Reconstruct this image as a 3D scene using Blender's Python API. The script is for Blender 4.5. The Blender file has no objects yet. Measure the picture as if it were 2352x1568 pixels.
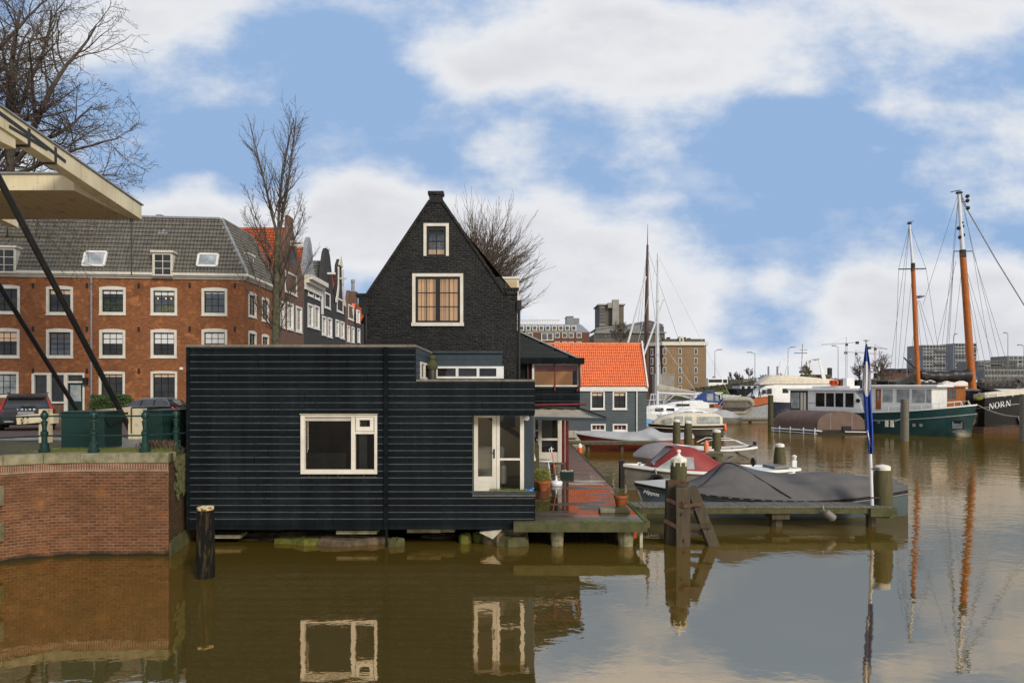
import bpy, math, random
from mathutils import Vector, Matrix, noise as mnoise
R = math.radians
SC = bpy.context.scene
COL = SC.collection
# ------------------------------------------------------------------ camera
CX, HY, F, H = 1176.0, 888.0, 1568.0, 4.45     # photo measured on a 2352 x 1568 frame, eye 4.45 m above the water
cam = bpy.data.cameras.new('camera'); cam.lens = 24.0; cam.sensor_width = 36.0
cam.shift_y = (HY - 784.0) / 2352.0; cam.clip_start = 0.1; cam.clip_end = 4000
co = bpy.data.objects.new('camera', cam); COL.objects.link(co)
co.location = (0, 0, H); co.rotation_euler = (R(90), 0, 0); SC.camera = co
SC.render.resolution_x, SC.render.resolution_y = 1024, 682
SC.view_settings.view_transform = 'Standard'; SC.view_settings.look = 'None'
SC.view_settings.gamma = 1.0; SC.view_settings.exposure = 0.25
SC.cycles.max_bounces = 8; SC.cycles.transparent_max_bounces = 12
SC.cycles.use_denoising = True
# ------------------------------------------------------------------ sun and sky
SUN_EL, SUN_AZ = 30.0, 145.0                   # azimuth clockwise from +Y: behind the camera, to the right
sd = Vector((math.sin(R(SUN_AZ)) * math.cos(R(SUN_EL)), math.cos(R(SUN_AZ)) * math.cos(R(SUN_EL)), math.sin(R(SUN_EL))))
sl = bpy.data.lights.new('sun', 'SUN'); sl.energy = 2.5; sl.angle = R(15); sl.color = (1.0, 0.91, 0.77)
so = bpy.data.objects.new('sun', sl); COL.objects.link(so)
so.rotation_euler = sd.to_track_quat('Z', 'Y').to_euler(); so.location = (40, -60, 60)
W = bpy.data.worlds.new('World'); SC.world = W; W.use_nodes = True
nt = W.node_tree; nt.nodes.clear()
def wn(t, **k):
    n = nt.nodes.new(t)
    for a, b in k.items(): setattr(n, a, b)
    return n
def wm(op, a, b=None, c=None, clamp=False):
    n = wn('ShaderNodeMath', operation=op, use_clamp=clamp)
    for i, v in enumerate((a, b, c)):
        if v is None: continue
        if isinstance(v, (int, float)): n.inputs[i].default_value = v
        else: nt.links.new(v, n.inputs[i])
    return n.outputs[0]
sky = wn('ShaderNodeTexSky', sky_type='NISHITA'); sky.sun_disc = False
sky.sun_elevation = R(SUN_EL); sky.sun_rotation = R(SUN_AZ); sky.air_density = 1.0; sky.dust_density = 0.6; sky.ozone_density = 1.4
tc = wn('ShaderNodeTexCoord'); sep = wn('ShaderNodeSeparateXYZ'); nt.links.new(tc.outputs['Generated'], sep.inputs[0])
dx, dy, dz = sep.outputs
fy = wm('MAXIMUM', dy, 0.12)
u = wm('DIVIDE', dx, fy); v = wm('DIVIDE', dz, fy)
cuv = wn('ShaderNodeCombineXYZ'); nt.links.new(u, cuv.inputs[0]); nt.links.new(v, cuv.inputs[1])
# warp so cloud rims billow
nz = wn('ShaderNodeTexNoise'); nz.inputs['Scale'].default_value = 6.0; nz.inputs['Detail'].default_value = 9; nz.inputs['Roughness'].default_value = 0.6
mp = wn('ShaderNodeMapping'); mp.inputs['Scale'].default_value = (1.0, 1.7, 1.0); nt.links.new(cuv.outputs[0], mp.inputs[0]); nt.links.new(mp.outputs[0], nz.inputs['Vector'])
nz2 = wn('ShaderNodeTexNoise'); nz2.inputs['Scale'].default_value = 2.3; nz2.inputs['Detail'].default_value = 5; nt.links.new(mp.outputs[0], nz2.inputs['Vector'])
# cloud banks: centre x, y and radii in the measured frame's units, weight
BANKS = [(330, 20, 300, 130, 1.0), (100, 120, 260, 120, .55), (480, 215, 190, 62, .62), (820, -50, 360, 80, .6), (1330, 70, 360, 150, 1.2), (1560, 150, 260, 110, 1.0),
         (1080, 170, 170, 90, .75), (2110, 20, 400, 150, .95), (1840, 195, 80, 40, .5), (2300, 320, 210, 130, .7), (2060, 240, 110, 45, .5),
         (1160, 345, 110, 70, .55), (1460, 320, 140, 80, .5), (420, 500, 200, 80, 1.0), (830, 480, 170, 110, 1.05), (1090, 560, 300, 150, 1.2),
         (1330, 640, 260, 170, 1.15), (1560, 720, 150, 150, .95), (600, 560, 400, 110, .9), (2130, 750, 330, 190, 1.2), (1960, 670, 110, 70, .75), (2330, 700, 240, 120, 1.0),
         (1780, 640, 60, 30, .4), (1520, 458, 80, 20, .35), (2010, 345, 60, 25, .35), (470, 410, 80, 24, .4), (2250, 480, 190, 70, .5),
         (300, 320, 150, 60, .42), (60, 420, 200, 120, .6), (1180, 850, 1700, 70, .95)]
fld = None
for (bx, by, rx, ry, w) in BANKS:
    s1 = wn('ShaderNodeVectorMath', operation='SUBTRACT'); nt.links.new(cuv.outputs[0], s1.inputs[0]); s1.inputs[1].default_value = ((bx - CX) / F, (HY - by) / F, 0)
    s2 = wn('ShaderNodeVectorMath', operation='MULTIPLY'); nt.links.new(s1.outputs[0], s2.inputs[0]); s2.inputs[1].default_value = (F / rx, F / ry, 0)
    s3 = wn('ShaderNodeVectorMath', operation='DOT_PRODUCT'); nt.links.new(s2.outputs[0], s3.inputs[0]); nt.links.new(s2.outputs[0], s3.inputs[1])
    g = wm('MULTIPLY', wm('POWER', 2.718, wm('MULTIPLY', s3.outputs['Value'], -1.3)), w)
    fld = g if fld is None else wm('ADD', fld, g)
fld = wm('MINIMUM', fld, 1.25)
n1 = wm('MULTIPLY', wm('SUBTRACT', nz.outputs['Fac'], 0.5), 1.9)
n2 = wm('MULTIPLY', wm('SUBTRACT', nz2.outputs['Fac'], 0.5), 1.0)
raw = wm('ADD', fld, wm('ADD', n1, n2))
back = wm('GREATER_THAN', 0.12, dy)             # beyond the side horizon a plain broken cover
raw = wm('ADD', wm('MULTIPLY', raw, wm('SUBTRACT', 1.0, back)), wm('MULTIPLY', wm('ADD', 0.6, n1), back))
mr = wn('ShaderNodeMapRange', interpolation_type='SMOOTHSTEP'); nt.links.new(raw, mr.inputs['Value'])
mr.inputs['From Min'].default_value = 0.10; mr.inputs['From Max'].default_value = 0.98
# cloud tone: bright rims, greyer thick middles
mr2 = wn('ShaderNodeMapRange', interpolation_type='SMOOTHSTEP'); nt.links.new(wm('ADD', raw, wm('MULTIPLY', n2, 0.9)), mr2.inputs['Value'])
mr2.inputs['From Min'].default_value = 0.7; mr2.inputs['From Max'].default_value = 1.7
ctone = wn('ShaderNodeMix', data_type='RGBA'); nt.links.new(mr2.outputs[0], ctone.inputs['Factor'])
ctone.inputs[6].default_value = (4.75, 4.8, 4.9, 1); ctone.inputs[7].default_value = (3.9, 3.95, 4.2, 1)
skym = wn('ShaderNodeMix', data_type='RGBA', blend_type='MULTIPLY'); skym.inputs['Factor'].default_value = 1.0
nt.links.new(sky.outputs[0], skym.inputs[6]); skym.inputs[7].default_value = (1.5, 1.32, 1.32, 1)
mixc = wn('ShaderNodeMix', data_type='RGBA'); vl_ = wm('MULTIPLY', wm('MAXIMUM', wm('ADD', wm('MULTIPLY', n1, .5), wm('MULTIPLY', n2, .8)), 0.0), 1.5); nt.links.new(wm('MAXIMUM', wm('MULTIPLY', mr.outputs[0], 0.97), wm('MINIMUM', wm('ADD', vl_, .03), .5)), mixc.inputs['Factor'])
cap_ = wn('ShaderNodeVectorMath', operation='MINIMUM'); cap_.inputs[1].default_value = (1.6, 2.5, 4.0); nt.links.new(skym.outputs[2], cap_.inputs[0]); nt.links.new(cap_.outputs[0], mixc.inputs[6]); nt.links.new(ctone.outputs[2], mixc.inputs[7])
bg = wn('ShaderNodeBackground'); bg.inputs['Strength'].default_value = 0.15; nt.links.new(mixc.outputs[2], bg.inputs['Color'])
wo = wn('ShaderNodeOutputWorld'); nt.links.new(bg.outputs[0], wo.inputs['Surface'])

# ------------------------------------------------------------------ helpers
def P(px, py, Y): return Vector(((px - CX) / F * Y, Y, H - (py - HY) / F * Y))
def X_(px, Y): return (px - CX) / F * Y
def Z_(py, Y): return H - (py - HY) / F * Y
def lerp(a, b, t): return a + (b - a) * t
ORG = {}
def tag(o, label=None, cat=None, group=None, kind=None):
    if label: o['label'] = label
    if cat: o['category'] = cat
    if group: o['group'] = group
    if kind: o['kind'] = kind
    return o
def thing(name, label, cat, loc=(0, 0, 0), group=None):
    o = bpy.data.objects.new(name, None); COL.objects.link(o); o.location = loc; o.empty_display_size = 0.2
    ORG[o] = Vector(loc); return tag(o, label, cat, group)
class MB:
    def __init__(s): s.v = []; s.f = []; s.m = []; s.cur = 0; s.sm = []
    def add(s, vs, fs):
        b = len(s.v); s.v.extend([Vector(p) for p in vs])
        for f in fs: s.f.append([i + b for i in f]); s.m.append(s.cur)
        return s
    def quad(s, a, b, c, d): return s.add([a, b, c, d], [(0, 1, 2, 3)])
    def poly(s, pts): return s.add(pts, [tuple(range(len(pts)))])
    def box(s, x0, x1, y0, y1, z0, z1):
        return s.add([(x0, y0, z0), (x1, y0, z0), (x1, y1, z0), (x0, y1, z0), (x0, y0, z1), (x1, y0, z1), (x1, y1, z1), (x0, y1, z1)],
                     [(3, 2, 1, 0), (4, 5, 6, 7), (0, 1, 5, 4), (1, 2, 6, 5), (2, 3, 7, 6), (3, 0, 4, 7)])
    def beam(s, p0, p1, w, h, up=(0, 0, 1), w1=None, h1=None):
        p0, p1 = Vector(p0), Vector(p1); d = (p1 - p0).normalized(); up = Vector(up)
        if abs(d.dot(up)) > .98: up = Vector((0, 1, 0))
        a = d.cross(up).normalized(); b = a.cross(d).normalized(); w1 = w if w1 is None else w1; h1 = h if h1 is None else h1
        vs = [p0 + a * sx * w / 2 + b * sy * h / 2 for sx, sy in ((-1, -1), (1, -1), (1, 1), (-1, 1))] + [p1 + a * sx * w1 / 2 + b * sy * h1 / 2 for sx, sy in ((-1, -1), (1, -1), (1, 1), (-1, 1))]
        return s.add(vs, [(3, 2, 1, 0), (4, 5, 6, 7), (0, 1, 5, 4), (1, 2, 6, 5), (2, 3, 7, 6), (3, 0, 4, 7)])
    def tube(s, pts, r, n=8, cap=True):
        pts = [Vector(p) for p in pts]; k = len(pts); rs = [r] * k if isinstance(r, (int, float)) else list(r)
        vs = []; fs = []; ref = None
        for i, p in enumerate(pts):
            d = (pts[min(i + 1, k - 1)] - pts[max(i - 1, 0)])
            d = d.normalized() if d.length > 1e-9 else Vector((0, 0, 1))
            if ref is None: ref = Vector((1, 0, 0)) if abs(d.x) < .8 else Vector((0, 1, 0))
            a = d.cross(ref); a = a.normalized() if a.length > 1e-6 else d.orthogonal().normalized(); b = d.cross(a)
            ref = b.cross(d) if False else ref
            for j in range(n):
                t = 2 * math.pi * j / n; vs.append(p + (a * math.cos(t) + b * math.sin(t)) * rs[i])
        for i in range(k - 1):
            for j in range(n): fs.append((i * n + j, i * n + (j + 1) % n, (i + 1) * n + (j + 1) % n, (i + 1) * n + j))
        if cap: fs.append(tuple(reversed(range(n)))); fs.append(tuple((k - 1) * n + j for j in range(n)))
        return s.add(vs, fs)
    def prism(s, poly, vec):
        vec = Vector(vec); n = len(poly); vs = [Vector(p) for p in poly] + [Vector(p) + vec for p in poly]
        return s.add(vs, [tuple(reversed(range(n))), tuple(range(n, 2 * n))] + [(i, (i + 1) % n, n + (i + 1) % n, n + i) for i in range(n)])
    def lathe(s, prof, c=(0, 0, 0), n=16, axis='z', wob=None):
        c = Vector(c); vs = []; fs = []; k = len(prof)
        for i, (r, z) in enumerate(prof):
            for j in range(n):
                t = 2 * math.pi * j / n; rr = r * (wob(i, t) if wob else 1)
                a, b = rr * math.cos(t), rr * math.sin(t)
                vs.append(c + Vector({'z': (a, b, z), 'y': (a, z, b), 'x': (z, a, b)}[axis]))
        for i in range(k - 1):
            for j in range(n): fs.append((i * n + j, i * n + (j + 1) % n, (i + 1) * n + (j + 1) % n, (i + 1) * n + j))
        if prof[0][0] > 1e-5: fs.append(tuple(reversed(range(n))))
        if prof[-1][0] > 1e-5: fs.append(tuple((k - 1) * n + j for j in range(n)))
        return s.add(vs, fs)
    def grid(s, rows, close=False):
        m = len(rows[0]); vs = [p for r in rows for p in r]; fs = []
        for i in range(len(rows) - 1):
            for j in range(m - (0 if close else 1)): fs.append((i * m + j, i * m + (j + 1) % m, (i + 1) * m + (j + 1) % m, (i + 1) * m + j))
        return s.add(vs, fs)
    def ball(s, c, r, n=12, k=8, sc=(1, 1, 1)):
        return s.lathe([(r * math.sin(math.pi * i / k) * sc[0], -r * math.cos(math.pi * i / k) * sc[2]) for i in range(k + 1)], c, n)
    def xf(s, M, start=0):
        for i in range(start, len(s.v)): s.v[i] = M @ s.v[i]
        return s
    def build(s, name, mat, parent=None, smooth=False, loc=None, bevel=0, fix=True):
        root = parent
        org = Vector(loc) if loc is not None else Vector((0, 0, 0))
        while root is not None:
            if root in ORG: org = ORG[root]; break
            root = root.parent
        me = bpy.data.meshes.new(name)
        me.from_pydata([tuple(p - org) for p in s.v], [], s.f)
        for mm in (mat if isinstance(mat, (list, tuple)) else [mat]): me.materials.append(mm)
        if isinstance(mat, (list, tuple)): me.polygons.foreach_set('material_index', s.m)
        if smooth:
            me.polygons.foreach_set('use_smooth', [True] * len(me.polygons))
            if smooth != 2: me.set_sharp_from_angle(angle=R(40))
        me.update(); me.validate()
        o = bpy.data.objects.new(name, me); COL.objects.link(o)
        if parent is not None: o.parent = parent
        else: o.location = org; ORG[o] = org
        if bevel:
            b = o.modifiers.new('bevel', 'BEVEL'); b.width = bevel; b.segments = 2; b.limit_method = 'ANGLE'; b.angle_limit = R(40)
        return o
def to_mesh(name, cu):      # lettering as a plain mesh
    t = bpy.data.objects.new('t', cu); me = bpy.data.meshes.new_from_object(t); me.name = name; bpy.data.objects.remove(t)
    o = bpy.data.objects.new(name, me); COL.objects.link(o); return o
def kids(o): return [c for c in bpy.data.objects if c.parent is o]
def dup(root, loc, rotz=None, label=None, scale=None):
    r = root.copy(); COL.objects.link(r); r.location = loc
    if rotz is not None: r.rotation_euler = (0, 0, rotz)
    if scale: r.scale = (scale,) * 3 if isinstance(scale, (int, float)) else scale
    if label: r['label'] = label
    for ch in kids(root):
        c = ch.copy(); COL.objects.link(c); c.parent = r
        for g in kids(ch):
            d = g.copy(); COL.objects.link(d); d.parent = c
    return r

# ------------------------------------------------------------------ materials
M = {}
def newmat(name):
    m = bpy.data.materials.new(name); m.use_nodes = True; t = m.node_tree; b = t.nodes['Principled BSDF']; M[name] = m
    return m, t, b
class NT:
    def __init__(s, t): s.t = t
    def n(s, ty, ins=None, **k):
        n = s.t.nodes.new(ty)
        for a, b in k.items(): setattr(n, a, b)
        for a, b in (ins or {}).items(): s.set(n.inputs[a], b)
        return n
    def set(s, i, v):
        if hasattr(v, 'is_linked') or isinstance(v, bpy.types.NodeSocket): s.t.links.new(v, i)
        else: i.default_value = v
    def m(s, op, a, b=0.0, c=0.0): return s.n('ShaderNodeMath', {0: a, 1: b, 2: c}, operation=op).outputs[0]
    def ramp(s, fac, stops):
        r = s.n('ShaderNodeValToRGB', {0: fac}); e = r.color_ramp.elements
        while len(e) < len(stops): e.new(.5)
        for el, (p, c) in zip(e, stops): el.position = p; el.color = c if len(c) == 4 else (*c, 1)
        return r.outputs[0]
    def mix(s, f, a, b, bt='MIX'):
        n = s.n('ShaderNodeMix', data_type='RGBA', blend_type=bt); s.set(n.inputs[0], f)
        s.set(n.inputs[6], (*a, 1) if isinstance(a, tuple) and len(a) == 3 else a); s.set(n.inputs[7], (*b, 1) if isinstance(b, tuple) and len(b) == 3 else b)
        return n.outputs[2]
    def noise(s, vec, scale, detail=5, rough=.55): return s.n('ShaderNodeTexNoise', {'Vector': vec, 'Scale': scale, 'Detail': detail, 'Roughness': rough}).outputs['Fac']
    def obj(s, scale=(1, 1, 1)):
        t = s.n('ShaderNodeNewGeometry').outputs['Position']
        return s.n('ShaderNodeMapping', {'Vector': t, 'Scale': scale}).outputs[0]
    def bump(s, h, strength=.3, dist=.02): return s.n('ShaderNodeBump', {'Height': h, 'Strength': strength, 'Distance': dist}).outputs[0]
def mat(name, c, c2=None, rough=.6, scale=3.0, stretch=(1, 1, 1), bump=0.0, metal=0.0, spec=.32, lo=.35, hi=.65, rvar=.15, bscale=None, coat=0.0):
    m, t, b = newmat(name); q = NT(t); v = q.obj(stretch)
    c2 = c2 or tuple(x * .72 for x in c)
    n = q.noise(v, scale, 6)
    b.inputs['Base Color'].default_value = (*c, 1)
    t.links.new(q.ramp(n, [(lo, c2), (hi, c)]), b.inputs['Base Color'])
    rr = q.m('ADD', rough - rvar / 2, q.m('MULTIPLY', q.noise(v, scale * 2.3, 3), rvar)); t.links.new(rr, b.inputs['Roughness'])
    b.inputs['Metallic'].default_value = metal; b.inputs['Specular IOR Level'].default_value = spec; b.inputs['Coat Weight'].default_value = coat
    if bump: t.links.new(q.bump(q.noise(v, bscale or scale * 6, 5), bump, .02), b.inputs['Normal'])
    return m
def plain(name, c, rough=.5, metal=0.0, spec=.5, emit=None, es=1.0):
    m, t, b = newmat(name); b.inputs['Base Color'].default_value = (*c, 1); b.inputs['Roughness'].default_value = rough
    b.inputs['Metallic'].default_value = metal; b.inputs['Specular IOR Level'].default_value = spec
    if emit: b.inputs['Emission Color'].default_value = (*emit, 1); b.inputs['Emission Strength'].default_value = es
    return m
def brick(name, c1, c2, mortar, bw=.22, rh=.068, ms=.012, rough=.85, stain=(.06, .04, .03), st=.5, bump=.5, light=None, wet=None, msmooth=.1):
    m, t, b = newmat(name); q = NT(t); geo = q.n('ShaderNodeNewGeometry').outputs['Position']
    s = q.n('ShaderNodeSeparateXYZ', {0: geo}); vec = q.n('ShaderNodeCombineXYZ', {0: q.m('ADD', s.outputs[0], s.outputs[1]), 1: s.outputs[2], 2: 0.0}).outputs[0]
    bt = q.n('ShaderNodeTexBrick', {'Vector': vec, 'Color1': (*c1, 1), 'Color2': (*c2, 1), 'Mortar': (*mortar, 1), 'Scale': 1.0, 'Mortar Size': ms, 'Mortar Smooth': msmooth, 'Bias': 0.0, 'Brick Width': bw, 'Row Height': rh})
    col = bt.outputs['Color']
    n = q.noise(geo, .9, 6, .6); col = q.mix(q.m('MULTIPLY', q.n('ShaderNodeMapRange', {'Value': n, 'From Min': .48, 'From Max': .75}).outputs[0], st), col, stain)
    if light:
        n2 = q.noise(geo, 1.7, 7, .65); col = q.mix(q.m('MULTIPLY', q.n('ShaderNodeMapRange', {'Value': n2, 'From Min': .54, 'From Max': .66}).outputs[0], .8), col, light)
    n3 = q.noise(q.n('ShaderNodeMapping', {'Vector': vec, 'Scale': (.5, 1.3, 1)}).outputs[0], 5, 5, .65); n3 = q.n('ShaderNodeMapRange', {'Value': n3, 'From Min': .35, 'From Max': .68}).outputs[0]; col = q.mix(q.m('MULTIPLY', n3, .6), col, tuple(x * .42 for x in c1))
    if wet:   # tide line: algae-dark base up to a ragged height
        hgt = q.m('ADD', s.outputs[2], q.m('MULTIPLY', q.m('SUBTRACT', q.noise(geo, 2.2, 5), .5), wet[1]))
        col = q.mix(q.n('ShaderNodeMapRange', {'Value': hgt, 'From Min': wet[0] - .05, 'From Max': wet[0] + .05, 'To Min': 1.0, 'To Max': 0.0}).outputs[0], col, wet[2])
    t.links.new(col, b.inputs['Base Color']); b.inputs['Roughness'].default_value = rough; b.inputs['Specular IOR Level'].default_value = .2
    hh = q.m('ADD', q.m('MULTIPLY', bt.outputs['Fac'], -1.0), q.m('MULTIPLY', q.noise(vec, 22, 4), .7))
    t.links.new(q.bump(hh, bump, .015), b.inputs['Normal'])
    return m
brick('brick_orange', (.37, .125, .044), (.185, .062, .026), (.23, .125, .065), stain=(.10, .045, .02), st=.75, light=(.50, .20, .075))
brick('brick_brown', (.20, .085, .045), (.15, .065, .04), (.2, .16, .13), stain=(.07, .045, .035), st=.6)
brick('brick_quay', (.185, .073, .032), (.090, .038, .020), (.21, .14, .085), rh=.078, ms=.011, stain=(.085, .042, .02), st=.75, light=(.25, .11, .045), wet=(.10, .25, (.018, .016, .01)))
brick('brick_dark', (.06, .055, .055), (.045, .043, .044), (.08, .075, .07), st=.3, stain=(.03, .03, .03))
brick('brick_tan', (.30, .205, .115), (.25, .165, .09), (.3, .24, .17), bw=.5, rh=.15, st=.4, stain=(.18, .12, .07))
brick('brick_maroon', (.16, .065, .04), (.12, .05, .03), (.17, .12, .1), bw=.5, rh=.15, st=.4)
def blackbrick():
    m, t, b = newmat('brick_black'); q = NT(t); geo = q.n('ShaderNodeNewGeometry').outputs['Position']
    s = q.n('ShaderNodeSeparateXYZ', {0: geo}); 
    wz = q.m('ADD', s.outputs[2], q.m('MULTIPLY', q.m('SUBTRACT', q.noise(geo, 1.6, 3), .5), .10))
    vec = q.n('ShaderNodeCombineXYZ', {0: q.m('ADD', s.outputs[0], s.outputs[1]), 1: wz, 2: 0.0}).outputs[0]
    bt = q.n('ShaderNodeTexBrick', {'Vector': vec, 'Scale': 1.0, 'Mortar Size': .014, 'Mortar Smooth': 1.0, 'Brick Width': .24, 'Row Height': .085})
    col = q.ramp(q.noise(geo, 1.1, 6), [(.35, (.0075, .0068, .0062)), (.65, (.017, .0165, .0135))])
    t.links.new(col, b.inputs['Base Color']); b.inputs['Roughness'].default_value = .45; b.inputs['Specular IOR Level'].default_value = .38
    vs = q.n('ShaderNodeMapping', {'Vector': geo, 'Scale': (2.2, 2.2, 11)}).outputs[0]
    hh = q.m('ADD', q.m('MULTIPLY', bt.outputs['Fac'], -.8), q.m('MULTIPLY', q.noise(vs, 1.6, 4), 2.4))
    t.links.new(q.bump(hh, .9, .035), b.inputs['Normal'])
blackbrick()
mat('trim', (.66, .62, .53), (.56, .52, .43), rough=.5, scale=2.5, rvar=.2)
mat('trim_white', (.74, .73, .69), (.64, .62, .57), rough=.45, scale=2.0)
#mat('cream', (.64, .56, .37), (.52, .44, .27), rough=.45, scale=1.4, stretch=(1, 1, .5), lo=.3, hi=.6, bump=.03)
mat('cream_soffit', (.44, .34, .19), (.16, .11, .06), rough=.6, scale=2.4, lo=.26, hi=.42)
mat('iron_dark', (.022, .024, .022), (.04, .03, .024), rough=.5, scale=5, bump=.1)
mat('black_metal', (.012, .012, .011), (.02, .018, .015), rough=.42, scale=6)
#mat('clad_dark', (.0095, .0125, .0140), (.0055, .0072, .008), rough=.5, spec=.25, scale=1.2, stretch=(.6, .6, 2.5), rvar=.25, bump=.05, bscale=14)
mat('clad_edge', (.085, .095, .098), (.05, .057, .06), rough=.5, scale=4, stretch=(1, 1, .2))  # board edges made paler: the sky light they catch is put into the colour
mat('clad_grey', (.085, .10, .105), (.060, .073, .078), rough=.6, scale=2.2, stretch=(.5, .5, 4), bump=.08, bscale=9)
mat('clad_grey_edge', (.05, .066, .075), rough=.6)
mat('clad_green', (.017, .024, .023), (.011, .016, .016), rough=.5, scale=1.5)
mat('clad_bluegrey', (.036, .052, .062), (.027, .04, .048), rough=.5, scale=2, stretch=(3, 3, .4))
mat('tile_grey', (.155, .142, .118), (.085, .08, .068), rough=.72, scale=2.6, lo=.3, hi=.7, bump=.15)
mat('tile_orange', (.80, .235, .095), (.56, .135, .05), rough=.5, scale=7, lo=.3, hi=.62, bump=.05)
mat('tile_rust', (.46, .105, .03), (.25, .06, .022), rough=.7, scale=1.9, bump=.15)
mat('lead', (.27, .28, .29), (.19, .2, .21), rough=.5, scale=4)
mat('roof_felt', (.10, .095, .085), (.06, .058, .05), rough=.8, scale=3, bump=.2)
mat('coping', (.20, .175, .14), (.12, .105, .08), rough=.8, scale=5, bump=.2)
mat('stone', (.25, .225, .15), (.105, .105, .042), rough=.85, scale=4.5, bump=.35, lo=.3)
mat('stone_light', (.42, .39, .31), (.3, .27, .2), rough=.8, scale=5, bump=.25)
mat('rubble', (.13, .09, .055), (.045, .036, .022), rough=.75, scale=4, bump=.6)
mat('moss', (.12, .125, .02), (.06, .07, .014), rough=.95, scale=7, bump=.8)
mat('moss_bright', (.105, .17, .018), (.06, .10, .012), rough=.95, scale=9, bump=.6)
mat('timber_wet', (.085, .063, .036), (.035, .028, .016), rough=.62, scale=3, stretch=(5, 5, .5), bump=.5, lo=.3, hi=.7)
mat('timber_green', (.105, .088, .040), (.05, .05, .018), rough=.75, scale=3, stretch=(6, 6, .5), bump=.5, lo=.3, hi=.7)
mat('timber_black', (.075, .055, .02), (.0045, .004, .003), rough=.75, spec=.2, scale=3.4, stretch=(5, 5, .8), bump=1.0, lo=.52, hi=.72)
mat('timber_grey', (.17, .155, .12), (.09, .083, .06), rough=.7, scale=3, stretch=(7, .8, 3), bump=.3)
mat('timber_moss', (.085, .08, .035), (.045, .05, .015), rough=.8, scale=3.5, bump=.5)
mat('rust_iron', (.11, .05, .026), (.05, .028, .018), rough=.7, scale=8, bump=.3)
mat('cap_chipped', (.62, .48, .26), (.10, .075, .03), rough=.8, scale=9, lo=.4, hi=.52, bump=.3)
mat('cap_white', (.70, .67, .58), (.45, .40, .24), rough=.6, scale=7, lo=.25, hi=.5, bump=.2)
mat('green_paint', (.011, .036, .030), (.009, .027, .023), rough=.34, scale=1.3, stretch=(1, 1, .4), rvar=.2, bump=.03)
mat('barrier_cream', (.56, .49, .33), (.38, .31, .18), rough=.55, scale=5, lo=.25, hi=.5)
mat('cobbles', (.15, .09, .065), (.085, .055, .042), rough=.6, scale=6, bump=.4)
mat('pavement', (.22, .205, .175), (.14, .135, .11), rough=.55, scale=3, bump=.2)
mat('road_paint', (.62, .61, .58), (.42, .41, .39), rough=.6, scale=4)
mat('soil', (.06, .05, .03), (.09, .085, .035), rough=.95, scale=5, bump=.5)
mat('land', (.09, .085, .05), (.06, .065, .03), rough=.95, scale=.3)
mat('terracotta', (.42, .125, .04), (.28, .09, .035), rough=.6, scale=5)
mat('red_post', (.16, .02, .018), (.10, .015, .014), rough=.4, scale=4)
mat('cloth_grey', (.118, .108, .102), (.092, .085, .08), rough=.75, scale=1.5, bump=.06, bscale=5)
mat('cloth_lightgrey', (.42, .42, .41), (.34, .34, .33), rough=.6, scale=1.5)
mat('cloth_red', (.29, .042, .034), (.21, .03, .026), rough=.6, scale=2)
mat('cloth_purplegrey', (.235, .22, .23), (.18, .165, .175), rough=.7, scale=2)
mat('cloth_brown', (.135, .086, .066), (.10, .064, .05), rough=.6, scale=1)
mat('cloth_beige', (.40, .36, .29), (.32, .28, .22), rough=.7, scale=2)
mat('cloth_cream', (.66, .60, .48), (.54, .48, .38), rough=.65, scale=3)
mat('cloth_blue', (.035, .07, .24), (.025, .05, .18), rough=.6, scale=3)
mat('tarp_blue', (.17, .36, .60), (.12, .28, .5), rough=.5, scale=4)
mat('hull_bluegrey', (.085, .115, .125), (.068, .093, .102), rough=.35, scale=1.5)
mat('hull_grey', (.19, .175, .15), (.12, .112, .095), rough=.4, scale=2, stretch=(1, 1, 2))
mat('hull_red', (.16, .022, .018), (.11, .017, .014), rough=.4, scale=2)
mat('hull_white', (.78, .77, .74), (.68, .67, .64), rough=.3, scale=2)
mat('hull_green', (.010, .045, .042), (.008, .033, .032), rough=.3, scale=1.2, stretch=(1, 1, .5))
mat('hull_black', (.012, .011, .011), (.02, .018, .017), rough=.35, scale=1)
mat('hull_navy', (.014, .022, .05), (.012, .018, .04), rough=.35, scale=1)
mat('hull_brown', (.085, .04, .022), (.055, .028, .018), rough=.5, scale=1.5, stretch=(.3, 1, 4))
mat('bow_orange', (.36, .10, .028), (.27, .07, .022), rough=.4, scale=2)
mat('varnish', (.33, .11, .022), (.22, .07, .016), rough=.3, scale=3, stretch=(4, 4, .6))
mat('mast_orange', (.42, .125, .022), (.34, .095, .02), rough=.35, scale=3)
mat('mast_brown', (.10, .052, .03), (.065, .036, .022), rough=.5, scale=3)
mat('mast_white', (.66, .66, .66), (.58, .58, .58), rough=.35, scale=3)
mat('bark', (.062, .05, .036), (.03, .026, .02), rough=.9, scale=6, bump=.6)
mat('bark_moss', (.12, .11, .06), (.05, .046, .028), rough=.9, scale=5, bump=.6)
mat('twig', (.10, .078, .06), (.06, .046, .036), rough=.9, scale=3)
mat('twig_brown', (.115, .085, .06), (.075, .055, .04), rough=.9, scale=3)
mat('leaf', (.055, .095, .022), (.03, .06, .015), rough=.6, scale=9)
mat('leaf_yellow', (.21, .20, .03), (.10, .13, .022), rough=.6, scale=14)
mat('grass', (.10, .15, .025), (.14, .13, .035), rough=.8, scale=5)
mat('dry_plant', (.13, .085, .05), (.08, .055, .035), rough=.9, scale=9)
mat('interior', (.82, .70, .46), (.74, .62, .40), rough=.9, scale=1)
mat('interior_floor', (.32, .29, .22), rough=.7)
mat('chair_fabric', (.66, .6, .46), (.58, .52, .4), rough=.9, scale=6)
mat('concrete_panel', (.30, .28, .245), (.22, .205, .175), rough=.8, scale=.4)
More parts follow.
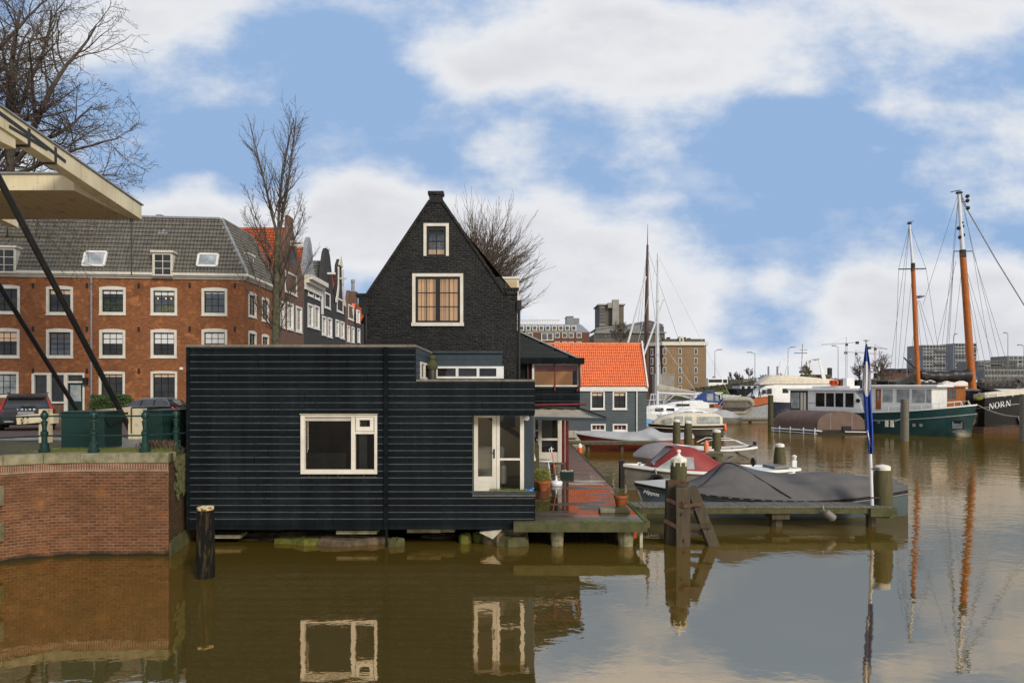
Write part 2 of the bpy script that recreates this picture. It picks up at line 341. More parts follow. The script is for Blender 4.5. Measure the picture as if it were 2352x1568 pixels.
mat('tower_brown', (.135, .115, .09), (.10, .088, .068), rough=.8, scale=.3)
mat('tower_grey', (.34, .33, .31), (.26, .255, .245), rough=.8, scale=.15)  # walls paled in the colour to stand in for distance haze
mat('metal_clad', (.25, .25, .245), (.18, .18, .18), rough=.45, scale=.5)
mat('far_foliage', (.13, .11, .085), (.09, .08, .06), rough=.95, scale=.5)
brick('brick_wet', (.10, .05, .026), (.06, .034, .018), (.09, .07, .04), rh=.078, st=.95, stain=(.022, .024, .012))
mat('hedge_far', (.075, .066, .034), (.05, .048, .024), rough=.95, scale=.5)
mat('rope', (.5, .46, .36), rough=.8)
mat('rig', (.12, .115, .11), rough=.5)
plain('chrome', (.7, .7, .7), .2, 1.0); plain('rubber', (.012, .012, .012), .7); plain('white_plastic', (.75, .75, .74), .35)
plain('car_black', (.010, .009, .009), .18, spec=.7); plain('car_brown', (.040, .034, .032), .22, spec=.7)
plain('taillight', (.48, .015, .012), .2, spec=.7); plain('plate', (.42, .41, .43), .5); plain('orange_plastic', (.75, .12, .03), .4)
plain('blue_plastic', (.03, .22, .50), .4); plain('letter', (.75, .74, .7), .5); plain('gold', (.6, .42, .12), .4, .6)
plain('flag_blue', (.022, .07, .33), .75); plain('flag_white', (.62, .6, .6), .75); plain('crane_orange', (.5, .23, .09), .7); plain('crane_white', (.5, .5, .5), .7)
plain('lamp_grey', (.24, .25, .27), .6); plain('curtain_lit', (.62, .44, .27), .8, emit=(1.0, .63, .34), es=.26); plain('curtain_dark', (.46, .36, .26), .8, emit=(1.0, .55, .28), es=.14)
plain('room_glow', (.35, .2, .09), .9, emit=(1.0, .42, .12), es=.16); plain('blind', (.66, .66, .64), .7); plain('room_dark', (.02, .018, .015), .9); plain('bulb', (.8, .5, .2), .5, emit=(1, .5, .15), es=1.6)
def glassmat(name, base, rough=.03, spec=.5, var=True):
    m, t, b = newmat(name); q = NT(t); v = q.obj((1, 1, 1))
    t.links.new(q.ramp(q.noise(v, 1.4, 4), [(.35, base), (.7, tuple(x * 2.2 + .006 for x in base))]), b.inputs['Base Color'])
    b.inputs['Roughness'].default_value = rough; b.inputs['Specular IOR Level'].default_value = spec
    t.links.new(q.bump(q.noise(v, .9, 2), .06, .05), b.inputs['Normal'])
glassmat('pane_dark', (.012, .011, .009)); glassmat('pane_sky', (.03, .034, .036), spec=.9); glassmat('pane_pale', (.20, .21, .20)); glassmat('pane_skylight', (.22, .24, .25), .1, .6)
glassmat('pane_red', (.06, .010, .008)); glassmat('pane_far', (.05, .055, .055), .1); glassmat('pane_car', (.018, .02, .02), .03, .8)
def clear():
    m, t, b = newmat('glass_clear'); q = NT(t); t.nodes.remove(b)
    fr = q.n('ShaderNodeFresnel', {'IOR': 1.5}).outputs[0]
    tr = q.n('ShaderNodeBsdfTransparent', {'Color': (.95, .96, .95, 1)}).outputs[0]; gl = q.n('ShaderNodeBsdfGlossy', {'Color': (.9, .9, .9, 1), 'Roughness': .02}).outputs[0]
    mx = q.n('ShaderNodeMixShader', {0: fr, 1: tr, 2: gl}); t.links.new(mx.outputs[0], t.nodes['Material Output'].inputs[0])
clear()
def boards():
    m, t, b = newmat('clad_dark'); q = NT(t); a = q.noise(q.obj((.10, .10, 5.3)), 1.0, 3); s = q.noise(q.obj((2.6, 2.6, .16)), 1.0, 6, .65); g = q.noise(q.obj(), 9, 4)
    f = q.m('ADD', q.m('MULTIPLY', a, .6), q.m('ADD', q.m('MULTIPLY', s, .45), q.m('MULTIPLY', g, .15)))
    t.links.new(q.ramp(f, [(.46, (.0030, .0042, .0052)), (.62, (.0064, .0090, .0108)), (.74, (.012, .0158, .018))]), b.inputs['Base Color'])
    t.links.new(q.m('ADD', .30, q.m('MULTIPLY', s, .42)), b.inputs['Roughness']); b.inputs['Specular IOR Level'].default_value = .07; t.links.new(q.bump(q.noise(q.obj((1, 1, 14)), 3, 4), .12, .01), b.inputs['Normal'])
boards()
def creamy():
    m, t, b = newmat('cream'); q = NT(t); n = q.noise(q.obj((1, 1, .5)), 1.4, 6); s = q.noise(q.obj((7, 7, .35)), 1.0, 5, .6); g = q.noise(q.obj(), 11, 5, .6)
    c = q.ramp(n, [(.3, (.50, .42, .25)), (.62, (.66, .58, .39))]); c = q.mix(q.m('MULTIPLY', q.n('ShaderNodeMapRange', {'Value': s, 'From Min': .58, 'From Max': .75}).outputs[0], .55), c, (.25, .16, .07)); c = q.mix(q.n('ShaderNodeMapRange', {'Value': g, 'From Min': .66, 'From Max': .72}).outputs[0], c, (.16, .08, .035))
    t.links.new(c, b.inputs['Base Color']); b.inputs['Roughness'].default_value = .5; b.inputs['Specular IOR Level'].default_value = .3
creamy()
def watermat():
    m, t, b = newmat('water'); q = NT(t); t.nodes.remove(b); geo = q.n('ShaderNodeNewGeometry').outputs['Position']
    v1 = q.n('ShaderNodeMapping', {'Vector': geo, 'Scale': (1.0, 1.35, 1)}).outputs[0]
    h = q.m('ADD', q.m('MULTIPLY', q.noise(v1, 2.6, 3, .5), 1.0), q.m('MULTIPLY', q.noise(v1, .55, 2, .5), 1.6))
    s = q.n('ShaderNodeSeparateXYZ', {0: geo})
    calm = q.n('ShaderNodeMapRange', {'Value': q.m('ADD', s.outputs[1], q.m('MULTIPLY', q.noise(geo, .12, 3), 26)), 'From Min': 24.0, 'From Max': 60.0, 'To Min': .035, 'To Max': .26}).outputs[0]
    nrm = q.n('ShaderNodeBump', {'Height': h, 'Strength': calm, 'Distance': .05}).outputs[0]
    mud = q.ramp(q.noise(geo, .25, 4), [(.3, (.088, .058, .010)), (.7, (.108, .075, .016))])
    df = q.n('ShaderNodeBsdfDiffuse', {'Color': mud}).outputs[0]
    gl = q.n('ShaderNodeBsdfGlossy', {'Color': (1.0, .83, .645, 1), 'Roughness': .02, 'Normal': nrm}).outputs[0]
    fr = q.n('ShaderNodeFresnel', {'IOR': 6.5, 'Normal': nrm}).outputs[0]
    mx = q.n('ShaderNodeMixShader', {0: fr, 1: df, 2: gl}); t.links.new(mx.outputs[0], t.nodes['Material Output'].inputs[0])
watermat()
def wetdeck():
    m, t, b = newmat('wet_deck'); q = NT(t); geo = q.n('ShaderNodeNewGeometry').outputs['Position']
    bt = q.n('ShaderNodeTexBrick', {'Vector': geo, 'Scale': 1.0, 'Mortar Size': .006, 'Brick Width': 3.2, 'Row Height': .15, 'Color1': (.10, .078, .045, 1), 'Color2': (.062, .049, .028, 1), 'Mortar': (.02, .016, .01, 1)})
    n = q.noise(q.n('ShaderNodeMapping', {'Vector': geo, 'Scale': (.55, 1.7, 1)}).outputs[0], 1.1, 4, .55); pud = q.n('ShaderNodeMapRange', {'Value': n, 'From Min': .41, 'From Max': .50}).outputs[0]
    s = q.n('ShaderNodeSeparateXYZ', {0: geo}); yr = q.n('ShaderNodeMapRange', {'Value': s.outputs[1], 'From Min': 19.0, 'From Max': 20.0}).outputs[0]
    far = q.n('ShaderNodeMapRange', {'Value': s.outputs[1], 'From Min': 27.0, 'From Max': 31.0, 'To Min': 1.0, 'To Max': .35}).outputs[0]
    pud = q.m('MULTIPLY', pud, q.m('MULTIPLY', yr, far))
    gm = q.m('MULTIPLY', q.n('ShaderNodeMapRange', {'Value': q.noise(geo, 5, 5), 'From Min': .5, 'From Max': .62}).outputs[0], q.n('ShaderNodeMapRange', {'Value': s.outputs[1], 'From Min': 18.9, 'From Max': 19.7, 'To Min': 1.0, 'To Max': 0.0}).outputs[0])
    col = q.mix(gm, q.mix(q.m('MULTIPLY', pud, .75), bt.outputs['Color'], (.03, .021, .011)), (.11, .12, .02))
    t.links.new(col, b.inputs['Base Color'])
    t.links.new(q.m('SUBTRACT', .44, q.m('MULTIPLY', pud, .41)), b.inputs['Roughness']); b.inputs['IOR'].default_value = 1.45
    b.inputs['Specular IOR Level'].default_value = .6
    t.links.new(q.bump(q.m('ADD', q.m('MULTIPLY', bt.outputs['Fac'], q.m('SUBTRACT', -1.0, q.m('MULTIPLY', pud, -1.0))), q.m('MULTIPLY', q.noise(geo, 3.5, 2), .10)), .25, .02), b.inputs['Normal'])
wetdeck()
# ------------------------------------------------------------------ building helpers
class Plane:
    def __init__(s, o, u, n): s.o, s.u, s.n = Vector(o), Vector(u), Vector(n)
    def __call__(s, u, z, d=0.0): return s.o + s.u * u + Vector((0, 0, z)) + s.n * d
def front(Y): return Plane((0, Y, 0), (1, 0, 0), (0, 1, 0))          # faces the camera, u = X
def right(X): return Plane((X, 0, 0), (0, 1, 0), (-1, 0, 0))         # faces +X, u = Y
def left(X): return Plane((X, 0, 0), (0, 1, 0), (1, 0, 0))           # faces -X, u = Y
def pbox(mb, pl, u0, u1, z0, z1, d0, d1):
    vs = [pl(u, z, d) for d in (d0, d1) for u, z in ((u0, z0), (u1, z0), (u1, z1), (u0, z1))]
    return mb.add(vs, [(0, 1, 2, 3), (7, 6, 5, 4), (0, 4, 5, 1), (1, 5, 6, 2), (2, 6, 7, 3), (3, 7, 4, 0)])
def wall_sheet(mb, pl, u0, u1, z0, z1, holes=(), reveal=.12, top=None):
    us = sorted({u0, u1, *[h[i] for h in holes for i in (0, 1) if u0 < h[i] < u1]}); zs = sorted({z0, z1, *[h[i] for h in holes for i in (2, 3) if z0 < h[i] < z1]})
    for a, b in zip(us, us[1:]):
        for c, d in zip(zs, zs[1:]):
            mu, mz = (a + b) / 2, (c + d) / 2
            if any(h[0] < mu < h[1] and h[2] < mz < h[3] for h in holes): continue
            mb.quad(pl(a, c), pl(b, c), pl(b, d), pl(a, d))
    for h in holes:
        a, b, c, d = h[:4]
        mb.quad(pl(a, c), pl(a, d), pl(a, d, reveal), pl(a, c, reveal)); mb.quad(pl(b, c), pl(b, d), pl(b, d, reveal), pl(b, c, reveal))
        mb.quad(pl(a, d), pl(b, d), pl(b, d, reveal), pl(a, d, reveal)); mb.quad(pl(a, c), pl(b, c), pl(b, c, reveal), pl(a, c, reveal))
    return mb
def window(parent, pl, u0, u1, z0, z1, fw=.09, cols=2, rows=2, proud=.03, recess=.10, frame='trim', sash='black_metal', pane='pane_dark', arch=0.0, sill=.06,
           blind=None, name='window', mid=False, bw=.028, blindm='blind', sw=.05):
    mb = MB(); pbox(mb, pl, u0, u0 + fw, z0, z1, -proud, recess); pbox(mb, pl, u1 - fw, u1, z0, z1, -proud, recess)
    pbox(mb, pl, u0 + fw, u1 - fw, z0, z0 + fw, -proud + .002, recess)
    if arch:
        n = 8; top = [pl(lerp(u0 - .002, u1 + .002, i / n), z1 - .003 + arch * (1 - (2 * i / n - 1) ** 2), -proud - .003) for i in range(n + 1)]
        mb.prism([pl(u1 + .002, z1 - fw, -proud - .003), *reversed(top), pl(u0 - .002, z1 - fw, -proud - .003)], pl.n * (recess + proud))
    else: pbox(mb, pl, u0 + fw, u1 - fw, z1 - fw, z1, -proud + .002, recess)
    w = mb.build(name, M[frame], parent)
    a, b, c, d = u0 + fw, u1 - fw, z0 + fw, z1 - fw
    MB().quad(pl(a, c, recess - .01), pl(b, c, recess - .01), pl(b, d, recess - .01), pl(a, d, recess - .01)).build('pane', M[pane], w)
    if cols:
        mb = MB(); d0, d1 = recess - .05, recess - .012
        pbox(mb, pl, a, a + sw, c, d, d0, d1); pbox(mb, pl, b - sw, b, c, d, d0, d1); pbox(mb, pl, a + sw, b - sw, c, c + sw, d0 + .001, d1); pbox(mb, pl, a + sw, b - sw, d - sw, d, d0 + .001, d1)
        for i in range(1, cols): x = lerp(a + sw, b - sw, i / cols); pbox(mb, pl, x - bw / 2, x + bw / 2, c + sw, d - sw, d0 + .003, d1)
        for i in range(1, rows):
            z = lerp(c + sw, d - sw, i / rows); hh = bw / 2 * (2.0 if mid and i == rows // 2 else 1); pbox(mb, pl, a + sw, b - sw, z - hh, z + hh, d0 + .005, d1)
        mb.build('sash', M[sash], w)
    if sill:
        mb = MB(); pbox(mb, pl, u0 - .04, u1 + .04, z0 - sill, z0, -proud - .05, recess); mb.build('sill', M[frame], w)
    if blind:
        z_ = d - (d - c) * blind; MB().quad(pl(a + .01, z_, recess - .0115), pl(b - .01, z_, recess - .0115), pl(b - .01, d, recess - .0115), pl(a + .01, d, recess - .0115)).build('blind', M[blindm], w)
    return w
def clapboard(mb, pl, u0, u1, z0, z1, pitch, holes=(), proud=.024, lip=.022, urange=None, jit=0.0, seed=1, joints=False):
    rng = random.Random(seed); n = max(1, round((z1 - z0) / pitch)); pitch = (z1 - z0) / n
    for i in range(n):
        za, zb = z0 + i * pitch, z0 + (i + 1) * pitch; a0, b0 = (u0, u1) if urange is None else urange((za + zb) / 2)
        if b0 - a0 < .02: continue
        spans = [(a0, b0)]
        for h in holes:
            if h[2] < (za + zb) / 2 < h[3]:
                ns = []
                for a, b in spans:
                    if h[1] <= a or h[0] >= b: ns.append((a, b)); continue
                    if h[0] > a: ns.append((a, h[0]))
                    if h[1] < b: ns.append((h[1], b))
                spans = ns
        if joints:
            ns = []
            for a, b in spans:
                x = a + rng.uniform(.6, 4.2)
                while x < b - .5: ns.append((a, x - .006)); a = x + .006; x += rng.uniform(2.4, 4.2)
                ns.append((a, b))
            spans = ns
        for a, b in spans:
            j = rng.uniform(-jit, jit)
            mb.cur = 0
            mb.quad(pl(a, za, 0), pl(b, za, 0), pl(b, za + j, -proud), pl(a, za + j, -proud))
            mb.quad(pl(a, za + j, -proud), pl(b, za + j, -proud), pl(b, zb - lip, -proud * .7), pl(a, zb - lip, -proud * .7))
            mb.quad(pl(a, za, 0), pl(a, za + j, -proud), pl(a, zb - lip, -proud * .7), pl(a, zb, 0)); mb.quad(pl(b, za, 0), pl(b, za + j, -proud), pl(b, zb - lip, -proud * .7), pl(b, zb, 0))
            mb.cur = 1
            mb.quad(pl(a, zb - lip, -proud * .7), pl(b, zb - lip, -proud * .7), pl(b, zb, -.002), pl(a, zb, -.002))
    mb.cur = 0
    return mb
def tile_roof(mb, o, u, v, n, vlen, ufun, tw=.24, th=.33, amp=.045, step=.035, per=6, jit=.006):
    o, u, v, n = Vector(o), Vector(u), Vector(v).normalized(), Vector(n).normalized(); rows = max(1, round(vlen / th)); th = vlen / rows; rng = random.Random(3)
    for r in range(rows):
        va, vb = r * th, (r + 1) * th; ua, ub = ufun(va); ua2, ub2 = ufun(vb); lo, hi = min(ua, ua2), max(ub, ub2)
        k0, k1 = math.floor(lo / tw * per), math.ceil(hi / tw * per); A = []; B = []; C = []
        for k in range(k0, k1 + 1):
            x = k * tw / per; ph = (k % per) / per; h = amp * (.5 + .5 * math.sin(2 * math.pi * ph) + (.25 * math.sin(4 * math.pi * ph))); dz = 0
            xa, xb = min(max(x, ua), ub), min(max(x, ua2), ub2)
            A.append(o + u * xa + v * va + n * (h + step)); B.append(o + u * xb + v * (vb + .01) + n * h); C.append(o + u * xa + v * va + n * (h - .02))
        mb.grid([C, A, B])
    return mb
def rub(mb, pts, w, h):   # rail along a polyline
    for a, b in zip(pts, pts[1:]): mb.beam(a, b, w, h)
# ------------------------------------------------------------------ ground and water
mb = MB(); mb.quad((-600, -60, 0), (1500, -60, 0), (1500, 245, 0), (-600, 245, 0)); tag(mb.build('water', M['water']), 'still brown canal and harbour water', 'water', kind='structure')
# the quay outline in plan: bridge abutment curving towards the camera, straight front, mossy end, then the shore behind the houses
QF = [(-16.5, 9.0), (-14.6, 14.2), (-13.9, 15.8), (-13.35, 16.8), (-12.95, 17.25), (-12.5, 17.62), (-12.0, 17.86), (-11.5, 17.96), (-9.05, 18.0)]
QE = [(-9.05, 18.0), (-9.28, 19.45), (-9.28, 25.2)]
def qz(y): return 2.7 if y < 24 else max(2.3, 2.7 - (y - 24) * .0286)
rows = []
for y0, y1 in ((18.0, 24), (24, 38), (38, 120)): rows.append((y0, y1))
mb = MB(); pts = [(x, y, 2.68) for x, y in QF + [(-9.28, 19.45), (-9.28, 24)]] + [(-80, 24, 2.68), (-80, 9, 2.68)]; mb.poly(pts)
mb.quad((-80, 24, 2.68), (-9.28, 24, 2.68), (-9.28, 38, 2.28), (-80, 38, 2.28)); mb.quad((-80, 38, 2.28), (-9.28, 38, 2.28), (-9.28, 130, 2.28), (-80, 130, 2.28))
tag(mb.build('ground', M['soil']), 'quay ground', 'ground', kind='structure')
mb = MB(); mb.box(-9.28, 1.0, 25.2, 130, -1, 2.28); mb.box(1.0, 4.2, 57, 130, -1, 1.2); tag(mb.build('land', M['soil']), kind='structure')
mb = MB(); mb.quad((-80, 27.6, 2.60), (-9.3, 27.6, 2.60), (-9.3, 37.9, 2.288), (-80, 37.9, 2.288)); mb.quad((-80, 37.9, 2.288), (-9.3, 37.9, 2.288), (-9.3, 44.8, 2.284), (-80, 44.8, 2.284))
mb.quad((-18.2, 44.8, 2.284), (-9.3, 44.8, 2.284), (-9.3, 128, 2.284), (-18.2, 128, 2.284)); mb.quad((-80, 22.3, 2.684), (-13.2, 22.3, 2.684), (-13.2, 24.1, 2.684), (-80, 24.1, 2.684)); mb.quad((-80, 24.1, 2.684), (-13.2, 24.1, 2.684), (-13.2, 27.6, 2.603), (-80, 27.6, 2.603))
tag(mb.build('road', M['cobbles']), kind='structure')
mb = MB(); mb.quad((-13.2, 18.4, 2.688), (-9.4, 18.4, 2.688), (-9.4, 24.1, 2.688), (-13.2, 24.1, 2.688)); mb.quad((-13.2, 24.1, 2.688), (-9.4, 24.1, 2.688), (-9.4, 27.6, 2.607), (-13.2, 27.6, 2.607)); mb.box(-80, -18.6, 45.2, 48.2, 2.2, 2.40); mb.box(-18.6, -17.4, 45.2, 128, 2.2, 2.40)
tag(mb.build('pavement', M['pavement']), kind='structure')
mb = MB()
for y0, y1 in ((22.6, 22.75), (22.95, 23.1), (23.3, 23.45)):
    mb.quad((-21, y0, 2.69), (-13.3, y0 + .1, 2.69), (-13.3, y1 + .1, 2.69), (-21, y1, 2.69))
tag(mb.build('road_marking', M['road_paint']), kind='structure')
# quay wall: brick face, stone cap, tide-dark foot
q = thing('quay_wall', 'curved brick quay wall with a mossy stone cap at the canal', 'quay wall', (-10, 18, 0))
mb = MB()
for L_, m_ in ((QF, 'brick_quay'), (QE, 'brick_wet')):
    mb = MB()
    for a, b in zip(L_, L_[1:]): mb.quad((a[0], a[1], -1), (b[0], b[1], -1), (b[0], b[1], 2.45), (a[0], a[1], 2.45))
    mb.build('brick_face', M[m_], q)
def offs(pts, d):
    o = []
    for i, p in enumerate(pts):
        a, b = Vector(pts[max(i - 1, 0)]), Vector(pts[min(i + 1, len(pts) - 1)]); t = (b - a).normalized(); o.append((p[0] + t.y * d, p[1] - t.x * d))
    return o
def capstones(pts, out, inn, z0, z1, name, m):
    po, pi = offs(pts, out), offs(pts, -inn); mb = MB()
    for i in range(len(pts) - 1):
        j = .006 * ((i * 7) % 3); L = [po[i], po[i + 1], pi[i + 1], pi[i]]; c = Vector((sum(x for x, _ in L) / 4, sum(y for _, y in L) / 4))
        L = [tuple(c + (Vector(p) - c) * .994) for p in L]; mb.prism([(x, y, z0) for x, y in L], (0, 0, z1 - z0 + j))
    mb.build(name, m, q, bevel=.015)
capstones([(-16.5, 9.0), (-14.6, 14.2), (-13.9, 15.8), (-13.35, 16.8), (-12.9, 17.3), (-12.2, 17.78), (-11.35, 17.97), (-10.35, 17.99), (-9.05, 18.0)], .05, .42, 2.45, 2.70, 'cap_stone', M['stone'])
capstones([(-9.06, 18.02), (-9.28, 19.45), (-9.28, 24)], .04, .3, 2.45, 2.692, 'cap_stone', M['timber_moss'])
mb = MB()
for a, b in zip(QF, QF[1:]):
    mb.quad((a[0] + .002, a[1] - .012, 2.22), (b[0] + .002, b[1] - .012, 2.22), (b[0] + .002, b[1] - .012, 2.452), (a[0] + .002, a[1] - .012, 2.452))
brick('brick_soldier', (.25, .115, .065), (.18, .08, .045), (.33, .28, .21), bw=.068, rh=.25, ms=.012, stain=(.1, .055, .03), st=.5)
mb.build('soldier_course', M['brick_soldier'], q)
mb = MB(); mb.box(-13.12, -12.86, 16.92, 17.3, .55, 1.0).box(-13.12, -12.86, 16.92, 17.3, 1.45, 1.95); 
mb.build('quoin_stone', M['stone'], q, bevel=.02)
mb = MB(); rng = random.Random(4)
for i in range(260):
    t = rng.random() ** .6; y = lerp(18.3, 19.4, t); x = lerp(-9.05, -9.28, (y - 18) / 1.45) + .01; z = 2.62 - rng.random() ** 1.6 * 1.0
    l = rng.uniform(.1, .3); dx_ = rng.uniform(.02, .11); w = rng.uniform(.012, .03)
    mb.add([(x, y, z), (x + dx_, y + w, z - l * .2), (x + dx_ * .9, y - w, z - l), (x + .01, y + rng.uniform(-.04, .04), z - l * .5)], [(0, 1, 2, 3)])
tag(mb.build('wall_plants', M['timber_moss'], None, loc=(-9.1, 18.6, 2.4)), 'yellowish ferns and moss hanging at the corner of the brick quay wall', 'plants', kind='stuff')
mb = MB()
for i in range(10):
    y = lerp(18.02, 19.5, i / 10); xa = lerp(-9.05, -9.28, (y - 18) / 1.45); mb.box(xa - .03, xa + .06, y, y + .14, -.2, .34 + .04 * (i % 3))
mb.build('mossy_foot', M['timber_moss'], q)
# far shore
mb = MB(); N = 40
pr = [(-700, 236), (-60, 236), (20, 236), (60, 220), (100, 205), (160, 190), (240, 185), (420, 185), (1500, 185)]
mb.poly([(x, y, 1.6) for x, y in pr] + [(2500, 3000, 1.6), (-2500, 3000, 1.6)])
for a, b in zip(pr, pr[1:]): mb.quad((a[0], a[1], -1), (b[0], b[1], -1), (b[0], b[1], 1.6), (a[0], a[1], 1.6))
tag(mb.build('far_shore', M['land']), 'far shore', 'ground', kind='structure')
# ------------------------------------------------------------------ houseboat with the dark clapboards
hb = thing('houseboat', 'flat-roofed houseboat clad in dark blue-black boards with white framed windows', 'houseboat', (-4, 19, .49))
HX0, HXM, HX1, HYF, HYB, HZ0, HZT, HZR = -9.04, -2.70, .63, 19.0, 23.4, .49, 5.62, 4.63
pl = front(HYF)
PW = (-5.87, -3.745, 2.03, 3.68); DR = (-1.10, .80, 1.505, 3.72)
mb = MB(); pitch = .19
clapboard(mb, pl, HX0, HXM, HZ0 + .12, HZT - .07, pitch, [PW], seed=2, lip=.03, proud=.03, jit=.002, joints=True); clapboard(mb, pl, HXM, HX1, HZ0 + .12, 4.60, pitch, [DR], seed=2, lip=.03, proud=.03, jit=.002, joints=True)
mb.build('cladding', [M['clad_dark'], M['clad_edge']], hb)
mb = MB(); wall_sheet(mb, pl, HX0, HXM, HZ0, HZT - .07, [PW], .02); wall_sheet(mb, pl, HXM, HX1, HZ0, 4.6, [DR], .02); mb.xf(Matrix.Translation((0, .012, 0))); mb.build('backing', M['timber_black'], hb)
mb = MB()   # solid sides, back, flat roofs, base board
mb.quad((HX0, HYF, HZ0), (HX0, HYB, HZ0), (HX0, HYB, HZT - .04), (HX0, HYF, HZT - .04)); mb.quad((HX0, HYB, HZ0), (HXM, HYB, HZ0), (HXM, HYB, HZT - .04), (HX0, HYB, HZT - .04))
mb.quad((HXM, HYF + .01, HZR), (HXM, HYB, HZR), (HXM, HYB, HZT - .05), (HXM, HYF + .01, HZT - .05)); wall_sheet(mb, right(HX1), HYF + .55, HYB, HZ0, HZR - .04, [(20.0, 22.4, 2.35, 3.75)], .05)
mb.quad((HXM, HYB, HZ0), (HX1, HYB, HZ0), (HX1, HYB, HZR - .04), (HXM, HYB, HZR - .04)); mb.quad((HX0, HYF, HZ0 + .001), (HX1, HYF, HZ0 + .001), (HX1, HYB, HZ0 + .001), (HX0, HYB, HZ0 + .001))
mb.box(HX0, HX1, HYF - .035, HYF + .02, HZ0, HZ0 + .12)
mb.box(HX1 - .002, HX1 + .01, HYF - .02, HYF + .55, 3.72, HZR - .06); mb.box(HX1 - .001, HX1 + .016, HYF - .025, HYF + .55, HZ0, 1.5)
mb.build('wall', M['clad_dark'], hb)
mb = MB(); mb.quad((HX0 + .02, HYF + .05, HZT - .05), (HXM - .02, HYF + .05, HZT - .05), (HXM - .02, HYB, HZT - .05), (HX0 + .02, HYB, HZT - .05)); mb.quad((HXM, HYF + .05, HZR - .05), (HX1 - .02, HYF + .05, HZR - .05), (HX1 - .02, HYB, HZR - .05), (HXM, HYB, HZR - .05))
rf = mb.build('roof', M['roof_felt'], hb)
mb = MB(); mb.box(HX0 - .03, HXM + .03, HYF - .06, HYF + .12, HZT - .07, HZT); mb.box(HXM - .10, HXM + .035, HYF + .12, HYB, HZT - .07, HZT + .002); mb.box(HX0 - .03, HX0 + .1, HYF + .12, HYB, HZT - .07, HZT + .001); mb.box(HXM + .036, HX1 + .05, HYF - .06, HYF + .12, 4.595, 4.655); mb.box(HX1 - .08, HX1 + .048, HYF + .12, HYB, 4.595, 4.653)
mb.build('roof_edge', M['coping'], rf, bevel=.008)
mb = MB(); mb.box(-3.56, -3.44, HYF - .075, HYF - .02, HZ0 - .0, HZT - .08); mb.tube([(-3.49, HYF - .03, .55), (-3.49, HYF - .03, -.05)], .035, 8)
mb.build('downpipe', M['clad_dark'], hb)
mb = MB(); mb.box(HX0 - .012, HX0 + .08, HYF - .045, HYF + .02, HZ0 + .12, HZT - .08); mb.build('corner_board', M['clad_dark'], hb)
# return wall above the lower roof with three narrow panes, clerestory with white windows
pr_ = right(HXM)
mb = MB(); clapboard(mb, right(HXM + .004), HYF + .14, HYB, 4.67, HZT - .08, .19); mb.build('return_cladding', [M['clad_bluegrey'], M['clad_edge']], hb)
mb = MB(); pr2 = right(HXM + .03)
for a, b in ((19.9, 20.7), (20.8, 21.6), (21.7, 22.5)): pbox(mb, pr2, a, b, 4.68, 4.74, -.03, .02); pbox(mb, pr2, a, b, 5.12, 5.18, -.03, .02); pbox(mb, pr2, a, a + .07, 4.74, 5.12, -.03, .02); pbox(mb, pr2, b - .07, b, 4.74, 5.12, -.03, .02)
w = mb.build('window', M['trim'], hb)
mb = MB(); mb.quad(pr2(19.9, 4.7), pr2(22.5, 4.7), pr2(22.5, 5.15), pr2(19.9, 5.15)); mb.build('pane', M['pane_sky'], w)
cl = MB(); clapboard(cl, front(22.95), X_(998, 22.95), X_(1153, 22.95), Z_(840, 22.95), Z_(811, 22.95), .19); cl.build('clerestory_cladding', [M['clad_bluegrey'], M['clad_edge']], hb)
mb = MB(); mb.box(X_(996, 22.9), X_(1155, 22.9), 22.86, 23.5, Z_(811, 22.9), Z_(806, 22.9)); mb.box(X_(1000, 22.96), X_(1153, 22.96), 22.97, 23.45, HZR, Z_(811, 22.9)); mb.build('clerestory', M['clad_bluegrey'], hb)
pc = front(22.9); mb = MB(); z0, z1 = Z_(869, 22.9), Z_(841, 22.9); ua, ub = X_(1000, 22.9), X_(1157, 22.9)
pbox(mb, pc, ua, ub, z0, z0 + .07, -.05, .06); pbox(mb, pc, ua, ub, z1 - .07, z1, -.05, .06)
for x, ww in ((1000, 5), (1047, 6), (1095, 6), (1140, 17)): pbox(mb, pc, X_(x, 22.9), X_(x + ww, 22.9), z0 + .07, z1 - .07, -.048, .06)
w = mb.build('window', M['trim_white'], hb)
for a, b in ((1005, 1047), (1053, 1095), (1101, 1140)): MB().quad(pc(X_(a, 22.9), z0 + .07, .02), pc(X_(b, 22.9), z0 + .07, .02), pc(X_(b, 22.9), z1 - .07, .02), pc(X_(a, 22.9), z1 - .07, .02)).build('pane', M['pane_dark'], w)
# picture window
a, b, c, d = PW; mb = MB(); fw = .11; x1, x2 = -4.47, -4.36; zt = 3.14
pbox(mb, pl, a, a + fw, c, d, -.05, .10); pbox(mb, pl, b - fw * .7, b, c, d, -.05, .10); pbox(mb, pl, a + fw, b - fw * .7, c, c + .12, -.048, .10); pbox(mb, pl, a + fw, b - fw * .7, d - .06, d, -.048, .10)
pbox(mb, pl, x1, x2, c + .12, d - .06, -.03, .10); pbox(mb, pl, x2, b - fw * .7, zt, zt + .07, -.028, .10)
w = mb.build('window', M['trim'], hb); w['label'] = 'large picture window with one fixed pane and a small vent light'
mb = MB(); u0, u1, v0, v1 = x2 + .02, b - fw * .7 - .02, zt + .08, d - .07
pbox(mb, pl, u0, u0 + .1, v0, v1, -.045, .05); pbox(mb, pl, u1 - .1, u1, v0, v1, -.045, .05); pbox(mb, pl, u0 + .1, u1 - .1, v0, v0 + .12, -.044, .05); pbox(mb, pl, u0 + .1, u1 - .1, v1 - .08, v1, -.044, .05); mb.build('vent_light', M['trim'], w)
mb = MB()
for k in range(3): pbox(mb, pl, a + fw, x1, d - .085 - k * .045, d - .07 - k * .045 + .012, .0, .09)
mb.build('blind_rail', M['trim'], w)
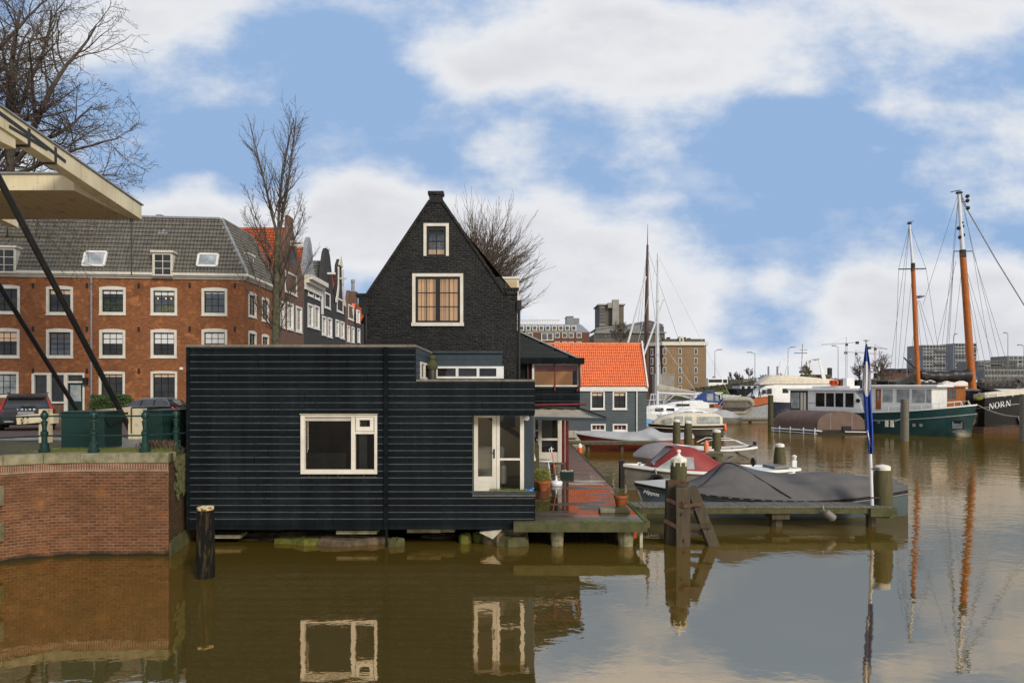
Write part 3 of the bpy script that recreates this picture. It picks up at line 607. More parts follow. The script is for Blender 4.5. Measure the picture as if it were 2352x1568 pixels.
mb = MB(); mb.quad(pl(a + fw, c + .1, .07), pl(b - .05, c + .1, .07), pl(b - .05, d - .05, .07), pl(a + fw, d - .05, .07)); mb.build('pane', M['glass_clear'], w)
mb = MB(); mb.tube([pl(a + .15, d - .2, .05), pl(a + .16, 2.62, .05)], .006, 5); mb.tube([pl(a + .18, d - .2, .05), pl(a + .19, 2.70, .05)], .006, 5); mb.build('blind_cord', M['rope'], w)
mb = MB(); pbox(mb, pl, a - .02, b + .02, d, d + .025, -.085, .02); mb.build('lintel_flashing', M['stone_light'], w)
# balcony recess with door and side light
pd = front(HYF + .45); YD = HYF + .45
mb = MB(); mb.box(DR[0] - .02, HX1, HYF + .012, HYF + .55, 3.74, 3.76); mb.quad((DR[0], HYF, 1.45), (DR[0], YD + .1, 1.45), (DR[0], YD + .1, 3.75), (DR[0], HYF, 3.75)); mb.box(.345, HX1 - .003, YD - .02, YD + .1, 1.45, 3.74)
mb.build('recess_wall', M['clad_bluegrey'], hb)
mb = MB(); mb.box(DR[0], HX1 + .02, HYF - .03, YD + .1, 1.40, 1.47); mb.build('balcony_floor', M['roof_felt'], hb)
mb = MB(); mb.box(DR[0] - .03, HX1 + .03, HYF - .05, HYF + .03, 1.495, 1.515); mb.build('parapet_cap', M['clad_edge'], hb)
d0, d1 = -1.085, -.447; zb, zt_ = 1.47, 3.70
mb = MB(); pbox(mb, pd, d0, d0 + .115, zb, zt_, -.03, .03); pbox(mb, pd, d1 - .115, d1, zb, zt_, -.03, .03); pbox(mb, pd, d0 + .115, d1 - .115, zt_ - .13, zt_, -.028, .03); pbox(mb, pd, d0 + .115, d1 - .115, zb, zb + .43, -.028, .03)
for zz in (1.62, 1.76): pbox(mb, pd, d0 + .12, d1 - .12, zz, zz + .012, -.036, -.027)
dr = mb.build('door', M['trim'], hb, bevel=.004)
MB().quad(pd(d0 + .1, zb + .4), pd(d1 - .1, zb + .4), pd(d1 - .1, zt_ - .1), pd(d0 + .1, zt_ - .1)).build('pane', M['glass_clear'], dr)
mb = MB(); pbox(mb, pd, d1 - .085, d1 - .04, 2.42, 2.68, -.045, -.029); mb.tube([pd(d1 - .062, 2.58, -.05), pd(d1 - .062, 2.58, -.08), pd(d1 - .17, 2.58, -.085)], .012, 6); mb.build('handle', M['iron_dark'], dr)
mb = MB(); s0, s1 = d1 + .01, .342
pbox(mb, pd, s0, s0 + .09, zb, zt_, -.03, .05); pbox(mb, pd, s1 - .11, s1, zb, zt_, -.03, .05); pbox(mb, pd, s0 + .09, s1 - .11, zt_ - .05, zt_, -.028, .05); pbox(mb, pd, s0 + .09, s1 - .11, 2.36, 2.42, -.028, .05); pbox(mb, pd, s0 + .09, s1 - .11, zb, zb + .03, -.028, .05)
w = mb.build('side_light', M['trim'], hb)
MB().quad(pd(s0 + .05, zb, .01), pd(s1 - .05, zb, .01), pd(s1 - .05, zt_, .01), pd(s0 + .05, zt_, .01)).build('pane', M['glass_clear'], w)
# room behind the glass
mb = MB(); ya, yb, x0, x1_, z0, z1 = HYF + .13, 22.8, -8.6, .60, 1.48, 4.3
mb.quad((-1.3, yb, z0), (x1_, yb, z0), (x1_, yb, z1), (-1.3, yb, z1)); wall_sheet(mb, right(x1_ - .02), YD + .12, yb, z0, z1, [(20.0, 22.4, 2.35, 3.75)], .0); mb.quad((-1.3, ya, z1), (x1_, ya, z1), (x1_, yb, z1), (-1.3, yb, z1))
mb.quad((-1.3, ya, z0), (-1.3, yb, z0), (-1.3, yb, z1), (-1.3, ya, z1)); mb.build('room_wall', M['interior'], hb)
mb = MB(); mb.quad((x0, yb, z0), (-1.3, yb, z0), (-1.3, yb, z1), (x0, yb, z1)); mb.quad((x0, ya, z0), (x0, yb, z0), (x0, yb, z1), (x0, ya, z1)); mb.quad((x0, ya, z1), (-1.3, ya, z1), (-1.3, yb, z1), (x0, yb, z1)); mb.quad((-1.31, ya, z0), (-1.31, yb, z0), (-1.31, yb, z1), (-1.31, ya, z1)); mb.build('room_wall', M['hull_brown'], hb)
mb = MB(); mb.box(-4.75, -4.5, 21.2, 21.5, z0, 3.4); mb.box(-4.3, -3.95, 22.0, 22.3, 2.85, 2.95); mb.box(-7, -5.4, 22.2, 22.7, z0, 2.3); mb.build('room_fitting', M['interior_floor'], hb)
MB().quad((x0, ya, z0 + .005), (x1_, ya, z0 + .005), (x1_, yb, z0 + .005), (x0, yb, z0 + .005)).build('room_floor', M['interior_floor'], hb)
mb = MB(); mb.beam((-1.25, 22.6, 3.75), (.5, 22.2, 2.7), .12, .14); mb.build('room_beam', M['hull_brown'], hb)
mb = MB(); mb.box(-.27, .1, 20.9, 20.93, 3.2, 3.75); tag(mb.build('dark_picture', M['room_dark'], None, loc=(-.1, 20.9, 3.2)), 'dark square picture behind the glass of the side light', 'picture')
window(hb, right(HX1), 20.0, 22.4, 2.35, 3.75, fw=.08, cols=0, proud=.02, recess=.04, pane='glass_clear', name='side_window')
# armchair inside
ac = thing('armchair', 'beige upholstered armchair inside behind the glass door', 'armchair', (-.75, 20.6, 1.49))
def soft(mb, *b): return mb.box(*b)
MB().box(-1.15, -.30, 20.3, 21.0, 1.62, 1.95).build('seat', M['chair_fabric'], ac, smooth=True, bevel=.06)
MB().box(-1.20, -.25, 20.9, 21.15, 1.62, 2.62).build('backrest', M['chair_fabric'], ac, smooth=True, bevel=.09)
for xa in (-1.24, -.36): MB().box(xa, xa + .20, 20.2, 20.95, 1.55, 2.12).build('armrest', M['chair_fabric'], ac, smooth=True, bevel=.08)
mb = MB()
for xa in (-1.15, -.25):
    for y in (20.3, 21.0): mb.tube([(xa, y, 1.485), (xa, y, 1.63)], .025, 6)
mb.build('leg', M['hull_brown'], ac)
mb = MB()
for k in range(4): mb.box(.33 + .055 * k, .37 + .055 * k, 20.4 + .0 * k, 20.46, 1.6, 2.25)
mb.box(.33, .54, 20.42, 20.45, 1.66, 1.70).box(.33, .54, 20.42, 20.45, 2.15, 2.19)
tag(mb.build('radiator', M['trim_white'], None, loc=(.4, 20.4, 1.6)), 'white column radiator inside beside the armchair', 'radiator')
# globe lamp, vent pipe
lp = thing('globe_lamp', 'white glass globe lamp on the post beside the glazed door', 'lamp', (X_(1209, 19.38), 19.36, 3.6))
MB().ball((X_(1209, 19.35), 19.33, Z_(959, 19.35)), .088, 16, 10).build('globe', M['white_plastic'], lp, smooth=True)
mb = MB(); mb.tube([(X_(1209, 19.35), 19.43, 3.62), (X_(1209, 19.35), 19.36, 3.60)], .03, 8); mb.build('bracket', M['trim'], lp)
vx, vy = X_(992, 21.4), 21.4
vp = thing('vent_pipe', 'grey metal roof vent with a ringed cap on the lower flat roof', 'vent', (vx, vy, HZR))
MB().lathe([(.14, HZR - .06), (.14, 4.98), (.125, 5.0)], (vx, vy, 0), 16).build('pipe', M['iron_dark'], vp, smooth=True)
MB().lathe([(.15, 4.98), (.185, 5.04), (.19, 5.12), (.15, 5.2), (.10, 5.24), (.09, 5.30), (.11, 5.32), (.11, 5.40), (.08, 5.44), (0, 5.45)], (vx, vy, 0), 18).build('cap', M['timber_moss'], vp, smooth=True)
# planting on the balcony ledge
mb = MB(); rng = random.Random(8)
for i in range(900):
    x = rng.uniform(-.62, .50); y = rng.uniform(19.06, 19.32); h = rng.uniform(.03, .13) * (1.2 if x < -.3 else 1); w = .007; a = rng.uniform(-.06, .06)
    mb.add([(x - w, y, 1.47), (x + w, y, 1.47), (x + a, y + rng.uniform(-.03, .03), 1.48 + h)], [(0, 1, 2)])
tag(mb.build('ledge_grass', M['leaf_yellow'], None, loc=(0, 19.2, 1.47)), 'mossy grass growing on the balcony ledge under the side light', 'grass', kind='stuff')
for i, (x, c) in enumerate(((-1.0, 'stone_light'), (-.92, 'dry_plant'), (-.83, 'stone_light'), (-.74, 'rubble'), (-.68, 'stone_light'))):
    mb = MB(); mb.ball((x, 19.12, 1.50), .04, 8, 5, (1, 1, .8)); tag(mb.build('pebble', M[c], None, smooth=True, loc=(x, 19.12, 1.48)), ['pale pebble below the left door edge, first of the row', 'brown pebble second from the left under the glazed door', 'pale pebble between the two brown pebbles under the door', 'brown pebble third along towards the ledge grass', 'pale pebble nearest to the ledge grass'][i], 'pebble', 'pebbles on the balcony ledge')
bd = thing('bird_ornament', 'small blue bird shaped ornament at the end of the balcony ledge', 'ornament', (.52, 19.1, 1.47))
MB().ball((.52, 19.12, 1.54), .065, 12, 8, (1.15, .8, .9)).build('body', M['blue_plastic'], bd, smooth=True)
MB().ball((.585, 19.12, 1.60), .035, 10, 6).build('head', M['blue_plastic'], bd, smooth=True)
mb = MB(); mb.prism([(.46, 19.1, 1.56), (.39, 19.1, 1.60), (.40, 19.1, 1.56)], (0, .04, 0)); mb.build('tail', M['blue_plastic'], bd)
# rubble and piles below
def rock(name, px, py, Y, w, d, h, m, label, seed, grp='broken slabs under the houseboat', flat=.35):
    rng = random.Random(seed); c = P(px, py, Y); mb = MB(); n = 13; rad = [rng.uniform(.62, 1.12) for _ in range(n)]; rows = []
    for k, (s, z) in enumerate(((1.0, -.35), (1.06, .0), (1.0, .06 + h * .9), (.86, .08 + h * 1.3), (.0, .09 + h * 1.35))):
        rows.append([Vector((c.x + math.cos(6.283 * j / n) * rad[j] * w / 2 * s, Y + d / 2 + math.sin(6.283 * j / n) * rad[j] * d / 2 * s, c.z + z + rng.uniform(-.06, .05) * (1 if k else 0))) for j in range(n)])
    mb.grid(rows, True); return tag(mb.build(name, m, None, loc=(c.x, Y, c.z)), label, 'slab', grp)
rock('rubble_slab', 690, 1262, 19.1, 1.7, .9, .14, M['moss'], 'moss-covered broken slab under the houseboat, beneath the big window', 1)
rock('rubble_slab', 790, 1266, 19.0, 2.3, 1.0, .17, M['rubble'], 'wide brown slab lying at the water beside the mossy slab', 2)
rock('rubble_slab', 730, 1254, 19.8, 2.6, .8, .2, M['rubble'], 'brown rubble heap behind the mossy slab', 3)
rock('rubble_slab', 640, 1248, 20.2, 3.6, .8, .16, M['rubble'], 'long dark rubble ridge at the back under the big window', 12)
rock('rubble_slab', 830, 1250, 19.6, 1.6, .7, .18, M['moss'], 'mossy broken slab just left of the drain pipe', 13)
rock('rubble_slab', 1010, 1250, 20.0, 1.3, .6, .10, M['rubble'], 'low dark slab in the shade between the drain pipe and the door', 14)
rock('rubble_slab', 590, 1254, 19.7, 2.0, .6, .07, M['rubble'], 'low dark rubble between the black post and the mossy slab', 4)
rock('rubble_slab', 908, 1258, 19.0, .48, .4, .10, M['timber_moss'], 'small loose stone right of the drain pipe under the houseboat', 5)
rock('rubble_slab', 1160, 1248, 19.1, 1.25, .8, .27, M['rubble'], 'thick cracked slab leaning under the deck corner', 6)
rock('rubble_slab', 1180, 1258, 18.9, 1.05, .6, .14, M['timber_moss'], 'flat slab in the water in front of the leaning cracked slab', 7)
rock('rubble_slab', 1068, 1252, 19.3, .34, .3, .16, M['moss'], 'small mossy stone standing in the dark gap', 8)
rock('rubble_slab', 1100, 1250, 19.5, .4, .3, .16, M['moss'], 'greenish stone next to the leaning cracked slab', 9)
mb = MB(); c = P(1128, 1226, 18.95); mb.prism([c + Vector((-.32, 0, .04)), c + Vector((.30, 0, .12)), c + Vector((.05, 0, -.14))], (0, .5, .03)); tag(mb.build('paving_slab', M['stone_light'], None, loc=c), 'pale tilted paving slab stuck under the houseboat edge', 'slab', 'broken slabs under the houseboat')
for i, (a, b, y) in enumerate(((772, 865, 1218), (935, 1012, 1215), (478, 552, 1228), (960, 1044, 1214))):
    mb = MB(); Y = 19.15 + .1 * i; mb.box(X_(a, Y), X_(b, Y), Y, Y + .5, Z_(y + 8, Y), Z_(y, Y)); tag(mb.build('support_slab', M['stone'], None, loc=(X_(a, Y), Y, Z_(y, Y))), ['pale support slab under the houseboat beneath the picture window', 'thin support slab under the houseboat just right of the drain pipe', 'short support slab deep under the houseboat near the black post', 'narrow support slab under the houseboat left of the door'][i], 'slab', 'support slabs under the houseboat')
mb = MB(); mb.box(-9.0, .6, 22.6, 24.9, -.9, .9); tag(mb.build('shore', M['timber_black']), kind='structure')
# ------------------------------------------------------------------ black gable house
YG = 26.0; gh = thing('gable_house', 'black painted brick house with a steep pointed gable and curtained windows', 'house', (-2.8, YG, 2.3))
def gx(x): return X_(x, YG)
def gz(y): return Z_(y, YG)
SW = (gx(973), gx(1031), gz(588), gz(513)); BW = (gx(947), gx(1064), gz(747), gz(628))
pl = front(YG); mb = MB()
out = [(gx(836), 2.0), (gx(1188), 2.0), (gx(1188), gz(676)), (gx(1160), gz(676)), (gx(1016), gz(462)), (gx(986), gz(462)), (gx(845), gz(676)), (gx(836), gz(676))]
zc = sorted({2.0, gz(676), gz(462), SW[2], SW[3], BW[2], BW[3]})
def gsl(z):
    if z <= gz(676) + 1e-6: return gx(836), gx(1188)
    t = (z - gz(676)) / (gz(462) - gz(676)); return lerp(gx(845), gx(986), t), lerp(gx(1160), gx(1016), t)
for a, b in zip(zc, zc[1:]):
    la, ra = gsl(a + 1e-5 if a >= gz(676) - 1e-4 else a); lb, rb = gsl(b); m_ = (a + b) / 2
    if abs(a - gz(676)) < 1e-4: la, ra = gx(845), gx(1160)
    hole = [h for h in (SW, BW) if h[2] < m_ < h[3]]
    if hole:
        h = hole[0]; mb.quad(pl(la, a), pl(h[0], a), pl(h[0], b), pl(lb, b)); mb.quad(pl(h[1], a), pl(ra, a), pl(rb, b), pl(h[1], b))
    else: mb.quad(pl(la, a), pl(ra, a), pl(rb, b), pl(lb, b))
YB = 36.0
mb.quad((gx(1188), YG, 2), (gx(1188), YB, 2), (gx(1188), YB, gz(676)), (gx(1188), YG, gz(676))); mb.quad((gx(836), YG, 2), (gx(836), YB, 2), (gx(836), YB, gz(676)), (gx(836), YG, gz(676)))
mb.poly([(gx(836), YB, 2), (gx(1188), YB, 2), (gx(1188), YB, gz(676)), (gx(1001), YB, gz(450)), (gx(836), YB, gz(676))])
for h in (SW, BW): wall_sheet(mb, pl, h[0], h[1], h[2], h[3], [h], .14)
wl = mb.build('wall', M['brick_black'], gh)
mb = MB()   # raised verge bricks and the block on top
for sgn, a, b in ((1, (843, 676), (987, 462)), (-1, (1162, 676), (1015, 462))):
    mb.beam(P(a[0], a[1], YG) + Vector((0, .12, 0)), P(b[0], b[1], YG) + Vector((0, .12, .02)), .34, .10)
mb.box(gx(986), gx(1016), YG - .03, YG + .3, gz(466), gz(447)); mb.box(gx(983), gx(1019), YG - .07, YG + .34, gz(447), gz(439.5))
mb.box(gx(818), gx(846), YG - .06, YG + .4, gz(682), gz(674)); mb.box(gx(824), gx(846), YG - .04, YG + .3, gz(704), gz(682)); mb.box(gx(1160), gx(1189), YG - .05, YG + .4, gz(676), gz(664)); mb.box(gx(1157), gx(1192), YG - .08, YG + .42, gz(665), gz(661))
mb.box(gx(944), gx(1066), YG - .05, YG, gz(627), gz(623))
mb.build('gable_edge', M['brick_black'], gh)
mb = MB()
for sgn, a, b in ((1, (836, 676), (1001, 450)), (-1, (1188, 676), (1001, 450))):
    p, t = P(a[0], a[1], YG), P(b[0], b[1], YG); mb.add([p + Vector((0, .25, 0)), p + Vector((0, YB - YG, 0)), t + Vector((0, YB - YG, 0)), t + Vector((0, .25, 0))], [(0, 1, 2, 3)])
mb.build('roof', M['tile_grey'], gh)
def lit_window(pl, W_, cols, rows, split, curt):
    a, b, c, d = W_; mb = MB(); fw = .12 if split else .11
    pbox(mb, pl, a, a + fw, c, d, -.035, .10); pbox(mb, pl, b - fw, b, c, d, -.035, .10); pbox(mb, pl, a + fw, b - fw, d - fw, d, -.033, .10)
    if split: pbox(mb, pl, a - .03, b + .03, c - .03, c + .10, -.07, .10)
    w = mb.build('window', M['trim'], gh); a, b, c, d = a + fw, b - fw, c + (.10 if split else 0), d - fw
    mb = MB(); sashes = [(a, (a + b) / 2), ((a + b) / 2, b)] if split else [(a, b)]
    for s0, s1 in sashes:
        st = .085 if split else .07
        pbox(mb, pl, s0, s0 + st, c, d, .02, .09); pbox(mb, pl, s1 - st, s1, c, d, .02, .09); pbox(mb, pl, s0 + st, s1 - st, c, c + st, .021, .09); pbox(mb, pl, s0 + st, s1 - st, d - st * (1 if split else 2.2), d, .021, .09)
        for i in range(1, cols): x = lerp(s0 + st, s1 - st, i / cols); pbox(mb, pl, x - .018, x + .018, c + st, d - st, .03, .085)
        for i in range(1, rows): z = lerp(c + st, d - st, i / rows); pbox(mb, pl, s0 + st, s1 - st, z - .018, z + .018, .032, .085)
    mb.build('sash', M['black_metal'], w)
    MB().quad(pl(a, c, .075), pl(b, c, .075), pl(b, d, .075), pl(a, d, .075)).build('pane', M['glass_clear'], w)
    return w, (a, b, c, d)
w, (a, b, c, d) = lit_window(pl, BW, 2, 3, True, True)
mb = MB(); n = 120
for i in range(n):
    x0, x1 = lerp(a, b, i / n), lerp(a, b, (i + 1) / n); f = lambda x: .22 + .035 * math.sin(x * 46) + .02 * math.sin(x * 21 + 1)
    mb.cur = 1 if (math.sin(x0 * 41) > .55 or math.sin(x0 * 17 + 2) > .8) else 0; mb.quad(pl(x0, c, f(x0)), pl(x1, c, f(x1)), pl(x1, d - .03, f(x1)), pl(x0, d - .03, f(x0)))
mb.build('curtain', [M['curtain_lit'], M['curtain_dark']], w, smooth=2)
w, (a, b, c, d) = lit_window(pl, SW, 2, 2, False, False)
mb = MB(); zq = lerp(c, d, .27); mb.cur = 0; mb.quad(pl(a, c, .35), pl(b, c, .35), pl(b, zq, .35), pl(a, zq, .35)); mb.cur = 1; mb.quad(pl(a, zq, .36), pl(b, zq, .36), pl(b, d, .36), pl(a, d, .36))
mb.build('blind', [M['curtain_lit'], M['pane_pale']], w)
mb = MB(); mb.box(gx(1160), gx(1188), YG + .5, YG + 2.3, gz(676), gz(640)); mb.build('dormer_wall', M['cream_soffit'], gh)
mb = MB(); Yd = YG + 1.0; mb.box(X_(1143, Yd), X_(1192, Yd), Yd, Yd + 2, Z_(665, Yd), Z_(641, Yd)); mb.box(X_(1140, Yd), X_(1193.5, Yd), Yd - .06, Yd + 2.05, Z_(641, Yd), Z_(636, Yd)); mb.box(X_(1158, Yd), X_(1190, Yd), Yd - .02, Yd + .05, Z_(678, Yd), Z_(675, Yd)); mb.box(X_(1188, Yd), X_(1191.5, Yd), Yd + .02, Yd + 1.5, Z_(697, Yd), Z_(665, Yd)); mb.box(X_(1160, Yd), X_(1188, Yd), Yd + .02, Yd + .1, Z_(675, Yd), Z_(665, Yd)); mb.build('dormer', M['trim'], gh, bevel=.01)
mb = MB(); mb.tube([P(1192, 700, YG), P(1192, 868, YG)], .055, 8); mb.box(gx(1187), gx(1198), YG - .1, YG + .12, gz(712), gz(690)); mb.build('downpipe', M['black_metal'], gh)
mb = MB(); mb.tube([P(836, 705, YG) + Vector((.1, -.08, 0)), P(836, 800, YG) + Vector((.1, -.08, 0))], .045, 8); mb.box(gx(832), gx(848), YG - .14, YG, gz(722), gz(704)); mb.build('downpipe', M['black_metal'], gh)
mb = MB(); mb.box(gx(832), gx(1188), YG - 2.4, YG - .02, 2.0, 4.6); mb.build('lower_wall', M['brick_black'], gh)
mb = MB(); Yp = 23.6; mb.box(X_(838, Yp), X_(951, Yp), Yp, Yp + .3, 4.5, Z_(777.5, Yp)); 
brick('brick_black_row', (.035, .03, .027), (.02, .018, .016), (.008, .008, .008), bw=.07, rh=.3, ms=.012)
mb.build('parapet', M['brick_black_row'], gh)
# ------------------------------------------------------------------ extension with the bay window and the awning
YE = 28.5; ex = thing('glazed_extension', 'dark green clapboard extension with a sloped roof, wide bay window and red posts', 'extension', (1.6, YE, .73))
pl = front(YE); ezx = lambda x: X_(x, YE); ezz = lambda y: Z_(y, YE)
mb = MB()
def ur(z):
    t = (z - ezz(822)) / (ezz(762) - ezz(822)); return ezx(1188), lerp(ezx(1322), ezx(1194), t)
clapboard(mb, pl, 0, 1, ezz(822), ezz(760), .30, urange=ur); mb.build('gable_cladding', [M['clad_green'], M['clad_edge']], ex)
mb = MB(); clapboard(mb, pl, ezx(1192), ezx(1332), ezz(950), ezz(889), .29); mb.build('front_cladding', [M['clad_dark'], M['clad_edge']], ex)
mb = MB(); mb.box(ezx(1186), ezx(1341), YE - .3, YE + .1, ezz(836), ezz(822)); mb.build('fascia', M['clad_dark'], ex, bevel=.01)
mb = MB(); a, b = P(1190, 761, YE), P(1324, 822, YE); mb.add([a + Vector((0, -.08, 0)), b + Vector((.1, -.08, -.03)), b + Vector((.1, 8, -.03)), a + Vector((0, 8, 0))], [(0, 1, 2, 3)]); mb.beam(a + Vector((0, -.06, .02)), b + Vector((.1, -.06, -.01)), .06, .06); mb.build('roof', M['lead'], ex)
mb = MB(); mb.box(ezx(1186), ezx(1332), YE + .06, YE + 8, ezz(950), ezz(888)); mb.quad((ezx(1332), YE + .1, ezz(889)), (ezx(1332), YE + 8, ezz(889)), (ezx(1332), YE + 8, ezz(828)), (ezx(1332), YE + .1, ezz(828))); mb.box(ezx(1191), ezx(1222), YE + .05, YE + .2, ezz(889), ezz(822)); mb.quad((ezx(1191), YE + 8, .7), (ezx(1332), YE + 8, .7), (ezx(1332), YE + 8, ezz(822)), (ezx(1191), YE + 8, ezz(762))); mb.build('wall', M['clad_dark'], ex)
mb = MB(); z0, z1 = ezz(887.5), ezz(836)
pbox(mb, pl, ezx(1222), ezx(1227), z0, z1, -.05, .1); pbox(mb, pl, ezx(1326), ezx(1334), z0, z1, -.05, .1); pbox(mb, pl, ezx(1227), ezx(1326), z0, z0 + .06, -.05, .1); pbox(mb, pl, ezx(1227), ezx(1326), z1 - .03, z1, -.04, .1)
w = mb.build('bay_window', M['trim'], ex); MB().quad(pl(ezx(1226), z0, .03), pl(ezx(1327), z0, .03), pl(ezx(1327), z1, .03), pl(ezx(1226), z1, .03)).build('pane', M['glass_clear'], w)
mb = MB(); mb.box(ezx(1228), ezx(1326), YE + 2.2, YE + 2.25, z0, z1 - .25); mb.build('room_wall', M['room_glow'], w)
mb = MB(); pbox(mb, pl, ezx(1227), ezx(1326), z1 - .28, z1 - .03, .12, .14); mb.build('blind', M['tile_rust'], w)
mb = MB(); pbox(mb, pl, ezx(1272.5), ezx(1275.5), ezz(897), z1, -.1, -.05); pbox(mb, pl, ezx(1211), ezx(1214), ezz(889), ezz(836), -.06, -.02); mb.tube([P(1329, 836, YE) + Vector((.02, -.12, 0)), P(1330, 888, YE) + Vector((.02, -.12, 0)), P(1324, 897, YE) + Vector((0, -.12, 0))], .045, 8); mb.build('red_mullion', M['red_post'], ex)
mb = MB(); mb.tube([P(1200, 930, YE) + Vector((0, -.45, 0)), P(1343, 927, YE) + Vector((0, -.45, 0))], .05, 8); mb.build('red_rail', M['red_post'], ex)
for x, Y, yb in ((1302.5, 28.85, 1092), (1294, 30.6, 1080)):
    MB().box(X_(x, Y) - .065, X_(x, Y) + .065, Y, Y + .13, .73, Z_(945, Y)).build('red_post', M['red_post'], ex)
# porch glass wall under the overhang
YP = 33.6; pp = front(YP); fx = lambda x: X_(x, YP); mb = MB(); z0, z1 = .74, Z_(950, YP)
for a, b in ((1226, 1230), (1236, 1244), (1281, 1288)): pbox(mb, pp, fx(a), fx(b), z0, z1, -.05, .06)
for y in (990, 1012): pbox(mb, pp, fx(1226), fx(1236), Z_(y, YP), Z_(y - 4, YP), -.04, .05)
pbox(mb, pp, fx(1244), fx(1281), Z_(1011, YP), Z_(1006, YP), -.04, .05); pbox(mb, pp, fx(1244), fx(1281), z0, Z_(1038, YP), -.03, .05); pbox(mb, pp, fx(1190), fx(1226), z0, z1, .0, .05); pbox(mb, pp, fx(1288), fx(1300), z0, z1, .0, .05)
w = mb.build('porch_frame', M['trim'], ex); MB().quad(pp(fx(1226), z0, .02), pp(fx(1288), z0, .02), pp(fx(1288), z1, .02), pp(fx(1226), z1, .02)).build('pane', M['pane_dark'], w)
mb = MB(); mb.box(X_(1206, 27), .62, 23.4, 33.6, .5, 3.4); mb.build('side_wall', M['clad_bluegrey'], ex)
# awning
aw = thing('awning', 'weathered grey canvas awning stretched out over the wet deck', 'awning', (2, 27.6, 3.3))
A = [P(1226, 939, 28.1), P(1334, 941, 28.1), P(1392, 960, 26.0), P(1224, 957, 26.0)]
mb = MB(); rows = []
for i in range(9):
    t = i / 8; rows.append([A[0].lerp(A[3], t).lerp(A[1].lerp(A[2], t), j / 12) - Vector((0, 0, .10 * math.sin(math.pi * t) + .015 * math.sin(j * 2.1))) for j in range(13)])
mb.grid(rows); mb.build('canvas', M['cloth_beige'], aw, smooth=True)
mb = MB(); mb.beam(A[3] - Vector((0, .03, .05)), A[2] - Vector((0, .03, .05)), .08, .12); mb.build('front_bar', M['clad_bluegrey'], aw); mb = MB(); mb.tube([A[1] + Vector((0, 0, .05)), A[2] + Vector((0, 0, .02))], .035, 6); mb.tube([A[0] + Vector((0, .05, .1)), A[1] + Vector((-.2, .05, .05))], .07, 8); mb.build('arm', M['iron_dark'], aw)
# ------------------------------------------------------------------ boathouse with the orange roof
YH = 52.0; bh = thing('boathouse', 'grey clapboard boathouse with a bright orange pantile roof and white trim', 'boathouse', (7, YH, .8))
bx = lambda x: X_(x, YH); bz = lambda y: Z_(y, YH); pl = front(YH)
HOL = [(bx(1356), bx(1389), bz(939.5), bz(897.5)), (bx(1407), bx(1440), bz(939.5), bz(897.5)), (bx(1357), bx(1391), bz(990), bz(973)), (bx(1407), bx(1441), bz(990), bz(973))]
mb = MB(); clapboard(mb, pl, bx(1180), bx(1485), bz(1003), bz(896), .20, HOL, proud=.018, lip=.012); mb.build('cladding', [M['clad_grey'], M['clad_grey_edge']], bh)
mb = MB(); mb.quad((bx(1485), YH, .5), (bx(1485), YH + 7, .5), (bx(1485), YH + 7, bz(890)), (bx(1485), YH, bz(890))); mb.poly([(bx(1485) - .01, YH, bz(892)), (bx(1485) - .01, YH + 7, bz(892)), (bx(1485) - .01, YH + 4.5, bz(888) + 3.2), (bx(1485) - .01, YH + 2.3, bz(888) + 3.3)]); mb.quad((bx(1180), YH + 7, .5), (bx(1485), YH + 7, .5), (bx(1485), YH + 7, 4.4), (bx(1180), YH + 7, 4.4))
for h in HOL: mb.quad(pl(h[0], h[2], .2), pl(h[1], h[2], .2), pl(h[1], h[3], .2), pl(h[0], h[3], .2))
mb.build('wall', M['clad_grey'], bh)
mb = MB(); mb.box(bx(1300), bx(1487), YH - .14, YH + .05, bz(898), bz(888)); mb.build('fascia', M['trim_white'], bh)
Yr = 54.2; e0, rz = Z_(887, YH), Z_(791, Yr); vv = Vector((0, Yr - YH + .15, rz - e0)); vl = vv.length; nn = Vector((0, -(rz - e0), Yr - YH)).normalized()
mb = MB(); tile_roof(mb, (0, YH - .15, e0), (1, 0, 0), vv, nn, vl, lambda v_: (bx(1150), bx(1485.5)), tw=.16, th=.30, amp=.05, step=.06); rf = mb.build('roof', M['tile_orange'], bh)
mb = MB(); mb.quad((bx(1150), Yr, rz), (bx(1485), Yr, rz), (bx(1485), YH + 7.2, e0 - .2), (bx(1150), YH + 7.2, e0 - .2)); mb.build('back_slope', M['tile_rust'], rf)
mb = MB()
for k in range(int((bx(1484) - bx(1150)) / .3)):
    x = bx(1484) - k * .3; mb.tube([(x, Yr, rz + .03), (x - .31, Yr, rz + .02)], [.13, .115], 8)
mb.build('ridge_tile', M['tile_orange'], rf, smooth=True)
mb = MB(); a = Vector((bx(1486.5), YH - .2, e0 - .1)); b = Vector((bx(1486.5), Yr, rz + .22)); mb.beam(a, b, .10, .26); mb.build('verge_board', M['trim_white'], bh)
for i, h in enumerate(HOL):
    if i < 2: window(bh, pl, *h, fw=.11, cols=2, rows=2, proud=.05, recess=.12, frame='trim_white', pane='pane_dark', blind=.22, blindm='curtain_dark')
    else: window(bh, pl, *h, fw=.10, cols=3, rows=1, proud=.05, recess=.12, frame='trim_white', sash='trim_white', pane='pane_red', sill=.05, sw=.03, bw=.04)
mb = MB(); mb.tube([P(1462, 898, YH) - Vector((0, .1, 0)), P(1462, 995, YH) - Vector((0, .1, 0))], .05, 8); mb.build('downpipe', M['trim_white'], bh)
mb = MB(); mb.box(bx(1290), bx(1486), YH - .1, YH + 7.1, .0, bz(1003)); mb.box(bx(1302), bx(1325), YH - .35, YH - .05, .6, bz(988)); mb.build('plinth', M['stone_light'], bh)
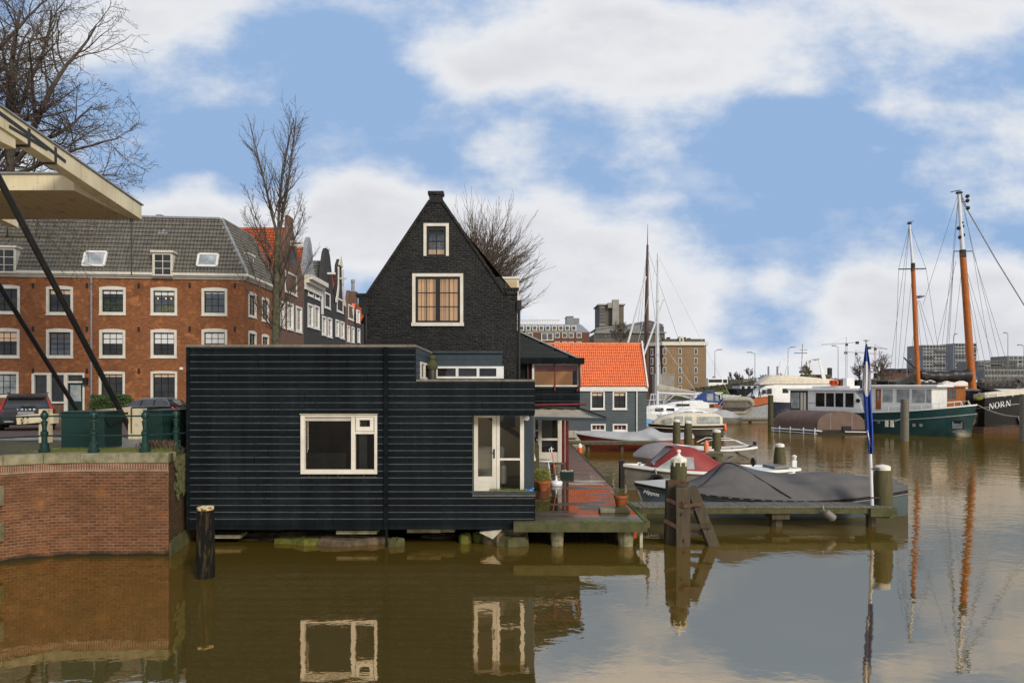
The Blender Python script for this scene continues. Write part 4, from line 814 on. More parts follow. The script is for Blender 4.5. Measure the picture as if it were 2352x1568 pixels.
# ------------------------------------------------------------------ orange brick corner building
bb = thing('brick_apartment_house', 'long orange brick corner house with a grey tiled roof, dormers and arched white windows', 'house', (-24, 47.5, 2.3))
PcL = Vector((X_(561, 48.0), 48.0, 0)); PlL = Vector((X_(0, 46.5), 46.5, 0)); ud = (PcL - PlL).normalized(); nd = Vector((-ud.y, ud.x, 0))
pl = Plane(PcL, ud, nd)
def su(px):
    k = (px - CX) / F; return (k * PcL.y - PcL.x) / (ud.x - k * ud.y)
def sz(px, py): return Z_(py, PcL.y + su(px) * ud.y)
def srect(x0, x1, y0, y1): return (su(x0), su(x1), sz((x0 + x1) / 2, y1), sz((x0 + x1) / 2, y0))
ZE = sz(560, 643); UL = su(-190)
ups = [srect(-16, 46, 657, 720), srect(106, 168, 659, 722), srect(228, 289, 660, 722), srect(346, 407, 662, 723), srect(463, 522, 663, 724)]
low = [srect(-17, 45, 756, 821), srect(106, 168, 757, 821), srect(228, 288, 758, 821), srect(346, 406, 758, 821), srect(463, 522, 757, 821)]
gro = [srect(-17, 43, 854, 911), srect(227, 287, 854, 924), srect(346, 407, 853, 926)]
du = srect(73, 194, 856, 950); du = (du[0], du[1], 2.42, du[3])
mb = MB(); wall_sheet(mb, pl, UL, 0, 2.2, ZE, ups + low + gro + [du], .16)
prs = right(PcL.x); YS1 = 54.5
side = []
def z3(X, Y): return (700 + X / 2.24) / 1.7415, (800 + Y / 2.24) / 1.7415
def rrect(xa, xb, ya, yb, XR):
    (pa, _), (pb, _) = z3(xa, 0), z3(xb, 0); Ya, Yb = XR * F / (pa - CX), XR * F / (pb - CX); Ym = (Ya + Yb) / 2
    return (Ya, Yb, Z_(z3(0, yb)[1], Ym), Z_(z3(0, ya)[1], Ym))
XR = PcL.x
side = [rrect(658, 730, 836, 1050, XR), rrect(778, 842, 882, 1088, XR), rrect(658, 730, 1180, 1390, XR), rrect(778, 842, 1210, 1390, XR)]
wall_sheet(mb, prs, 48.0, YS1, 2.2, ZE, side, .16); mb.build('wall', M['brick_orange'], bb)
alt = ['pane_dark', 'pane_dark', 'pane_dark', 'pane_sky', 'pane_sky']
for i, h in enumerate(ups): window(bb, pl, *h, fw=.17, cols=3, rows=3, arch=.09, proud=.02, recess=.15, pane=alt[i], blind=[None, .2, .17, .2, .1][i], blindm=['blind', 'curtain_dark', 'blind', 'blind', 'blind'][i], sw=.06)
for i, h in enumerate(low): window(bb, pl, *h, fw=.17, cols=3, rows=4, arch=.09, proud=.02, recess=.15, pane=['pane_dark', 'pane_sky', 'pane_dark', 'pane_dark', 'pane_pale'][i], blind=[.4, .25, .5, .5, .95][i], blindm=['curtain_dark', 'cloth_grey', 'blind', 'blind', 'blind'][i], mid=True, sw=.06)
for i, h in enumerate(gro): window(bb, pl, *h, fw=.15, cols=3, rows=3, arch=.05, proud=.02, recess=.15, pane=['pane_pale', 'pane_dark', 'pane_dark'][i], blind=[None, .1, .12][i], blindm='curtain_dark', sw=.06)
for i, h in enumerate(side): window(bb, prs, *h, fw=.15, cols=2, rows=4, arch=.09, proud=.02, recess=.15, pane='pane_sky', sw=.06)
mb = MB(); a, b, c, d = du    # door unit: two windows and a dark door with a fanlight
x = [su(v_) for v_ in (73, 79, 108, 117, 147, 155, 190, 194.5)]
pbox(mb, pl, x[0], x[1], c, d, -.03, .15); pbox(mb, pl, x[2], x[3], c, d, -.03, .15); pbox(mb, pl, x[4], x[5], c, d, -.03, .15); pbox(mb, pl, x[6], x[7], c, d, -.03, .15); pbox(mb, pl, x[1], x[6], d - .14, d, -.028, .15); pbox(mb, pl, x[5], x[6], sz(170, 879), sz(170, 875), -.027, .15)
for i, j in ((1, 2), (3, 4)): pbox(mb, pl, x[i], x[j], sz(120, 926), sz(120, 922), -.05, .15)
w = mb.build('door_surround', M['trim'], bb)
mb = MB()
for i, j in ((1, 2), (3, 4)): mb.quad(pl(x[i], sz(120, 922), .12), pl(x[j], sz(120, 922), .12), pl(x[j], d - .1, .12), pl(x[i], d - .1, .12))
mb.quad(pl(x[5], sz(170, 876), .12), pl(x[6], sz(170, 876), .12), pl(x[6], d - .1, .12), pl(x[5], d - .1, .12)); mb.build('pane', M['pane_dark'], w)
mb = MB(); 
for i, j in ((1, 2), (3, 4)): pbox(mb, pl, x[i], x[j], 2.3, sz(120, 925), .1, .16)
mb.build('window_apron', M['brick_brown'], bb)
mb = MB(); zt_ = sz(170, 879); pbox(mb, pl, x[5], x[6], 2.42, zt_, .08, .15); dr = mb.build('door', M['green_paint'], bb)
mb = MB(); pbox(mb, pl, x[5] + .15, x[6] - .15, lerp(2.42, zt_, .45), zt_ - .15, .07, .08); mb.build('pane', M['pane_pale'], dr)
mb = MB(); pbox(mb, pl, x[4] + .0, x[6], 2.2, 2.42, -.3, .1); mb.build('step', M['stone'], bb)
mb = MB()   # cornice along both fronts
for d_, z0, z1 in ((-.10, 0, .12), (-.22, .12, .22), (-.34, .22, .42)):
    pbox(mb, pl, UL, 0.0 - d_, ZE + z0, ZE + z1, d_, .3); pbox(mb, prs, 48.0 + d_ + .3, YS1, ZE + z0, ZE + z1 - .001, d_, .25)
mb.build('cornice', M['trim'], bb)
eo = pl(0, ZE + .40, -.30); run, rise = 1.7, 4.2; vv = nd * run + Vector((0, 0, rise)); vl = vv.length; nn = (Vector((0, 0, run)) - nd * rise).normalized()
hipu = -2.0
mb = MB(); tile_roof(mb, eo, ud, vv, nn, vl, lambda t: (UL, lerp(.25, hipu, t / vl)), tw=.24, th=.33, amp=.06, step=.07, per=5); rf = mb.build('roof', M['tile_grey'], bb)
top = eo + vv
vs = Vector((-2.3, 0, rise)); so_ = Vector((PcL.x + .3, 48.0, ZE + .40)); ns = Vector((rise, 0, 2.3)).normalized()
mb = MB(); tile_roof(mb, so_, Vector((0, 1, 0)), vs, ns, vs.length, lambda t: (lerp(-.2, (top + ud * hipu).y - 48.0, t / vs.length), lerp(YS1 - 48, YS1 - 48, t)), tw=.24, th=.33, amp=.06, step=.07, per=5); mb.build('side_slope', M['tile_grey'], rf)
mb = MB(); mb.beam(eo + ud * .27, top + ud * hipu, .3, .10, nn); mb.build('hip_lead', M['lead'], rf)
mb = MB(); mb.beam(top + ud * (UL), top + ud * (hipu - .1), .34, .14); tb = top + ud * hipu; mb.quad(top + ud * UL, tb, tb + nd * 5, top + ud * UL + nd * 5); mb.build('ridge', M['lead'], rf)
def on_roof(px, py):     # where the ray through a pixel meets the front slope
    dv = Vector(((px - CX) / F, 1, (HY - py) / F)); o = Vector((0, 0, H)); t = (eo - o).dot(nn) / dv.dot(nn); return o + dv * t
vh = vv.normalized()
for (x0, x1, y0, y1) in ((196, 243, 581, 612), (457, 500, 586, 613)):
    c = on_roof((x0 + x1) / 2, (y0 + y1) / 2); wdt = (su(x1) - su(x0)) / 2 * 1.03; hgt = (on_roof(0, y0) - on_roof(0, y1)).length / 2
    mb = MB()
    for a, b in (((-1, -1), (1, -1)), ((1, -1), (1, 1)), ((1, 1), (-1, 1)), ((-1, 1), (-1, -1))): mb.beam(c + ud * a[0] * wdt + vh * a[1] * hgt + nn * .1, c + ud * b[0] * wdt + vh * b[1] * hgt + nn * .1, .14, .18, nn)
    s_ = mb.build('skylight', M['trim_white'], rf)
    mb = MB(); q4 = [c + ud * sx * wdt + vh * sy * hgt + nn * .15 for sx, sy in ((-1, -1), (1, -1), (1, 1), (-1, 1))]; mb.poly(q4); mb.build('pane', M['pane_skylight'], s_)
for (x0, x1, y0, y1, nm) in ((355, 401, 580, 633, 0), (-12, 44, 570, 626, 0), (-120, -70, 570, 626, 0)):
    u0, u1 = su(x0), su(x1); base = on_roof((x0 + x1) / 2, y1); dd = (base - PcL).dot(nd); z0 = base.z - .05; z1 = z0 + (y1 - y0) / 32.4
    mb = MB(); pd_ = Plane(PcL + nd * dd, ud, nd)
    pbox(mb, pd_, u0, u1, z0, z1, .02, .75); pbox(mb, pd_, u0 - .08, u1 + .1, z1, z1 + .14, -.14, .9)
    dm = mb.build('dormer', M['trim'], rf); window_ = (u0 + .06, u1 - .06, z0 + .05, z1 - .08)
    mb = MB(); a, b, c, d = window_; pbox(mb, pd_, a, a + .12, c, d, -.04, .02); pbox(mb, pd_, b - .05, b, c, d, -.04, .02); pbox(mb, pd_, a + .12, b - .05, c, c + .08, -.04, .02); pbox(mb, pd_, a + .12, b - .05, d - .06, d, -.04, .02); x_ = (a + b) / 2 + .04; pbox(mb, pd_, x_ - .02, x_ + .02, c + .08, d - .06, -.02, .02)
    for t_ in (.33, .66): pbox(mb, pd_, a + .12, b - .05, lerp(c, d, t_) - .02, lerp(c, d, t_) + .02, -.019, .02)
    mb.build('dormer_frame', M['trim'], dm)
    MB().quad(pd_(a + .1, c + .1, .005), pd_(b - .04, c + .1, .005), pd_(b - .04, d - .05, .005), pd_(a + .1, d - .05, .005)).build('pane', M['pane_dark'], dm)
ps_ = right(PcL.x - .35); mb = MB(); pbox(mb, ps_, 49.5, 50.7, ZE + .4, ZE + 2.1, 0, 1.05); pbox(mb, ps_, 49.4, 50.8, ZE + 2.1, ZE + 2.22, -.1, 1.15); dm = mb.build('dormer', M['trim'], rf)
MB().quad(ps_(49.65, ZE + .55, -.01), ps_(50.55, ZE + .55, -.01), ps_(50.55, ZE + 1.95, -.01), ps_(49.65, ZE + 1.95, -.01)).build('pane', M['pane_sky'], dm)
cY = top.y + .5; mb = MB(); mb.box(X_(360, cY), X_(371, cY), cY, cY + .5, top.z - .3, Z_(496, cY)); mb.box(X_(359, cY), X_(372, cY), cY - .05, cY + .55, Z_(496, cY), Z_(493, cY)); mb.build('chimney', M['lead'], rf)
c = on_roof(376, 534); mb = MB(); mb.beam(c - ud * .35, c + ud * .35, .3, .12, nn); mb.lathe([(.1, -.1), (.1, .22), (.13, .24), (.0, .28)], c, 8); mb.build('roof_vent', M['lead'], rf)
mb = MB(); mb.tube([pl(su(211.5), 2.3, -.1), pl(su(211.5), ZE, -.1)], .06, 8); mb.build('downpipe', M['lead'], bb)
mb = MB()
for py in (650, 750, 846):
    for px in (76, 200, 319, 436, 540):
        if py == 846 and px > 420: continue
        pbox(mb, pl, su(px) - .06, su(px) + .06, sz(px, py + 11), sz(px, py), -.06, .02)
mb.build('wall_anchor', M['black_metal'], bb)
mb = MB(); pbox(mb, pl, su(198) - .12, su(198) + .12, sz(198, 884), sz(198, 867), -.25, 0); mb.build('wall_lantern', M['black_metal'], bb)
mb = MB(); pbox(mb, pl, su(196), su(200), sz(198, 886), sz(198, 882), -.03, 0); pbox(mb, pl, su(414), su(421), sz(417, 849), sz(417, 843), -.12, 0); mb.build('wall_box', M['trim_white'], bb)
mb = MB(); rng = random.Random(5)     # pots on the sill and lamps behind two upper windows
for k, (h, col) in enumerate(((ups[2], 'leaf'), (ups[3], 'leaf_yellow'))):
    mb = MB()
    for i in range(46):
        uu = rng.uniform(h[0] + .3, h[1] - .3); zz = h[2] + .25 + rng.random() ** 1.5 * (.75 if k == 0 else .3); mb.add([pl(uu, zz, .128), pl(uu + rng.uniform(-.12, .12), zz + .05, .127), pl(uu + rng.uniform(-.1, .1), zz + rng.uniform(.1, .3), .128)], [(0, 1, 2)])
    mb.build('window_plants', M[col], bb)
mb = MB()
for uu in (.25, .55, .75): h = ups[3]; mb.ball(pl(lerp(h[0], h[1], uu), lerp(h[2], h[3], .62), .12), .045, 8, 5)
mb.build('ceiling_lamp', M['bulb'], bb)
# ------------------------------------------------------------------ canal house row
def row_house(name, label, Ya, Yb, prof, wallm, roofm, ridge, wins, xr, extras=None, wf='trim_white', dep=11, eave=None, rd=0):
    t = thing(name, label, 'house', (xr, (Ya + Yb) / 2, 2.3)); pr = right(xr); ya = min(eave if eave else min(z for f, z in prof), min(z for f, z in prof))
    mb = MB(); wall_sheet(mb, pr, Ya, Yb, 2.2, ya, [w for w in wins if w[3] < ya - .05], .14)
    tops = [(lerp(Ya, Yb, f), z) for f, z in prof]
    mb.prism([pr(y, z, 0) for y, z in [(Ya, ya)] + tops + [(Yb, ya)]], (-.35, 0, 0))
    mb.quad((xr, Ya, 2.2), (xr - dep, Ya, 2.2), (xr - dep, Ya, ya), (xr, Ya, ya)); mb.quad((xr, Yb, 2.2), (xr - dep, Yb, 2.2), (xr - dep, Yb, ya), (xr, Yb, ya)); mb.build('wall', wallm, t)
    ym, zr = ridge; e = ya - .1; mb = MB()
    for y0, s in ((Ya, 1), (Yb, -1)):
        v = Vector((0, ym - y0, zr - e)); n = Vector((0, -(zr - e) * s, abs(ym - y0))).normalized()
        if s == 1: tile_roof(mb, (xr - .34, y0, e), (-1, 0, 0), v, n, v.length, lambda q_: (rd, dep), tw=.28, th=.36, amp=.06, step=.07, per=4)
        else: mb.quad((xr - .34, y0, e), (xr - dep, y0, e), (xr - dep, ym, zr), (xr - .34, ym, zr))
    rf = mb.build('roof', roofm, t)
    for w in wins: window(t, pr, *w, fw=.16, cols=2, rows=3, proud=.05, recess=.13, frame=wf, sash=wf, pane='pane_sky', sill=.09, sw=.07, bw=.05)
    return t, pr
XRR = XR
def rz_(px, py): Y = XRR * F / (px - CX); return Y, Z_(py, Y)
wB = [rrect(985, 1090, 655, 840, XRR), rrect(932, 982, 905, 1140, XRR), rrect(1006, 1060, 922, 1160, XRR), rrect(1082, 1136, 955, 1182, XRR)]
tB, prB = row_house('brown_gable_house', 'brown brick canal house with a tall pointed spout gable and an orange tiled roof', 54.52, 61.8, [(0, 13.6), (.06, 13.7), (.42, 18.0), (.42, 18.9), (.58, 18.9), (.58, 18.0), (.94, 14.4), (1, 14.4)], M['brick_brown'], M['tile_rust'], (58.2, 18.0), wB, XRR, dep=14)
mb = MB(); mb.box(XRR - .3, XRR + 1.0, 58.0, 58.3, 16.4, 16.65); mb.box(XRR - .1, XRR + 1.0, 57.85, 58.45, 16.66, 16.8); mb.build('hoist_beam', M['trim_white'], tB)
a = rrect(1018, 1060, 470, 575, XRR); mb = MB(); pbox(mb, prB, a[0], a[1], a[2], a[3], -.02, .05); mb.build('shutter_hatch', M['black_metal'], tB)
mb = MB(); mb.box(XRR - 9.6, XRR - 6.2, 55.2, 56.8, 13.5, Z_(551, 55.2)); mb.build('roof_box', M['timber_black'], tB)
mb = MB(); pbox(mb, prB, 54.6, 61.8, 6.6, 7.15, -.35, .0); pbox(mb, prB, 54.7, 61.7, 6.1, 6.6, -.12, .0); mb.build('shop_cornice', M['trim_white'], tB)
wC = [rrect(1192, 1240, 722, 862, XRR), rrect(1255, 1296, 755, 890, XRR), rrect(1188, 1238, 930, 1138, XRR), rrect(1248, 1294, 948, 1155, XRR)]
tC, prC = row_house('cornice_house', 'black canal house with a heavy white cornice and paired white windows', 61.84, 67.3, [(0, 14.1), (1, 14.1)], M['brick_dark'], M['tile_rust'], (64.5, 17.6), wC, XRR, dep=12)
mb = MB()
for d_, z0, z1 in ((-.15, 13.3, 13.9), (-.45, 13.9, 14.2), (-.75, 14.2, 14.6)): pbox(mb, prC, 61.86, 67.28, z0, z1, d_, 0)
mb.build('cornice', M['trim'], tC); mb = MB(); pbox(mb, prC, 61.9, 67.2, 6.6, 7.1, -.4, .0); pbox(mb, prC, 61.9, 67.2, 5.0, 6.6, -.1, .0); mb.build('shop_cornice', M['trim'], tC)
mb = MB(); mb.prism([prC(y, z, .3) for y, z in ((62.2, 14.6), (63.4, 16.3), (64.0, 18.0), (64.6, 18.6), (65.2, 18.0), (65.8, 16.0), (66.8, 14.6))], (-.4, 0, 0)); mb.build('dormer_gable', M['lead'], tC)
wD = [rrect(1340, 1390, 832, 970, XRR), rrect(1316, 1354, 1040, 1210, XRR), rrect(1366, 1406, 1055, 1228, XRR)]
tD, prD = row_house('bell_gable_house', 'narrow dark canal house with a rounded bell gable and white hoist beam', 67.34, 72.0, [(0, 14.0), (.08, 15.4), (.18, 16.8), (.30, 18.0), (.42, 18.5), (.58, 18.5), (.70, 18.0), (.82, 16.8), (.92, 15.4), (1, 14.0)], M['brick_dark'], M['tile_grey'], (69.7, 17.3), wD, XRR)
mb = MB(); mb.box(XRR - .3, XRR + .8, 69.55, 69.75, 15.9, 16.1); mb.build('hoist_beam', M['trim_white'], tD); MB().box(XRR - .1, XRR + .06, 68.9, 70.5, 18.45, 18.65).build('gable_cap', M['trim_white'], tD); MB().box(XRR, XRR + .12, 67.4, 67.8, 11.6, 14.2).build('corner_trim', M['trim_white'], tD)
wE = [rrect(1450, 1506, 885, 1005, XRR), rrect(1438, 1470, 1072, 1222, XRR), rrect(1482, 1516, 1088, 1240, XRR)]
tE, prE = row_house('neck_gable_house', 'dark canal house with a white ornamented neck gable and red roof', 72.04, 77.2, [(0, 13.2), (.2, 13.5), (.3, 15), (.34, 17.6), (.5, 18.4), (.66, 17.6), (.7, 15), (.8, 13.5), (1, 13.2)], M['brick_dark'], M['tile_rust'], (74.6, 16.9), wE, XRR)
mb = MB()
for s in (-1, 1):
    y0 = 74.62; mb.prism([prE(y0 + s * y, z, -.06) for y, z in ((.85, 17.4), (1.1, 17.4), (1.15, 15.4), (1.7, 14.2), (2.1, 13.7), (2.1, 13.4), (1.5, 13.5), (.9, 15))], (.12, 0, 0))
mb.prism([prE(y, z, -.06) for y, z in ((73.7, 17.6), (75.5, 17.6), (74.9, 18.4), (74.6, 18.8), (74.3, 18.4))], (.12, 0, 0)); mb.box(XRR - .2, XRR + .7, 74.55, 74.75, 16.2, 16.38); mb.build('gable_scroll', M['trim'], tE)
wF = [rrect(1552, 1600, 942, 1072, XRR), rrect(1542, 1566, 1124, 1268, XRR), rrect(1582, 1606, 1136, 1275, XRR)]
row_house('clock_gable_house', 'dark brown canal house with a small rounded gable beside the last narrow house', 77.24, 81.4, [(0, 12.2), (.15, 13), (.3, 14.6), (.42, 15.6), (.58, 15.6), (.7, 14.6), (.85, 13), (1, 12.2)], M['brick_brown'], M['tile_rust'], (79.3, 14.6), wF, XRR)
wG = [rrect(1632, 1656, 985, 1100, XRR), rrect(1634, 1657, 1150, 1275, XRR)]
tG, prG = row_house('end_row_house', 'last narrow dark canal house with a bright red roof at the end of the row', 81.44, 86, [(0, 12.0), (1, 12.0)], M['brick_dark'], M['tile_orange'], (83.6, 14.6), wG, XRR)
row_house('street_end_house', 'dark house with a red roof glimpsed in the gap beside the black gable', 86.05, 99, [(0, 12.4), (1, 12.4)], M['brick_dark'], M['tile_rust'], (92, 15.6), [(88, 89.4, 8.5, 11), (91, 92.4, 8.5, 11), (88, 89.4, 4.5, 7)], XRR)
YC = 84.2; xc = XRR - .4; mb = MB(); mb.box(xc - 1.0, xc, YC, YC + .9, 11.8, 16.2); cs = mb.build('chimney_stack', M['brick_brown'], tG)
MB().lathe([(.24, 16.2), (.2, 17.3), (.25, 17.4), (.25, 17.7), (0, 17.75)], (xc - .5, YC + .45, 0), 10).build('chimney_pot', M['lead'], cs)
# ------------------------------------------------------------------ drawbridge: counterweight arms and stays
br = thing('drawbridge', 'cream painted drawbridge balance with iron straps and black stays over the quay', 'drawbridge', (-13.2, 18, 2.7))
XA = -13.02; Yf = 24.0
def on_x(px, py, X): Y = X * F / (px - CX); return Vector((X, Y, Z_(py, Y)))
tf, tn = on_x(325.5, 472, XA), on_x(0, 245, XA); dirv = (tn - tf).normalized(); hgt = .50
t0 = tf; t1 = tf + dirv * 13.0
mb = MB(); wv = Vector((-.36, 0, 0)); dn = Vector((0, 0, -hgt))
mb.prism([t0, t1, t1 + dn, t0 + dn], wv); mb.build('balance_arm', M['cream'], br, bevel=.01)
XB = XA - 5.2; off = Vector((XB - XA, 1.2, 0)); mb = MB(); mb.prism([t0 + off, t1 + off, t1 + off + dn, t0 + off + dn], wv); mb.build('balance_arm', M['cream'], br, bevel=.01)
mb = MB(); a = t0 + Vector((.05, .05, .0)); mb.prism([a, t1 + Vector((.05, 0, 0)), t1 + Vector((.05, 0, .04)), a + Vector((0, 0, .04))], Vector((-.46, 0, 0))); mb.build('arm_capping', M['lead'], br)
y0, y1 = 20.85, 24.02; zb0, zb1 = Z_(437, 20.85), Z_(503.5, 24.0); zt0 = Z_(400, 20.85)
x0, x1 = XB - .36, XA - .362
mb = MB(); mb.add([(x0, y0, zb0), (x1, y0, zb0), (x1, y1, zb1), (x0, y1, zb1), (x0, y0, zt0), (x1, y0, zt0), (x1, y1, zt0 - .3), (x0, y1, zt0 - .3)], [(4, 5, 6, 7), (0, 1, 5, 4), (1, 2, 6, 5), (2, 3, 7, 6), (3, 0, 4, 7)])
mb.build('counterweight', M['cream'], br)
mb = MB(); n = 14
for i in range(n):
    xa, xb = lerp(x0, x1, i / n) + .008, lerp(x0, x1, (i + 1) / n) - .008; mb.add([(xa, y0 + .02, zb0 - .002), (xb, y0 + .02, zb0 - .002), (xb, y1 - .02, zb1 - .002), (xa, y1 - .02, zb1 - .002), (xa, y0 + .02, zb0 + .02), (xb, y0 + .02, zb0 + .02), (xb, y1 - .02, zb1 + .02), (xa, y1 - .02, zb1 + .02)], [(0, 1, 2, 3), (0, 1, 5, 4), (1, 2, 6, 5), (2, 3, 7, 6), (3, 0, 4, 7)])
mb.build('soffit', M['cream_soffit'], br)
mb = MB(); mb.box(x0, x1, y0 - .06, y0 + .1, zt0, zt0 + .05); mb.build('counterweight_capping', M['lead'], br)
# iron straps
def armp(px, f):      # point on the outer face: photo column, 0 top .. 1 bottom
    k = (px - CX) / F; s = (XA / k - t0.y) / dirv.y; return t0 + dirv * s + dn * f + Vector((.012, 0, 0))
mb = MB()
for px in (66, 127): mb.beam(armp(px, .12), armp(px, 1.0), .012, .10, (0, 1, 0)); p = armp(px, 1.02); mb.box(p.x - .39, p.x + .005, p.y - .05, p.y + .05, p.z - .03, p.z)
mb.beam(armp(-6, .34), armp(66, .42), .014, .10, (0, 0, 1)); mb.beam(armp(66, .36), armp(150, .56), .015, .09, (0, 0, 1)); mb.beam(armp(20, .70), armp(66, .62), .015, .075, (0, 0, 1)); mb.beam(armp(66, .64), armp(108, .56), .013, .085, (0, 0, 1))
mb.build('iron_strap', M['iron_dark'], br)
mb = MB(); Yl = 17.7; mb.box(-19, X_(17, Yl), Yl - .3, Yl + .3, Z_(333, Yl), Z_(284, Yl)); mb.box(-19, X_(19, Yl), Yl - .36, Yl + .36, Z_(284, Yl), Z_(279, Yl)); mb.build('portal_beam', M['cream'], br, bevel=.01)
for xp in (-14.0, -18.8): MB().box(xp - .2, xp + .2, Yl - .2, Yl + .2, 2.68, Z_(333, Yl)).build('portal_post', M['cream'], br)
s0, s1 = Vector((-13.0, 23.5, 2.7)), on_x(0, 415, -13.0); e = s1 + (s1 - s0).normalized() * 2.2
mb = MB(); mb.tube([s0, e], .088, 10); mb.lathe([(.2, 0), (.18, .1), (.1, .22)], s0 - Vector((0, 0, .04)), 10); mb.build('stay', M['black_metal'], br, smooth=True)
s0, s1 = on_x(204, 985, -18.0), on_x(0, 658, -18.0); s0 = s0; e = s1 + (s1 - s0).normalized() * 3
mb = MB(); mb.tube([s0, e], .085, 10); mb.build('stay', M['black_metal'], br, smooth=True)
p = on_x(302, 503, XA - .2); mb = MB(); mb.tube([p, p - Vector((0, 0, .10))], .05, 6); mb.tube([p, (p.x, p.y, Z_(632, p.y))], .02, 6); mb.build('pull_rod', M['black_metal'], br)
# ------------------------------------------------------------------ quay railing
rl = thing('quay_railing', 'dark green iron railing with five turned posts along the brick quay', 'railing', (-11.5, 18.25, 2.7))
posts = [on_z for on_z in ()]
def qp(px, Y, z=2.7): return Vector((X_(px, Y), Y, z))
PP = [qp(-90, 16.7), qp(102, 18.15), qp(215.5, 18.2), qp(333, 18.25), qp(404, 18.95)]
prof = [(.135, 0), (.135, .10), (.11, .12), (.105, .25), (.07, .28), (.068, .46), (.09, .48), (.09, .56), (.055, .58), (.07, .6), (.05, .63), (.055, .66), (.078, .83), (.05, .86), (.045, .88), (.085, .93), (.095, .99), (.08, 1.05), (.05, 1.08), (.06, 1.09), (.03, 1.13), (0, 1.135)]
base = None
for p in PP:
    if base is None:
        base = MB().lathe(prof, p, 12).build('post', M['green_paint'], rl, smooth=True); b0 = p
    else:
        c = base.copy(); COL.objects.link(c); c.parent = rl; c.location = p - b0
for h, nm in ((.97, 'rail'), (.45, 'rail')):
    MB().tube([p + Vector((0, 0, h)) for p in PP] + ([PP[-1] + Vector((.3, .5, h))] if h < .5 else []), .022, 8).build(nm, M['green_paint'], rl, smooth=True)
# ------------------------------------------------------------------ green cabinets
gc = thing('control_cabinet', 'wide low dark green steel cabinet with a drooping lid line behind the railing', 'cabinet', (-11.6, 19.2, 2.7))
ya, yb = 19.0, 20.0; xa, xb, xc = X_(140, ya), X_(240, ya), X_(281, yb)
z1 = 2.7 + 1.02
foot = [(xa, ya), (xb, ya), (xc, yb), (xa, yb)]
mb = MB(); mb.prism([(x, y, 2.72) for x, y in foot], (0, 0, z1 - 2.72)); mb.build('body', M['green_paint'], gc, bevel=.02)
mb = MB(); c = sum((Vector((*p, 0)) for p in foot), Vector()) / 4; mb.prism([c.lerp(Vector((*p, 0)), 1.03) + Vector((0, 0, z1)) for p in foot], (0, 0, .045)); mb.prism([c.lerp(Vector((*p, 0)), 1.012) + Vector((0, 0, z1 - .14)) for p in foot], (0, 0, .13)); mb.build('lid', M['green_paint'], gc, bevel=.01)
mb = MB(); A = Vector((xb, ya - .02, 0)); B = Vector((xc, yb - .03, 0)); dv = (B - A)
for (s0_, h0), (s1_, h1) in (((.0, -.13), (.25, -.37)), ((.25, -.37), (.45, -.36)), ((.45, -.36), (.55, -.31)), ((.55, -.31), (.98, -.26))): mb.beam(A + dv * s0_ + Vector((.012, 0, z1 + h0)), A + dv * s1_ + Vector((.012, 0, z1 + h1)), .03, .05)
mb.build('hinge_bar', M['black_metal'], gc)
g2 = thing('control_cabinet', 'narrow green cabinet beside the houseboat wall behind the railing', 'cabinet', (-10.2, 19.3, 2.7))
mb = MB(); ft = [(X_(338, 19.2), 19.2), (X_(371, 19.0), 19.0), (X_(412, 19.6), 19.6), (X_(412, 19.6), 20.4), (X_(338, 19.2), 20.4)]
mb.prism([(x, y, 2.70) for x, y in ft], (0, 0, 1.06)); mb.build('body', M['green_paint'], g2, bevel=.015)
mb = MB(); c = sum((Vector((*p, 0)) for p in ft), Vector()) / 5; mb.prism([c.lerp(Vector((*p, 0)), 1.04) + Vector((0, 0, 3.76)) for p in ft], (0, 0, .04)); mb.build('lid', M['green_paint'], g2)
# barriers
b1 = thing('bridge_barrier', 'cream bridge barrier with a stubby rusty tipped arm in front of the large dark car', 'barrier', (X_(104, 22), 22, 2.7)); Y = 21.5
mb = MB(); mb.box(X_(95, Y), X_(115, Y), Y - .13, Y + .13, 2.69, Z_(939, Y)); mb.build('post', M['barrier_cream'], b1, bevel=.01)
mb = MB(); mb.beam(P(38, 964, Y - .5), P(98, 959, Y - .1), .2, .27); mb.box(X_(114, Y), X_(142, Y + .4), Y, Y + .25, Z_(972, Y), Z_(950, Y)); mb.build('arm', M['barrier_cream'], b1)
mb = MB()
for px, py in ((48, 962), (52, 958), (50, 969), (62, 957)): mb.box(X_(px, 20.88), X_(px + 3, 20.88), 20.865, 20.89, Z_(py + 4, 20.88), Z_(py, 20.88))
mb.build('rust_patch', M['rust_iron'], b1)
b2 = thing('bridge_barrier', 'cream bridge barrier with a long thin arm and twin posts beside the narrow cabinet', 'barrier', (X_(303, 24), 24, 2.7)); Y = 23.0
mb = MB(); mb.box(X_(294, Y), X_(303, Y), Y, Y + .2, 2.69, Z_(940, Y)); mb.box(X_(305, Y), X_(329, Y), Y - .05, Y + .25, 2.69, Z_(938, Y)); mb.build('post', M['barrier_cream'], b2, bevel=.01)
mb = MB(); mb.beam(P(222, 947, Y + .3), P(297, 940, Y + .1), .22, .17); mb.beam(P(280, 955, Y + .1), P(296, 956, Y + .1), .2, .12); mb.build('arm', M['barrier_cream'], b2)
mb = MB(); mb.box(X_(301.5, Y), X_(305, Y), Y - .04, Y + .1, 2.9, Z_(936, Y)); mb.build('hinge', M['rust_iron'], b2)
